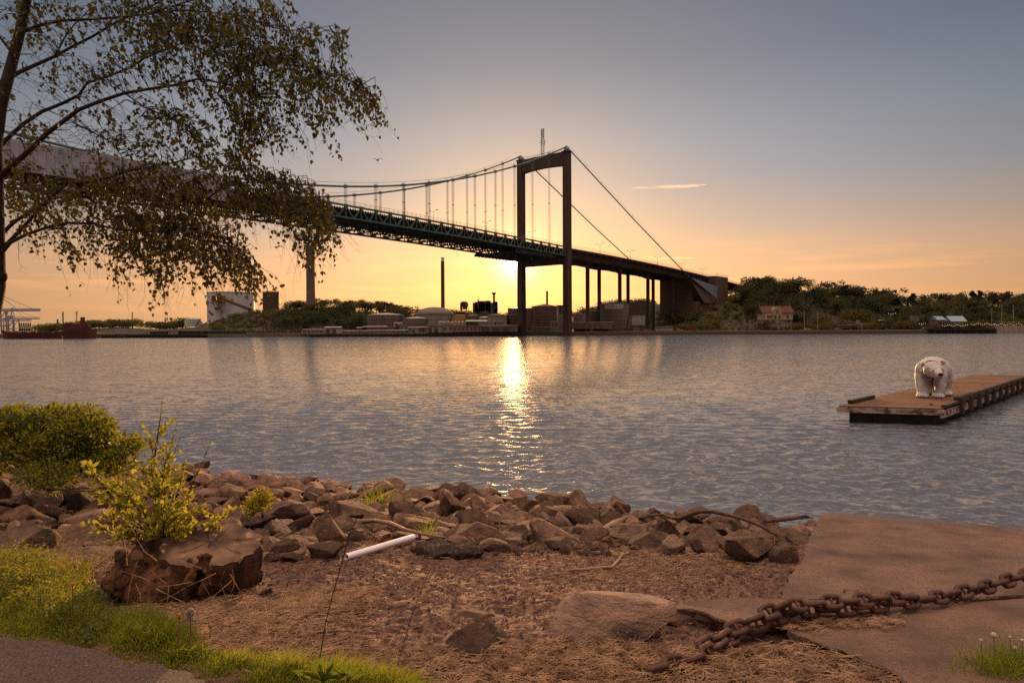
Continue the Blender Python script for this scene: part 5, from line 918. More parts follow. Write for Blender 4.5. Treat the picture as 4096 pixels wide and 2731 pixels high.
slabmesh('broken raised slab tip left of the chain, dark hollow beneath it', [(Zp(2655, 2438, 1.71), .004), (Zp(2760, 2405, 1.72), .003), (Zp(2900, 2390, 1.72), .002), (Zp(3090, 2394, 1.70), .002), (Zp(3500, 2405, 1.68), .002), (Zp(3520, 2440, 1.68), .002), (Zp(3150, 2476, 1.69), .004), (Zp(3020, 2500, 1.70), .008), (Zp(2900, 2480, 1.71), .008), (Zp(2830, 2450, 1.72), .006), (Zp(2760, 2432, 1.72), .006)], .13, 0, .02)
slabmesh('lower cracked slab under the rusty chain at the bottom right', [(Zp(3150, 2525, 1.665), .004), (Zp(3200, 2478, 1.668), .002), (Zp(3560, 2432, 1.67), .002), (Zp(4096, 2392, 1.672), .002), (Vector((5.6, 3.55, 1.67)), 0), (Vector((4.4, 1.6, 1.67)), 0), (Zp(3680, 2790, 1.66), .006), (Zp(3600, 2690, 1.66), .008), (Zp(3420, 2620, 1.66), .008), (Zp(3290, 2575, 1.66), .008)], .10, 0, .015)
# ------------------------------------------------------------------ chain
m_chain = mat('rusty_iron', (.115, .050, .036), .75, (.05, .026, .022), scale=22, bump=.8, bscale=60, bdist=.004, metal=.25, spec=.5, lo=.35, hi=.65)
def link_mb(c, d, nrm, L_=.135, W_=.088, r_=.0145, stud=True):
    mb = MB(); d = d.normalized(); nrm = (nrm - d * nrm.dot(d)).normalized(); s_ = d.cross(nrm); a = (L_ - W_) / 2; rr_ = W_ / 2 - r_; pts = []
    for k in range(20):
        t_ = 2 * math.pi * k / 20; cx_ = math.cos(t_) * rr_ + (a if math.cos(t_) > 0 else -a); pts.append(c + d * cx_ + s_ * math.sin(t_) * rr_)
    n_ = 7; m_ = len(pts); v = []
    for i, p in enumerate(pts):
        tdir = (pts[(i + 1) % m_] - pts[i - 1]).normalized(); b_ = tdir.cross(nrm).normalized()
        for j in range(n_): t_ = 2 * math.pi * j / n_; v.append(p + (nrm * math.cos(t_) + b_ * math.sin(t_)) * r_ * (1 + .06 * math.sin(i * 3.1 + j)))
    mb.add(v, [(i * n_ + j, i * n_ + (j + 1) % n_, ((i + 1) % m_) * n_ + (j + 1) % n_, ((i + 1) % m_) * n_ + j) for i in range(m_) for j in range(n_)])
    if stud: mb.tube([c - s_ * rr_, c, c + s_ * rr_], [r_ * .75, r_ * .55, r_ * .75], 6)
    return mb
def chain(pts, label, L_=.135, lift=.03, phase=0):
    e = empty('anchor_chain', pts[0], label, 'chain'); seg = [(b - a).length for a, b in zip(pts[:-1], pts[1:])]; tot = sum(seg); pitch = L_ - .034; n_ = int(tot / pitch)
    def at(s):
        for i, l_ in enumerate(seg):
            if s <= l_ or i == len(seg) - 1: return pts[i].lerp(pts[i + 1], min(s / l_, 1)), (pts[i + 1] - pts[i]).normalized()
            s -= l_
    for k in range(n_):
        c, d = at((k + .5) * pitch); al = R(38) if (k + phase) % 2 else R(-50); al += rng.normal() * .16; sv = d.cross(UP).normalized(); nr = UP * math.cos(al) + sv * math.sin(al)
        l = link_mb(c + UP * (lift + rng.uniform(0, .006)), d + UP * rng.normal() * .05, nr, L_).build('link', m_chain, e, smooth=True)
    return e
cp = [(4180, 2288), (4095, 2325), (3987, 2357), (3904, 2380), (3809, 2400), (3713, 2420), (3618, 2432), (3522, 2442), (3427, 2455), (3330, 2462), (3236, 2464), (3150, 2474), (3070, 2505), (2990, 2540), (2910, 2580), (2830, 2640), (2740, 2670), (2620, 2700), (2520, 2735)]
def chz(px): return 1.69 if px > 3120 else (1.715 if px > 2990 else 1.66 - .02 * (2990 - px) / 400)
chain([onz(a, b, chz(a)) for a, b in cp], 'long rusty studded chain running over the slabs into the straw')
chain([onz(a, b, z) for a, b, z in ((3660, 2412, 1.70), (3560, 2420, 1.72), (3440, 2425, 1.73), (3330, 2432, 1.74), (3230, 2438, 1.74), (3130, 2448, 1.75), (3060, 2478, 1.74), (2985, 2515, 1.71), (2900, 2560, 1.67), (2820, 2610, 1.65), (2760, 2640, 1.64))], 'second doubled strand of rusty chain behind the first, over the slab tip', phase=1)
# ------------------------------------------------------------------ stump
m_bark = mat('stump_wood', (.20, .088, .045), .9, (.022, .012, .009), scale=7, bump=1.0, bscale=18, bdist=.05, stretch=(1.5, 1.5, .4), lo=.35, hi=.65, perobj=0)
m_cut = mat('cut_wood', (.20, .118, .075), .85, (.05, .030, .023), scale=6, bump=.9, bscale=30, bdist=.02, lo=.4, hi=.62, perobj=0, dots=(14, .6, (.30, .19, .14)))
sc_ = Vector((X(800, 4.35), 4.35, 1.50)); se = empty('tree_stump', sc_, 'weathered reddish tree stump with cracked cut top and torn roots, leaves sprouting from it', 'stump')
mb = MB(); A_ = Vector((X(850, 4.35), 4.33, 1.5)); axis = Vector((.12, -.36, 1)).normalized(); s1 = axis.cross(Vector((0, 1, 0))).normalized(); s2 = axis.cross(s1); NA = 72; levels = [(-.12, .80), (0, .84), (.08, .88), (.16, .92), (.24, 1.0), (.32, 1.02), (.355, .96)]; v = []
def stumpr(a, t_): return .245 * (1 + .07 * math.sin(2 * a + .7) + .035 * math.sin(5 * a + 2 + t_ * 3) + .025 * math.sin(17 * a + 6 * t_) + .09 * noise.noise(Vector((math.cos(a) * 2.5, math.sin(a) * 2.5, 5 + t_ * 2))) + .03 * noise.noise(Vector((a * 9, t_ * 7, 0))))
for t_, k in levels:
    for j in range(NA): a = 2 * math.pi * j / NA; r_ = stumpr(a, t_) * k; v.append(A_ + axis * (t_ * 1.18) + s1 * r_ * math.cos(a) * 1.12 + s2 * r_ * math.sin(a) * .95)
mb.add(v, [(i * NA + j, i * NA + (j + 1) % NA, (i + 1) * NA + (j + 1) % NA, (i + 1) * NA + j) for i in range(len(levels) - 1) for j in range(NA)]); mb.build('trunk', m_bark, se, smooth=True)
top = MB(); rings = [.97, .9, .75, .55, .35, .15, 0.01]; v = []
for q_ in rings:
    for j in range(NA):
        a = 2 * math.pi * j / NA; r_ = stumpr(a, .355) * q_; cr_ = -.012 * (abs(math.sin(a * 3.5 + .8 * noise.noise(Vector((a * 2, q_ * 3, 1))))) < .09) * (q_ < .9) + .012 * noise.noise(Vector((math.cos(a) * q_ * 4, math.sin(a) * q_ * 4, 3))) + .02 * (1 - q_)
        v.append(A_ + axis * (.355 * 1.18 + cr_ + .001) + s1 * r_ * math.cos(a) * 1.12 + s2 * r_ * math.sin(a) * .95)
top.add(v, [(i * NA + j, i * NA + (j + 1) % NA, (i + 1) * NA + (j + 1) % NA, (i + 1) * NA + j) for i in range(len(rings) - 1) for j in range(NA)]); top.build('cut_face', m_cut, se, smooth=False)
mb = MB(); r_ = random.Random(4)
for px, row, y, a, b_, c in ((640, 2240, 4.30, .20, .20, .17), (560, 2290, 4.30, .18, .16, .14), (700, 2330, 4.12, .20, .16, .16), (610, 2350, 4.10, .16, .14, .12), (760, 2290, 4.16, .14, .12, .16), (500, 2330, 4.25, .14, .14, .10)): p = P(px, row, y); ell(mb, p, (a, b_, c), n=12)
for k in range(26):
    a = r_.uniform(0, 1); p = P(460 + 400 * a, r_.uniform(2200, 2300), 4.05 + r_.uniform(-.05, .1)); q_ = p + Vector((r_.uniform(-.12, .06), r_.uniform(-.05, .03), r_.uniform(-.26, -.16))); mb.tube([p, p.lerp(q_, .5) + Vector((r_.uniform(-.02, .02), -.02, 0)), q_], [.03, .022, .014], 6)
ro = remesh(mb, 'torn_roots', m_bark, .012, 2, se, disp=lambda c: .03 * noise.fractal(c * 5, .7, 2.2, 5) + .010 * noise.noise(c * 34))
rt = MB()
for k in range(20):
    p = P(r_.uniform(470, 980), r_.uniform(2230, 2360), r_.uniform(3.85, 4.0)); d = Vector((r_.uniform(-.6, .8), r_.uniform(-.2, .2), r_.uniform(-1, .3))).normalized(); l_ = r_.uniform(.08, .26); m2 = p + d * l_ * .5 + Vector((r_.uniform(-.02, .02), 0, r_.uniform(-.02, .02))); rt.tube([p, m2, p + d * l_], [.0028, .002, .001], 4)
m_strw = mat('dry_straw', (.50, .31, .18), .75, (.13, .072, .045), scale=14, trans=.15, perobj=0); rt.build('dry_rootlets', m_strw, se)
# ------------------------------------------------------------------ tube, driftwood, sod
wt = MB(); m_tube = mat('white_plastic', (.75, .72, .78), .5, (.68, .65, .7), scale=3, spec=.4); a, b_ = gpt(1385, 2246), gpt(1655, 2172); dd = (b_ - a).normalized(); a += UP * .035; b_ += UP * .05; n_ = 18
wt.tube([a, a + dd * .02, b_ - dd * .02, b_], [.021, .024, .024, .021], n_, caps=False); wt.tube([a, a + dd * .05], [.0205, .020], n_, caps=False); tag(wt.build('plastic_tube', m_tube, smooth=True), 'white plastic tube lying on the gravel in front of the driftwood branch', 'tube')
m_drift = mat('driftwood', (.32, .20, .14), .8, (.16, .09, .065), scale=8, bump=.7, bscale=30, bdist=.01, stretch=(.5, 2, 2)); m_dbr = mat('dark_branch', (.10, .065, .05), .85, (.05, .033, .028), scale=8, bump=.5, bscale=30, bdist=.008)
def branch(pts, rad, mm, label, cat='branch', name='driftwood_branch'):
    s = MB(); s.tube(pts, rad, 8); return tag(s.build(name, mm, smooth=True), label, cat)
dp = [(1365, 2118, .14), (1440, 2125, .12), (1500, 2120, .12), (1560, 2130, .11), (1620, 2148, .08), (1690, 2165, .06), (1785, 2174, .05)]; branch([gpt(a, b_) + UP * c for a, b_, c in dp], [.030, .032, .026, .028, .020, .013, .006], m_drift, 'pale stripped driftwood branch lying behind the white tube')
y0 = 8.2; bp_ = [(2580, 2068), (2620, 2060), (2655, 2058), (2690, 2072), (2725, 2072), (2760, 2058), (2800, 2045), (2850, 2045), (2920, 2060), (2990, 2080), (3050, 2105), (3110, 2140)]; branch([P(a, b_, y0 - (a - 2580) * .0045) for a, b_ in bp_], [.012, .014, .017, .018, .019, .02, .02, .02, .019, .018, .017, .014], m_dbr, 'thin dark bent branch arching over the rocks against the water')
branch([gpt(a, b_) + UP * .02 for a, b_ in ((2275, 2290), (2330, 2288), (2400, 2280), (2450, 2278), (2475, 2250), (2490, 2228), (2515, 2222))], [.008, .011, .011, .010, .010, .008, .006], m_drift, 'crooked grey stick on the gravel in the middle right'); branch([gpt(a, b_) + UP * .01 for a, b_ in ((2605, 2305), (2680, 2285), (2720, 2262), (2748, 2228))], [.003, .005, .004, .002], m_drift, 'thin forked twig on the straw right of the crooked stick')
branch([gpt(a, b_) + UP * c for a, b_, c in ((2345, 2168, .02), (2400, 2150, .05), (2460, 2125, .1), (2510, 2105, .14))], [.012, .05, .055, .02], m_drift, 'flat splintered board end sticking out of the rocks', 'driftwood')
branch([gpt(a, b_) + UP * c for a, b_, c in ((3060, 2110, .1), (3150, 2105, .12), (3225, 2100, .14), (3250, 2106, .14))], [.03, .035, .03, .01], m_dbr, 'dark driftwood chunk at the waterline left of the ramp', 'driftwood')
for i, pts in enumerate((((170, 2035), (175, 2070), (230, 2110), (300, 2140), (420, 2150), (520, 2150)), ((60, 2030), (180, 2025), (290, 2060), (400, 2110)), ((240, 2060), (300, 2110), (330, 2150)), ((300, 2290), (420, 2250), (560, 2210), (640, 2200)), ((250, 2240), (380, 2230), (500, 2195), (620, 2165)), ((330, 1975), (420, 2040), (480, 2080), (560, 2110)))):
    branch([gpt(a, b_) + UP * (.05 + .02 * math.sin(k * 2.2)) for k, (a, b_) in enumerate(pts)], [.008] + [.0075] * (len(pts) - 2) + [.002], m_drift if i % 2 else m_dbr, ['curling brown stick hooked over the rocks left of the stump', 'long thin twig lying over the rocks below the bush', 'short brown twig under the curling stick', 'straight bare shoot reaching from the stump to the weeds', 'thin bare shoot just above the straight one left of the stump', 'bare twig slanting from the boulders to the leafy shoots'][i])
s = MB(); c = gpt(1755, 2222)
for k in range(14): a = rng.uniform(0, 6.28); q_ = rng.uniform(0, 1) ** .5; ell(s, c + Vector((math.cos(a) * .26 * q_, math.sin(a) * .12 * q_ + .06, .02)), (.09, .07, .05), n=8)
m_sod = mat('dark_sod', (.075, .048, .036), .95, (.03, .02, .016), scale=30, bump=1, bscale=60, bdist=.02, dots=(30, .58, (.15, .10, .08))); so_ = remesh(s, 'sod_clump', m_sod, .012, 2, disp=lambda c: .02 * noise.fractal(c * 22, .7, 2.2, 4)); tag(so_, 'dark clump of stony sod on the gravel right of the white tube', 'clump')
# ------------------------------------------------------------------ floating dock
m_plank = mat('dock_planks', (.165, .082, .042), .8, (.10, .05, .027), scale=3, bump=.5, bscale=12, bdist=.02, stretch=(.4, 4, 1)); m_pale = mat('bleached_plank', (.33, .26, .23), .85, (.07, .05, .04), scale=4, bump=.4, bscale=14, bdist=.01, lo=.42, hi=.55, stretch=(1, 1, 2)); m_dkw = mat('dark_wet_timber', (.05, .036, .03), .8, (.02, .015, .013), scale=3, bump=.5, bscale=12, bdist=.02)
DA = onz(3757, 1633, .58); DBp = onz(3362, 1622, .58); DL = Vector((.70, .714, 0)); DW = (DBp - DA); DWl = DW.length; DWn = DW.normalized(); LN = 21.5
dk_ = empty('floating_dock', (DA + DBp) / 2 - UP * .6, 'long brown floating timber dock with pale bleached side planks', 'dock')
def dq(a, b, z): return DA + DL * a + DWn * b + UP * (z - .58)
s = MB(); n_ = 150
for k in range(n_):
    a0 = LN * k / n_; a1 = LN * (k + 1) / n_ - .008; z_ = .58 + rng.uniform(-.004, .004); s.prism([dq(a0, -.05, z_), dq(a1, -.05, z_), dq(a1, DWl + .05, z_), dq(a0, DWl + .05, z_)][::-1], (0, 0, -.05))
s.build('deck_planks', m_plank, dk_); s = MB(); s.prism([dq(.25, .25, .5), dq(LN, .25, .5), dq(LN, DWl - .2, .5), dq(.25, DWl - .2, .5)][::-1], (0, 0, -.9)); s.build('float', m_dkw, dk_)
s = MB(); s.prism([dq(-.06, -.06, .53), dq(-.06, DWl + .1, .53), dq(.16, DWl + .1, .53), dq(.16, -.06, .53)], (0, 0, -.17)); s.build('end_beam', m_pale, dk_)
s = MB()
s.prism([dq(0, -.12, .50), dq(LN, -.12, .50), dq(LN, -.02, .50), dq(0, -.02, .50)][::-1], (0, 0, -.24)); s.build('side_board', m_pale, dk_); s = MB(); s.prism([dq(2.1, -.16, .80), dq(LN, -.16, .80), dq(LN, .02, .80), dq(2.1, .02, .80)][::-1], (0, 0, -.20)); s.prism([dq(.35, -.14, .665), dq(2.1, -.14, .665), dq(2.1, .02, .665), dq(.35, .02, .665)][::-1], (0, 0, -.08)); s.build('kerb_rail', m_dkw, dk_)
for k in range(13):
    a0 = 2.25 + k * 1.45; s = MB(); s.prism([dq(a0, -.24, .74), dq(a0 + .24, -.24, .74), dq(a0 + .24, -.13, .74), dq(a0, -.13, .74)][::-1], (0, 0, -.55)); s.build('fender_post', m_dkw, dk_)
s = MB(); s.prism([dq(.7, DWl - .15, .72), dq(3.2, DWl - .15, .72), dq(3.2, DWl + .0, .72), dq(.7, DWl, .72)], (0, 0, -.13)); s.build('back_kerb', m_dkw, dk_)
for i, (a, b_) in enumerate(((1.0, .45), (12.5, 1.0))): s = MB(); c = dq(a, b_, .63); s.tube([c - DL * .12, c + DL * .12], .035, 8); s.beam(c - UP * .05, c, .08); tag(s.build('mooring_cleat', m_pale), ['small pale cleat near the front corner of the dock', 'small pale cleat far back on the dock'][i], 'cleat')
# ------------------------------------------------------------------ polar bear statue
BC = onz(3722, 1588, .585); SCB = 1.04
BROT = Matrix.Rotation(-math.atan2(BC.x, BC.y) + R(-7), 3, 'Z')
def bl(x, y, z): return BC + BROT @ Vector((x * .88, y, z)) * SCB
m_bear = mat('white_bear_paint', (.58, .555, .56), .55, (.42, .40, .40), scale=3.5, bump=.8, bscale=16, bdist=.03, dots=(5, .62, (.36, .32, .31)), spec=.4); m_blk = mat('black_paint', (.012, .01, .012), .35); m_strap = mat('dark_red_strap', (.075, .014, .012), .7)
mb = MB(); E = lambda c, r, rot=None: ell(mb, bl(*c), tuple(q * SCB for q in r), BROT)
E((-.05, .55, .92), (.52, .62, .52)); E((-.02, .75, .95), (.54, .6, .52)); E((.02, .98, .92), (.54, .6, .52)); E((.06, 1.25, .86), (.50, .60, .50)); E((.03, .85, 1.08), (.42, .62, .38)); E((-.06, .15, .98), (.48, .34, .40)); E((.04, -.1, 1.0), (.33, .40, .30))
def limb(pts): mb.tube([bl(*p[:3]) for p in pts], [p[3] * SCB for p in pts], 16)
limb([(-.32, .2, 1.0, .24), (-.35, .1, .72, .225), (-.32, .0, .42, .20), (-.27, -.06, .2, .19), (-.25, -.08, .06, .19)]); limb([(.30, .3, .98, .23), (.35, .2, .72, .215), (.34, .12, .42, .19), (.31, .05, .2, .175), (.29, .02, .06, .17)])
limb([(-.30, 1.5, .8, .26), (-.34, 1.55, .5, .21), (-.33, 1.6, .22, .17), (-.33, 1.5, .07, .16)]); limb([(.36, 1.3, .8, .27), (.40, 1.25, .5, .21), (.42, 1.3, .22, .17), (.42, 1.2, .07, .16)])
for cx_, cy_ in ((-.24, -.24), (.30, -.14), (-.36, 1.36), (.44, 1.06)):
    E((cx_, cy_, .075), (.225, .22, .09))
    for k in range(5): E((cx_ - .17 + .085 * k, cy_ - .17 + .02 * abs(k - 2), .052), (.05, .10, .055))
limb([(.03, -.05, 1.05, .30), (.12, -.28, 1.06, .26), (.18, -.42, 1.06, .24)])
hd = Vector((.62, -.76, -.22)).normalized(); rq = Matrix(((1, 0, 0), (0, 1, 0), (0, 0, 1)))
E((.17, -.50, 1.05), (.31, .25, .265)); E((.08, -.48, .98), (.25, .22, .21)); E((.30, -.56, 1.02), (.22, .2, .2)); limb([(.24, -.6, 1.02, .22), (.36, -.78, .94, .16), (.44, -.90, .88, .125), (.475, -.96, .86, .10)]); limb([(.22, -.62, .90, .15), (.35, -.80, .82, .11), (.42, -.90, .78, .07)])
for cx_, cy_, cz_, tx in ((-.19, -.40, 1.21, -.3), (.46, -.36, 1.30, .3)): E((cx_, cy_, cz_), (.115, .06, .115)); E((cx_ + (.07 if tx < 0 else -.08), cy_ - .02, cz_ - .07), (.10, .08, .09))
be = remesh(mb, 'bear_body', m_bear, .02, 5, disp=lambda c: .010 * noise.fractal(Vector((c.x * 7, c.y * 7, c.z * 3.5)), .7, 2.1, 3), loc=bl(0, .5, 0)); be.name = 'polar_bear_statue'; be.data.name = 'polar_bear_statue'; tag(be, 'white life size polar bear statue walking toward the camera on the dock, head turned right', 'statue')
def bsurf(x, z, yy0=-3):
    dg = bpy.context.evaluated_depsgraph_get(); o_ = bl(x, yy0, z) - be.location; hit, loc, nrm, _ = be.ray_cast(o_, BROT @ Vector((0, 1, 0))); return (loc + be.location, nrm) if hit else (bl(x, -.8, z), Vector((0, -1, 0)))
bpy.context.view_layer.update()
for x, z in ((.215, 1.02), (.50, 1.06)):
    p, n1 = bsurf(x, z); s = MB(); ell(s, p - n1 * .004, (.038, .03, .028), n=10); s.build('eye', m_blk, be, smooth=True)
s = MB(); p, n1 = bsurf(.49, .90); ell(s, p, (.095, .05, .062), n=12); s.build('nose', m_blk, be, smooth=True)
for k_, (x, z) in enumerate(((-.19, 1.21), (.455, 1.30))):
    p, n1 = bsurf(x, z); s = MB(); ell(s, p + n1 * .0, (.05, .022, .052), BROT, n=10); s.build('inner_ear', mat('inner_ear', (.25, .19, .18), .8), be, smooth=True)
for cx_, cy_ in ((-.24, -.24), (.30, -.14)):
    s = MB()
    for k_ in range(4): s.tube([bl(cx_ - .13 + .085 * k_, cy_ - .30, .02), bl(cx_ - .13 + .085 * k_, cy_ - .24, .10)], .007, 4)
    s.build('claw_gaps', mat('claw_gap', (.10, .07, .065), .9), be)
s = MB(); pm = []
for x, z in ((.26, .80), (.32, .785), (.38, .79), (.44, .80), (.49, .815)): p, n1 = bsurf(x, z); pm.append(p - n1 * -.002)
s.tube(pm, .009, 5); s.build('mouth', m_blk, be)
cl_ = MB(); ax = (BROT @ Vector((.35, -.85, .28))).normalized(); c0 = bl(.09, -.27, 1.03); a1 = ax.cross(UP).normalized(); a2 = a1.cross(ax); pts = [c0 + (a1 * math.cos(t_) * .33 + a2 * math.sin(t_) * .335 - ax * .02) * SCB for t_ in np.linspace(0, 2 * math.pi, 37)]
cl_.tube(pts, .018, 6); p1 = c0 - a2 * .31 * SCB; p1 = p1 if p1.z < c0.z else c0 + a2 * .31 * SCB; cl_.tube([p1, bl(.10, -.40, .55), bl(.12, -.36, .45)], .026, 6); cl_.tube([bl(.12, -.36, .5), bl(.15, -.33, .35), bl(.18, -.3, .18)], .02, 6); cl_.build('harness', m_strap, be, smooth=True)
rp = MB()
for a, b_ in (((-.5, .3, .95), (-1.45, .9, .02)), ((.5, .2, .9), (1.25, -.4, .02)), ((-.42, -.05, .78), (.0, -.32, .62)), ((.0, -.32, .6), (.2, -.2, .2))): rp.tube([bl(*a), bl(*b_)], .006, 4)
rp.build('tether_rope', m_drk, be)
# ------------------------------------------------------------------ plants of the near shore
def leafmat(name, c, t_, tw=.5, rough=.5, c2=None, per=.15): return mat(name, c, rough, c2 or tuple(x * .7 for x in c), scale=18, trans=tw, tcol=t_, perobj=per, spec=.35)
m_grass = leafmat('grass_blade', (.07, .10, .016), (.42, .48, .04), .55); m_dryg = leafmat('dry_grass', (.25, .17, .07), (.40, .24, .08), .4); m_herb = leafmat('herb_leaf', (.065, .085, .018), (.30, .30, .03), .5); m_bush = leafmat('bush_leaf', (.036, .050, .013), (.36, .36, .02), .42); m_shoot = leafmat('young_leaf', (.13, .14, .022), (.56, .52, .05), .52); m_birch = leafmat('birch_leaf', (.022, .026, .010), (.19, .15, .010), .36, per=.1); m_tw = mat('twig_bark', (.035, .023, .018), .9, (.02, .013, .011), scale=10)
m_yg = leafmat('yellow_green_leaf', (.12, .14, .02), (.50, .42, .03), .5)
m_bl = leafmat('dock_leaf', (.07, .11, .018), (.22, .28, .03), .42)
gu = [(-300, 2140), (0, 2235), (150, 2270), (270, 2360), (420, 2425), (560, 2455), (700, 2520), (850, 2575), (1000, 2612), (1200, 2640), (1400, 2660), (1600, 2700), (1760, 2760)]
gl = [(-300, 2530), (0, 2560), (300, 2600), (500, 2655), (760, 2720), (900, 2760), (1760, 2900)]
def rs(n, x0, x1, y0, y1, cond): x = rng.uniform(x0, x1, n); y = rng.uniform(y0, y1, n); a, b_ = proj(x, y, gz(x, y)); k = cond(a, b_); return x[k], y[k], a[k], b_[k]
up_ = lambda a: np.interp(a, [q[0] for q in gu], [q[1] for q in gu]); lo_ = lambda a: np.interp(a, [q[0] for q in gl], [q[1] for q in gl])
def unproj(px, row):
    d = np.array(CM) @ np.stack([(px - 2048) / F, (1365.5 - row) / F, -np.ones_like(px)]); z = np.full(px.shape, 1.6)
    for _ in range(6): k = (z - CAMZ) / d[2]; x = d[0] * k; y = d[1] * k; z = gz(x, y)
    return x, y
n = 70000; a = rng.uniform(-150, 1760, n); lo, hi = up_(a) + 10, np.minimum(lo_(a), 2900); b_ = lo + (hi - lo) * rng.uniform(0, 1, n); k = rng.uniform(0, 1, n) < (hi - lo) / 330; a, b_ = a[k], b_[k]; x, y = unproj(a, b_)
cl = fbm(x, y, 5, 2, 21) + .5 * fbm(x, y, 16, 2, 22); k = rng.uniform(0, 1, len(x)) < .45 + .55 * np.clip(cl + .35, 0, 1); x, y, a, b_, cl = x[k], y[k], a[k], b_[k], cl[k]; n = len(x)
edgef = np.clip((lo_(a) - b_) / 110, .25, 1) * np.clip((b_ - up_(a)) / 60, .5, 1); h = (.07 + .075 * np.clip(cl + .5, 0, 1.5)) * edgef * rng.uniform(.5, 1.3, n); le = rng.normal(0, .4, (n, 2)) * h[:, None] + np.stack([.25 * h, -.1 * h], 1)
v, f = blades(np.stack([x, y, gz(x, y) - .01], 1), h, le, rng.uniform(.0030, .0062, n) * 1.15); mi = np.tile((rng.uniform(0, 1, n) < .16).astype(int), 3); tag(npmesh('grass', v, f, [m_grass, m_dryg], mi=mi), 'bright green short grass with dry stalks between path and gravel', 'grass', kind='stuff')
print('grass', n)
# herbs: silverweed-like leaf fans at the left
x, y, a, b_ = rs(3600, -4.6, -1.2, 3.2, 5.2, lambda a, b: (a > -150) & (b > up_(a) - 15) & (b < up_(a) + 210) & (a < 400)); V = []; Fc = []; o_ = 0
nst = min(len(x), 900)
for i in range(nst):
    big = a[i] < 330; hh = rng.uniform(.06, .2) if big else rng.uniform(.03, .09); base = np.array([x[i], y[i], float(gz(x[i], y[i]))]); tip = base + np.array([rng.normal() * .05, rng.normal() * .05, hh]); n_ = 18; t_ = rng.uniform(.35, 1, n_)[:, None]; c = base + (tip - base) * t_ + rng.normal(0, .018, (n_, 3)); d = rng.normal(size=(n_, 3)); d[:, 2] = np.abs(d[:, 2]) * .6; vv, ff = leafquads(c, rng.uniform(.018, .045, n_), d, .38, .06); V.append(vv); Fc.append(ff + o_); o_ += len(vv)
tag(npmesh('herb_patch', np.concatenate(V), np.concatenate(Fc), m_herb), 'dense leafy weeds at the lower left edge', 'weeds', kind='stuff')
# straw and reed litter
def straw(n, cond, name, label, lmin, lmax, x0=-2.6, x1=4.4, y0=2.6, y1=6.4, tilt=.12, lift=.02):
    x, y, a, b_ = rs(n, x0, x1, y0, y1, cond); n = len(x); k = fbm(x, y, 3, 3, 31) + rng.normal(0, .45, n) > -.25; x, y = x[k], y[k]; n = len(x); th2 = rng.normal(.35, .8, n); d = np.stack([np.cos(th2), np.sin(th2), rng.normal(0, tilt, n)], 1); l_ = np.exp(rng.uniform(math.log(lmin), math.log(lmax), n)); v, f = sticks(np.stack([x, y, gz(x, y) + rng.uniform(.004, lift, n)], 1), d, l_, rng.uniform(.0018, .005, n)); print(name, n); tag(npmesh(name, v, f, m_strw), label, 'straw', kind='stuff')
sb = lambda a, b: (a > 540) & ((b < up_(a) + 20) | (a > 1700)) & (a < 3700) & (b > np.interp(a, [540, 800, 1100, 1500, 1700, 2000, 2300, 2700, 3000, 3200, 3600], [2380, 2440, 2500, 2560, 2600, 2590, 2570, 2610, 2600, 2590, 2700])) & (b < 2800)
straw(150000, sb, 'straw_litter', 'broken pale reed stalks matted over the foreground gravel', .03, .16, tilt=.22, lift=.04)
straw(50000, lambda a, b: (a > 540) & (a < 1500) & (b > 2360) & (b < up_(a) + 25), 'thin_straw', 'thin dry stalks right of the grass', .03, .2, x0=-2.4, x1=0.2, y0=2.7, y1=4.6, tilt=.15, lift=.03)
straw(26000, lambda a, b: (((a - 2600) / 480) ** 2 + ((b - 2270) / 85) ** 2 < 1), 'reed_patch', 'patch of reed litter on the gravel right of the middle', .03, .14, tilt=.1, lift=.015)
straw(9000, lambda a, b: (a > 1000) & (a < 3100) & (b > 2190) & (b < 2560), 'scattered_stalks', 'single pale stalks scattered over the gravel', .02, .09, tilt=.08, lift=.01)
straw(14000, lambda a, b: (a > -50) & (a < 620) & (b > 2020) & (b < 2330), 'dry_litter', 'dry stalks caught between the rocks left of the stump', .05, .25, x0=-5.5, x1=-1.9, y0=4.2, y1=7.5, tilt=.35, lift=.12)
# tufts
def tuft(px, row, hpx, n, wpx, label, mm=None, spread=.5, y=None, name='grass_tuft'):
    p = gpt(px, row) if y is None else P(px, row, y); h = hpx / F * p.y; b = np.array(p) + np.stack([rng.normal(0, wpx / F * p.y * .3, n), rng.normal(0, .04, n), np.full(n, -.02)], 1); hh = h * rng.uniform(.45, 1.1, n); v, f = blades(b, hh, rng.normal(0, spread, (n, 2)) * hh[:, None], rng.uniform(.003, .006, n) * (p.y / 5) ** .6, 4); return tag(npmesh(name, v, f, mm or m_grass, loc=p), label, 'grass tuft')
tuft(1515, 2045, 130, 170, 150, 'tall grass tuft growing between the boulders in front of the water'); tuft(1712, 2150, 110, 60, 45, 'small upright grass tuft right of the driftwood branch', spread=.35); tuft(290, 2330, 170, 130, 130, 'long yellow green grass tuft at the left before the stump', m_yg, .6); tuft(240, 2340, 280, 14, 20, 'tall flowering grass stems at the left edge of the tuft', m_yg, .15); tuft(1490, 2190, 60, 30, 40, 'faint small tuft under the driftwood branch', m_dryg)
tuft(2060, 2120, 50, 60, 70, 'small heap of dry grass on the rocks', m_dryg, 1.2); tuft(4060, 2740, 210, 1600, 330, 'green grass tuft spilling over the slab in the lower right corner', spread=.45)
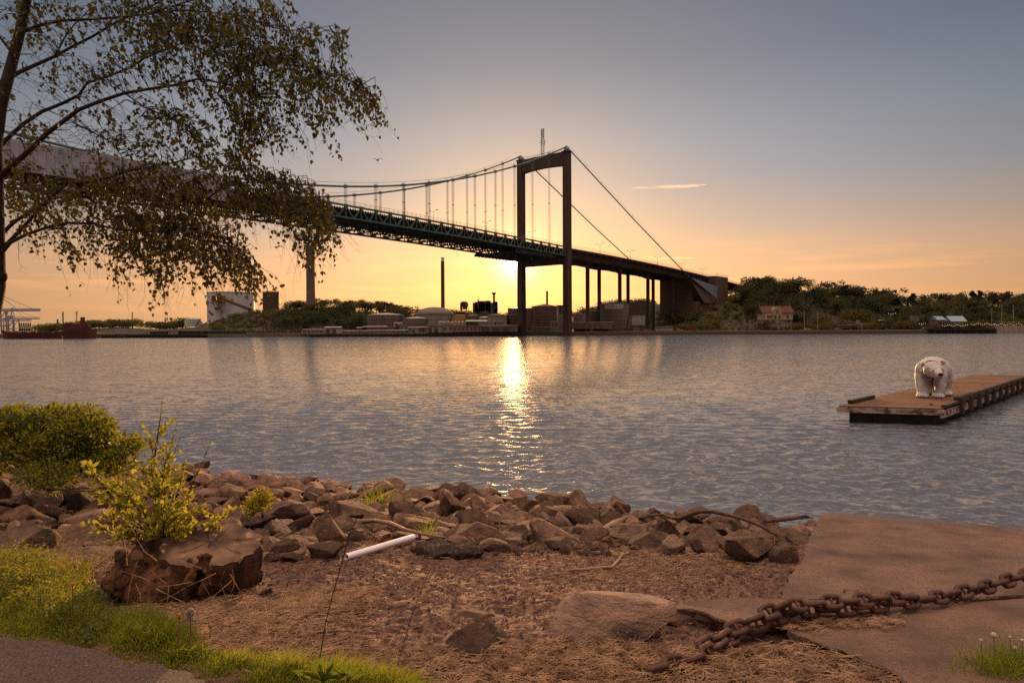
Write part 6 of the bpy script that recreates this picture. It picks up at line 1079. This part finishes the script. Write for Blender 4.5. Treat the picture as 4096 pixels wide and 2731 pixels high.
# seed heads on the tuft at lower right
m_wht2 = mat('seed_fluff', (.55, .47, .42), .95, (.45, .38, .33), trans=.3); m_bud = mat('orange_bud', (.42, .16, .03), .8)
for i, (px, row, r_) in enumerate(((3975, 2540, .014), (4040, 2548, .007), (3925, 2560, .008), (4060, 2590, .009), (4088, 2560, .008))):
    y = 3.05; p = P(px, row, y); s = MB(); s.tube([P(px + 8, row + 150, y + .02), p], .0013, 5); o = s.build('flower', m_herb); s = MB(); ell(s, p, (r_, r_, r_), n=8); s.build('seed_head', m_wht2, o, smooth=True); tag(o, ['largest round seed head over the slab in the lower right corner', 'tiny seed head right of the largest one', 'tiny pale bud left of the largest seed head', 'small seed head low in the corner tuft', 'small seed head at the right frame edge'][i], 'flower')
# dandelions
def dande(px, row, base, y, r_, label, closed=False):
    p = P(px, row, y); q_ = P(px - 2, base, y); e = empty('dandelion', q_, label, 'flower'); s = MB(); s.tube([q_, q_.lerp(p, .5) + Vector((.002, 0, 0)), p], [.003, .0026, .0024], 7); s.build('stem', mat('brown_stem', (.20, .09, .04), .7), e)
    if closed: s = MB(); s.lathe(p, [(.003, 0), (r_, .008), (r_ * .9, .02), (r_ * .5, .024)], 10); s.build('bud', m_bud, e)
    else:
        n = 620; d = rdir(n); c = np.array(p) + d * r_ * .25; v, f = blades(np.zeros((1, 3)), np.ones(1), np.zeros((1, 2)), np.ones(1)); sv = np.cross(d, rdir(n)); sv /= np.linalg.norm(sv, axis=1)[:, None]; a_ = np.array(p) + d * .3 * r_; t2 = np.array(p) + d * r_ * rng.uniform(.85, 1.05, n)[:, None]; v = np.stack([a_ - sv * .0003, a_ + sv * .0003, t2 + sv * .0022, t2 - sv * .0022], 1).reshape(-1, 3); npmesh('seed_head', v, np.arange(4 * n).reshape(-1, 4), m_wht2, parent=e); s = MB(); ell(s, p, (.005,) * 3, n=8); s.build('seed_core', m_bud, e)
dande(761, 2450, 2590, 2.95, .0205, 'round white dandelion seed head on a brown stem in the grass'); dande(716, 2474, 2580, 2.97, .009, 'closed orange dandelion bud left of the round seed head', True); dande(840, 2512, 2545, 3.2, .008, 'closed orange bud right of the round seed head', True); dande(290, 2345, 2480, 3.5, .009, 'withered pale bud on a thick stalk at the far left of the grass', True)
# thin dry stalks
def stalk(pts, y, r_, label, heads=False):
    s = MB(); pp = [P(a, b, y + .02 * i) for i, (a, b) in enumerate(pts)]; s.tube(pp, [r_] * (len(pp) - 1) + [r_ * .4], 5); o = s.build('dry_stalk', m_tw); s = MB()
    for k in range(14):
        t_ = rng.uniform(.45, 1); i = min(int(t_ * (len(pp) - 1)), len(pp) - 2); q_ = pp[i].lerp(pp[i + 1], rng.uniform(0, 1)); s.tube([q_, q_ + Vector((rng.normal() * .02, 0, rng.uniform(.005, .035)))], [r_ * .5, r_ * .2], 4)
        if heads: ell(s, q_ + Vector((rng.normal() * .006, 0, .01)), (.004, .004, .006), n=5)
    s.build('side_twig', m_strw if heads else m_tw, o); tag(o, label, 'stalk')
stalk([(1278, 2640), (1300, 2500), (1330, 2380), (1372, 2230), (1400, 2130), (1425, 2075)], 3.0, .0026, 'long black dry stalk rising in front of the white tube'); stalk([(1590, 2660), (1640, 2480), (1680, 2370), (1715, 2290), (1735, 2250)], 3.05, .0016, 'thin seed bearing stalk rising in front of the dark sod clump', True)
# broad leaves
def broad(px, row, y, n, L_, label):
    p = P(px, row, y); mb = MB(); r_ = random.Random(int(px))
    for k in range(n):
        a = -1.2 + 2.4 * k / max(n - 1, 1) + r_.uniform(-.2, .2); l_ = L_ * r_.uniform(.7, 1.1); d = Vector((math.sin(a), r_.uniform(-.3, .3), math.cos(a) * .9 + .2)).normalized(); s_ = d.cross(Vector((0, 1, 0))).normalized(); v = []; N_ = 7
        for i in range(N_ + 1):
            t_ = i / N_; w = l_ * .10 * math.sin(math.pi * min(.98, t_ * .93 + .05)) * (1 + .25 * math.sin(i * 2.6 + k)); c = p + d * l_ * t_ + Vector((0, -1, -.4)) * l_ * .22 * t_ * t_; v += [c - s_ * w, c + Vector((0, .006, -.004)), c + s_ * w]
        mb.add(v, [(3 * i + j, 3 * i + j + 1, 3 * i + j + 4, 3 * i + j + 3) for i in range(N_) for j in (0, 1)])
    return tag(mb.build('broad_leaf_plant', m_bl, smooth=True, loc=p), label, 'plant')
broad(1290, 2725, 2.75, 9, .13, 'broad toothed green leaves at the bottom left of the dry stalk'); broad(1640, 2760, 2.7, 6, .10, 'second broad leaved plant at the bottom, left of the straw'); broad(760, 2600, 2.9, 2, .05, 'single bright leaf under the dandelion seed head'); broad(1390, 2720, 2.72, 6, .10, 'low serrated leaves between the two broad leaved plants'); broad(345, 2275, 4.0, 4, .07, 'little sunlit leaves left of the stump')
# shoots out of the stump
def shoots(name, label, base, tips, leafn, lsize, mm, mw=m_tw, cat='shrub', stem_r=.006, sub=4, leafstart=.25, w=.55, spread=.12):
    e = empty(name, base, label, cat); s = MB(); C = []; D = []
    for k, tp_ in enumerate(tips):
        mid = base.lerp(tp_, .5) + Vector((rng.normal() * spread * .5, rng.normal() * spread * .4, rng.uniform(0, spread * .6))); pts = [base + Vector((rng.normal() * .03, rng.normal() * .03, 0)), mid, tp_]; pts = [pts[0], pts[0].lerp(mid, .5) + UP * .01, mid, mid.lerp(tp_, .55), tp_]; s.tube(pts, [stem_r, stem_r * .8, stem_r * .6, stem_r * .4, stem_r * .15], 5, caps=False); segs = [(pts, 1)]
        for j in range(sub):
            t_ = rng.uniform(.3, .9); i = min(int(t_ * 4), 3); q_ = pts[i].lerp(pts[i + 1], t_ * 4 - i); dd_ = (tp_ - base).normalized() + Vector(rng.normal(0, .7, 3)); dd_.normalize(); l_ = (tp_ - base).length * rng.uniform(.12, .3); sp = [q_, q_ + dd_ * l_ * .5 + UP * .01, q_ + dd_ * l_]; s.tube(sp, [stem_r * .4, stem_r * .25, stem_r * .1], 4, caps=False); segs.append((sp, .5))
        for sp, wt_ in segs:
            for j in range(int(leafn * wt_)):
                t_ = rng.uniform(leafstart if wt_ == 1 else .1, 1) * (len(sp) - 1); i = min(int(t_), len(sp) - 2); q_ = sp[i].lerp(sp[i + 1], t_ - i); d = (sp[i + 1] - sp[i]).normalized() * .6 + Vector(rng.normal(0, .7, 3)) + UP * .15; C.append(q_ + Vector(rng.normal(0, .004, 3))); D.append(d)
    s.build('stems', mw, e); C = np.array(C); D = np.array(D); n = len(C); sz = lsize * rng.uniform(.55, 1.25, n); D /= np.linalg.norm(D, axis=1)[:, None]; sv = np.cross(D, rdir(n)); sv /= np.linalg.norm(sv, axis=1)[:, None]; nn_ = np.cross(D, sv); rows = []
    for t_, ww, cu in ((0, .04, 0), (.3, .85, .02), (.62, .8, .05), (1, .03, .16)): c = C + D * (sz * t_)[:, None] - nn_ * (sz * cu)[:, None]; rows += [c - sv * (sz * ww * w / 2)[:, None] + nn_ * (sz * .07)[:, None], c, c + sv * (sz * ww * w / 2)[:, None] + nn_ * (sz * .07)[:, None]]
    v = np.stack(rows, 1).reshape(-1, 3); o = np.arange(n) * 12; f = np.concatenate([np.stack([o + 3 * i + j, o + 3 * i + j + 1, o + 3 * i + j + 4, o + 3 * i + j + 3], 1) for i in range(3) for j in (0, 1)]); npmesh('foliage', v, f, mm, smooth=True, parent=e); return e
tips = [P(a, b, y) for a, b, y in ((330, 1850, 4.35), (355, 1910, 4.3), (400, 1980, 4.25), (430, 2060, 4.2), (560, 1860, 4.5), (600, 1740, 4.6), (645, 1650, 4.7), (600, 1830, 4.4), (655, 1800, 4.45), (690, 1840, 4.4), (740, 1860, 4.5), (700, 1940, 4.3), (760, 1980, 4.3), (830, 2010, 4.3), (900, 2060, 4.25), (850, 2070, 4.2), (760, 2110, 4.15), (700, 2150, 4.1), (640, 2000, 4.2), (560, 2010, 4.15), (500, 2050, 4.15), (480, 2130, 4.1), (470, 1930, 4.3), (520, 1960, 4.2), (620, 1930, 4.3), (590, 2090, 4.05), (660, 2070, 4.1), (390, 2100, 4.2), (780, 2040, 4.2))]
shoots('stump_shoots', 'leafy yellow green shoots sprouting from the back of the stump', P(640, 2215, 4.3), tips, 21, .047, m_shoot, sub=3)
e = shoots('bare_twigs', 'tall nearly leafless twigs rising above the stump shoots', P(640, 2205, 4.36), [P(652, 1590, 4.75), P(712, 1680, 4.7), P(720, 1752, 4.6), P(832, 1798, 4.6)], 5, .03, m_shoot, sub=2, leafstart=.4)
# big bush at left
def bush(name, label, lobes, n, ls, mm, stem_base, cat='shrub', w=.5):
    e = empty(name, stem_base, label, cat); s = MB(); C = []; wgt = np.array([l[1][0] * l[1][2] for l in lobes]); wgt /= wgt.sum()
    for c, r_ in lobes:
        s.tube([stem_base + Vector((rng.normal() * .1, rng.normal() * .1, 0)), stem_base.lerp(c, .5) + Vector((0, 0, -.1 * r_[2])), c], [.014, .01, .005], 5, caps=False)
        for k in range(7): d = Vector(rdir(1)[0]); d.z = abs(d.z); s.tube([c, c + Vector((d.x * r_[0], d.y * r_[1], d.z * r_[2])) * .9], [.005, .002], 4, caps=False)
    ch = rng.choice(len(lobes), n, p=wgt); d = rdir(n); q_ = rng.uniform(.4, 1.2, n)[:, None]; C = np.array([list(l[0]) for l in lobes])[ch] + d * np.array([l[1] for l in lobes])[ch] * q_; D = d + rng.normal(0, .6, (n, 3)) + np.array([0, 0, .5]); v, f = leafquads(C, ls * rng.uniform(.6, 1.3, n), D, w, .08); s.build('stems', m_tw, e); npmesh('foliage', v, f, mm, parent=e); return e
yb_ = 9.6; lb = [(P(a, b, yb_ + dy), (rx / F * yb_, .38, rz / F * yb_)) for a, b, rx, rz, dy in ((70, 1690, 85, 65, 0), (190, 1690, 95, 70, .2), (320, 1700, 90, 70, 0), (40, 1770, 110, 80, -.1), (150, 1780, 110, 90, -.2), (270, 1790, 120, 90, -.1), (360, 1770, 80, 80, 0), (450, 1790, 90, 45, .1), (500, 1800, 60, 40, 0), (170, 1860, 100, 60, -.3), (-80, 1740, 120, 100, 0), (230, 1905, 70, 45, -.4), (30, 1840, 90, 55, -.2), (470, 1860, 80, 60, -.2), (400, 1850, 70, 60, -.2), (380, 1720, 60, 50, 0), (60, 1650, 40, 28, 0), (20, 1665, 35, 25, .1), (190, 1650, 45, 26, .1), (250, 1655, 30, 25, 0), (320, 1650, 42, 30, .1), (370, 1668, 30, 24, 0), (405, 1720, 30, 30, 0), (430, 1760, 40, 22, 0), (510, 1765, 35, 22, 0), (535, 1790, 28, 20, 0), (110, 1665, 25, 20, -.1), (-20, 1680, 40, 35, 0), (220, 1940, 35, 30, -.4))]
lb = [(c_, r_) if i_ > 15 else (c_, (r_[0] * .86, r_[1], r_[2] * .80)) for i_, (c_, r_) in enumerate(lb)]
bush('big_bush', 'big dark green leafy bush at the left edge above the rocks', lb, 10500, .078, m_bush, P(170, 1930, yb_)); y2_ = 7.6; bush('little_shrub', 'little round yellow green shrub among the boulders right of the stump', [(P(1040, 2005, y2_), (45 / F * y2_, .12, 42 / F * y2_)), (P(1010, 2030, y2_), (38 / F * y2_, .1, 34 / F * y2_)), (P(1055, 1985, y2_), (30 / F * y2_, .1, 26 / F * y2_))], 1500, .030, m_yg, P(1035, 2070, y2_))
bush('dark_groundcover', 'low dark green plant hanging over rocks below the big bush', [(P(190, 1890, 8.6), (.35, .2, .16)), (P(130, 1930, 8.4), (.2, .15, .12)), (P(640, 1925, 7.6), (.22, .2, .16)), (P(470, 1960, 7.4), (.3, .2, .1))], 1800, .04, m_bush, P(190, 1960, 8.5))
# ------------------------------------------------------------------ birch
BY = 6.2; k_ = 1 / 1.2064
def bp(x, y, d=0.): return P(x * k_, y * k_, BY + d)
bt = empty('birch_tree', (X(-20, BY), BY, 1.4), 'birch at the left edge whose drooping leafy branches hang over the bridge', 'tree')
trunk = [(-130, 3400, 0), (-110, 2600, 0), (-80, 1900, 0), (-50, 1568, 0), (-14, 1380, 0), (-16, 1150, 0), (-22, 900, 0), (-26, 700, 0), (0, 520, 0), (45, 350, .05), (90, 180, .1), (125, 20, .1), (160, -160, .1), (190, -400, .1)]
m_bb = mat('birch_bark', (.050, .030, .025), .85, (.022, .014, .012), scale=7, bump=.7, bscale=20, bdist=.02, stretch=(1, 1, .5)); tb = MB(); tb.tube([bp(*p) for p in trunk], [.14, .11, .085, .070, .066, .062, .060, .058, .052, .046, .042, .037, .03, .02], 14); ell(tb, bp(5, 1335), (.05, .05, .06), n=10); tb.build('trunk', m_bb, bt, smooth=True)
limbs = [([(-15, 720), (40, 665), (110, 600), (200, 540), (300, 500), (380, 460), (420, 400), (520, 370), (620, 330), (700, 280), (800, 240), (900, 200), (1000, 190)], 14, 3, .25), ([(-20, 880), (60, 800), (150, 720), (230, 640), (300, 590), (380, 530), (480, 490), (600, 450), (720, 430), (850, 410), (960, 380), (1060, 400), (1180, 420), (1260, 470)], 18, 3, -.2),
 ([(5, 400), (90, 350), (180, 310), (270, 270), (340, 230), (440, 180), (540, 120), (640, 70), (750, 20), (860, -40)], 15, 4, .5), ([(120, 150), (200, 120), (300, 100), (420, 95), (560, 85), (700, 70), (860, 50), (1000, 60), (1150, 75)], 11, 3, .2), ([(-8, 1240), (50, 1170), (130, 1130), (250, 1090), (330, 1075), (450, 1080), (580, 1110), (700, 1120), (850, 1110), (1000, 1130)], 12, 3, -.3), ([(-16, 1150), (70, 1070), (150, 1020), (250, 960), (400, 930), (560, 890), (700, 950), (860, 965), (1000, 960), (1200, 1000), (1400, 985)], 13, 3, .3),
 ([(0, 1210), (100, 1110), (180, 1020), (260, 940), (330, 880), (420, 880), (520, 860), (640, 820), (760, 800), (860, 780), (940, 760), (1080, 740)], 12, 2.5, .0), ([(960, 380), (1060, 460), (1140, 560), (1200, 640), (1260, 720)], 5, 2, -.2), ([(1060, 400), (1200, 330), (1350, 300), (1500, 330), (1650, 370), (1760, 430), (1820, 490)], 5, 1.5, -.2), ([(1150, 75), (1300, 130), (1400, 150), (1530, 130), (1620, 160), (1655, 220)], 4, 1.5, .2),
 ([(1000, 960), (1080, 900), (1200, 880), (1380, 890), (1500, 940), (1560, 1010), (1590, 1100)], 5, 2, .2), ([(600, 450), (700, 520), (800, 560), (900, 620), (960, 700)], 4.5, 2, -.2), ([(350, 590), (450, 640), (540, 690), (590, 760), (590, 850)], 5, 2, -.2), ([(1000, 1130), (1100, 1160), (1180, 1230), (1230, 1310)], 4, 1.5, -.3), ([(560, 1110), (620, 1180), (660, 1280), (700, 1340)], 4, 1.5, -.3), ([(860, 50), (980, 130), (1080, 230), (1120, 330)], 5, 2, .2), ([(270, 270), (300, 200), (350, 130), (420, 60)], 6, 3, .5), ([(900, 200), (1020, 260), (1140, 290), (1260, 300)], 4, 2, .25), ([(150, -120), (300, -180), (500, -200), (750, -180)], 8, 3, .2), ([(170, -250), (120, -380), (60, -480)], 8, 3, .1), ([(-20, 560), (-120, 380), (-250, 250), (-380, 180)], 9, 3, .2), ([(-20, 900), (-150, 780), (-300, 720)], 8, 3, -.2), ([(60, 260), (-60, 100), (-200, -50)], 8, 3, .1), ([(400, 930), (470, 1000), (560, 1040), (680, 1060)], 4, 2, .3), ([(700, 70), (900, 10), (1100, -40), (1250, 0)], 6, 2, .2), ([(1400, 985), (1460, 1050), (1490, 1150), (1500, 1230)], 2.5, 1, .3), ([(560, 890), (700, 860), (860, 850), (1040, 800), (1200, 800)], 4, 2, .3)]
LP = []; 
for pts, r0, r1, dep in limbs:
    s = MB(); n_ = len(pts); pp = [bp(a, b, dep * min(1, i / 3) + .05 * math.sin(i * 1.7)) for i, (a, b) in enumerate(pts)]; rad = [(r0 + (r1 - r0) * (i / (n_ - 1)) ** .8) * .82 * k_ * BY / F for i in range(n_)]; s.tube(pp, rad, 8); s.build('limb', m_bb, bt, smooth=True)
    for i in range(n_ - 1):
        for t_ in (0, .25, .5, .75): LP.append(pp[i].lerp(pp[i + 1], t_))
LPa = np.array([list(p) for p in LP]); kd_xz = LPa[:, [0, 2]]
clus = [(150, 100, 120, 90, 26), (60, 30, 90, 60, 16), (380, 60, 160, 60, 46), (620, 90, 180, 90, 80), (850, 120, 150, 110, 130), (1030, 150, 130, 130, 150), (1180, 120, 110, 100, 90), (1120, 320, 110, 110, 85), (1150, 480, 95, 110, 70), (1180, 640, 90, 100, 62), (1260, 520, 90, 120, 60), (1100, 780, 110, 60, 50), (1280, 300, 90, 90, 70), (1400, 260, 90, 90, 70), (1420, 430, 70, 90, 50), (1500, 170, 90, 35, 34), (1620, 190, 35, 40, 22), (1520, 380, 80, 70, 50), (1640, 430, 70, 60, 46), (1740, 440, 45, 55, 38), (1800, 490, 25, 30, 14), (1500, 560, 90, 50, 34), (1280, 20, 60, 60, 26), (700, 260, 160, 70, 60), (480, 330, 120, 70, 40), (230, 330, 90, 60, 20), (880, 420, 120, 70, 44), (760, 560, 120, 50, 44), (900, 620, 100, 70, 44), (470, 570, 120, 60, 24), (640, 680, 70, 50, 20), (130, 620, 70, 50, 20), (480, 690, 60, 30, 16), (980, 720, 80, 60, 30),
        (60, 800, 80, 60, 26), (150, 900, 140, 60, 60), (350, 850, 120, 60, 40), (330, 940, 160, 70, 75), (560, 900, 150, 60, 75), (780, 920, 150, 70, 80), (980, 900, 150, 80, 75), (1200, 930, 130, 70, 70), (1380, 950, 110, 60, 90), (1500, 1000, 70, 70, 70), (1550, 1080, 40, 60, 26), (600, 1040, 160, 60, 100), (820, 1060, 150, 70, 120), (1000, 1060, 130, 70, 80), (200, 1030, 130, 50, 30), (620, 1170, 90, 60, 80), (800, 1180, 120, 60, 100), (980, 1200, 110, 70, 100), (1130, 1260, 80, 60, 70), (1220, 1340, 35, 40, 20), (330, 1190, 60, 40, 22), (420, 1130, 60, 50, 24), (560, 1310, 20, 25, 8), (740, 1330, 60, 30, 16), (1000, 1350, 60, 35, 16), (1380, 1100, 60, 90, 22), (1480, 1180, 40, 110, 24), (1560, 1150, 40, 80, 18), (1280, 860, 120, 50, 60), (220, 1080, 60, 40, 14), (60, 960, 50, 50, 20), (680, 820, 120, 40, 50), (1340, 600, 50, 60, 16), (1380, 20, 20, 25, 6), (100, -120, 160, 90, 60), (300, -150, 200, 90, 80), (600, -120, 220, 80, 90), (900, -100, 200, 70, 80), (180, -330, 160, 90, 60), (400, -330, 180, 90, 50), (-200, -100, 160, 200, 80), (-250, 300, 180, 200, 60), (-200, 800, 150, 150, 40)]
TW = MB(); C = []; D = []; SZ = []
for cx_, cy_, sx_, sy_, nt_ in clus:
    for _ in range(int(nt_ * .68)):
        px_, py_ = rng.normal(cx_, sx_ * .62), rng.normal(cy_ - sy_ * .2, sy_ * .58); st = bp(px_, py_, rng.normal(0, .45)); i = int(np.argmin(np.sum((kd_xz - np.array([st.x, st.z])) ** 2, 1))); root = LP[i]; dist = (root - st).length; L_ = rng.uniform(.10, .34); drift = Vector((rng.normal(.35, .35), rng.normal(0, .3), rng.uniform(-1.1, -.5))).normalized()
        e1 = st + drift * L_ * .5 + Vector((rng.normal() * .02, 0, 0)); e2 = st + drift * L_ + Vector((rng.normal() * .03, 0, -L_ * .15)); mid = root.lerp(st, .5) + Vector((rng.normal() * .03, 0, .03 + dist * .12))
        if dist < .55: TW.tube([root, mid, st, e1, e2], [.0040, .0030, .0021, .0014, .0007], 4, caps=False)
        else: TW.tube([st, e1, e2], [.002, .0014, .0007], 4, caps=False)
        if rng.uniform() < .3: dv = Vector((rng.normal() * .5, rng.normal() * .3, -1)).normalized(); TW.tube([e1, e1 + dv * L_ * .5, e1 + dv * L_ + Vector((rng.normal() * .04, 0, 0))], [.0011, .0009, .0005], 3, caps=False)
        nl = rng.integers(5, 12)
        for j in range(nl):
            t_ = rng.uniform(-.25, 1); q_ = st.lerp(mid, -t_) if t_ < 0 else (st.lerp(e1, t_ * 2) if t_ < .5 else e1.lerp(e2, t_ * 2 - 1)); C.append(list(q_ + Vector(rng.normal(0, .010, 3)))); D.append([rng.normal() * .6, rng.normal() * .6, -1 + rng.normal() * .4]); SZ.append(rng.uniform(.025, .047))
# bare twigs hanging below
for cx_, cy_, n_, ln in ((740, 1340, 16, .42), (920, 1380, 10, .35), (1130, 1330, 12, .35), (1450, 1170, 20, .5), (1330, 1130, 12, .4), (400, 1200, 8, .3), (250, 1240, 6, .3), (1600, 1150, 8, .35), (1690, 600, 10, .25), (600, 720, 30, .3), (480, 420, 40, .25), (150, 460, 26, .22), (330, 700, 24, .3), (860, 720, 20, .3), (200, 240, 24, .25), (60, 1200, 8, .3), (700, 700, 30, .25), (1350, 720, 6, .25), (1500, 450, 16, .25)):
    for _ in range(n_):
        st = bp(cx_ + rng.normal() * 90, cy_ - 60 + rng.normal() * 45, rng.normal(0, .3)); d = Vector((rng.normal(.25, .5), rng.normal() * .2, -1 if cy_ > 1000 else rng.normal(-.3, .6))).normalized(); l_ = ln * rng.uniform(.4, 1); p = [st]
        i = int(np.argmin(np.sum((kd_xz - np.array([st.x, st.z])) ** 2, 1))); root = LP[i]; p = ([root, root.lerp(st, .55) + UP * .04] if (root - st).length < .6 else []) + [st]
        for k in range(4): p.append(p[-1] + d * l_ / 4 + Vector((rng.normal() * .02, 0, rng.normal() * .012)))
        TW.tube(p, list(np.linspace(.0022, .0006, len(p))), 3, caps=False)
        for k in range(2): a = p[-3 + k]; TW.tube([a, a + Vector((rng.normal() * .05, 0, rng.normal() * .03 - .03))], [.0008, .0005], 3, caps=False)
two = TW.build('twigs', m_tw, bt); C = np.array(C); D = np.array(D); SZ = np.array(SZ); n = len(C); D /= np.linalg.norm(D, axis=1)[:, None]; sv = np.cross(D, rdir(n)); sv /= np.linalg.norm(sv, axis=1)[:, None]; nn_ = np.cross(D, sv)
S_ = SZ[:, None]; v = np.stack([C, C + D * S_ * .22 + sv * S_ * .40 + nn_ * S_ * .06, C + D * S_ * .62 + sv * S_ * .26 + nn_ * S_ * .03, C + D * S_ * 1.05, C + D * S_ * .62 - sv * S_ * .26 + nn_ * S_ * .03, C + D * S_ * .22 - sv * S_ * .40 + nn_ * S_ * .06], 1).reshape(-1, 3); o = np.arange(n) * 6; f = np.concatenate([np.stack([o, o + 1, o + 2, o + 5], 1), np.stack([o + 5, o + 2, o + 3, o + 4], 1)]); npmesh('foliage', v, f, m_birch, parent=bt); print('birch leaves', n)

# straw and grit lying on the slabs
a = rng.uniform(3120, 3620, 260); b_ = 2500 + rng.normal(0, 14, 260) - (a - 3200) * .04; d_ = np.array(CM) @ np.stack([(a - 2048) / F, (1365.5 - b_) / F, -np.ones_like(a)]); k = (1.678 - CAMZ) / d_[2]; th2 = rng.normal(.1, .6, 260)
v, f = sticks(np.stack([d_[0] * k, d_[1] * k, np.full(260, 1.684)], 1), np.stack([np.cos(th2), np.sin(th2), rng.normal(0, .12, 260)], 1), rng.uniform(.02, .09, 260), rng.uniform(.002, .005, 260)); tag(npmesh('slab_straw', v, f, m_strw), 'wisps of dry straw caught under the chain on the slab', 'straw', kind='stuff')
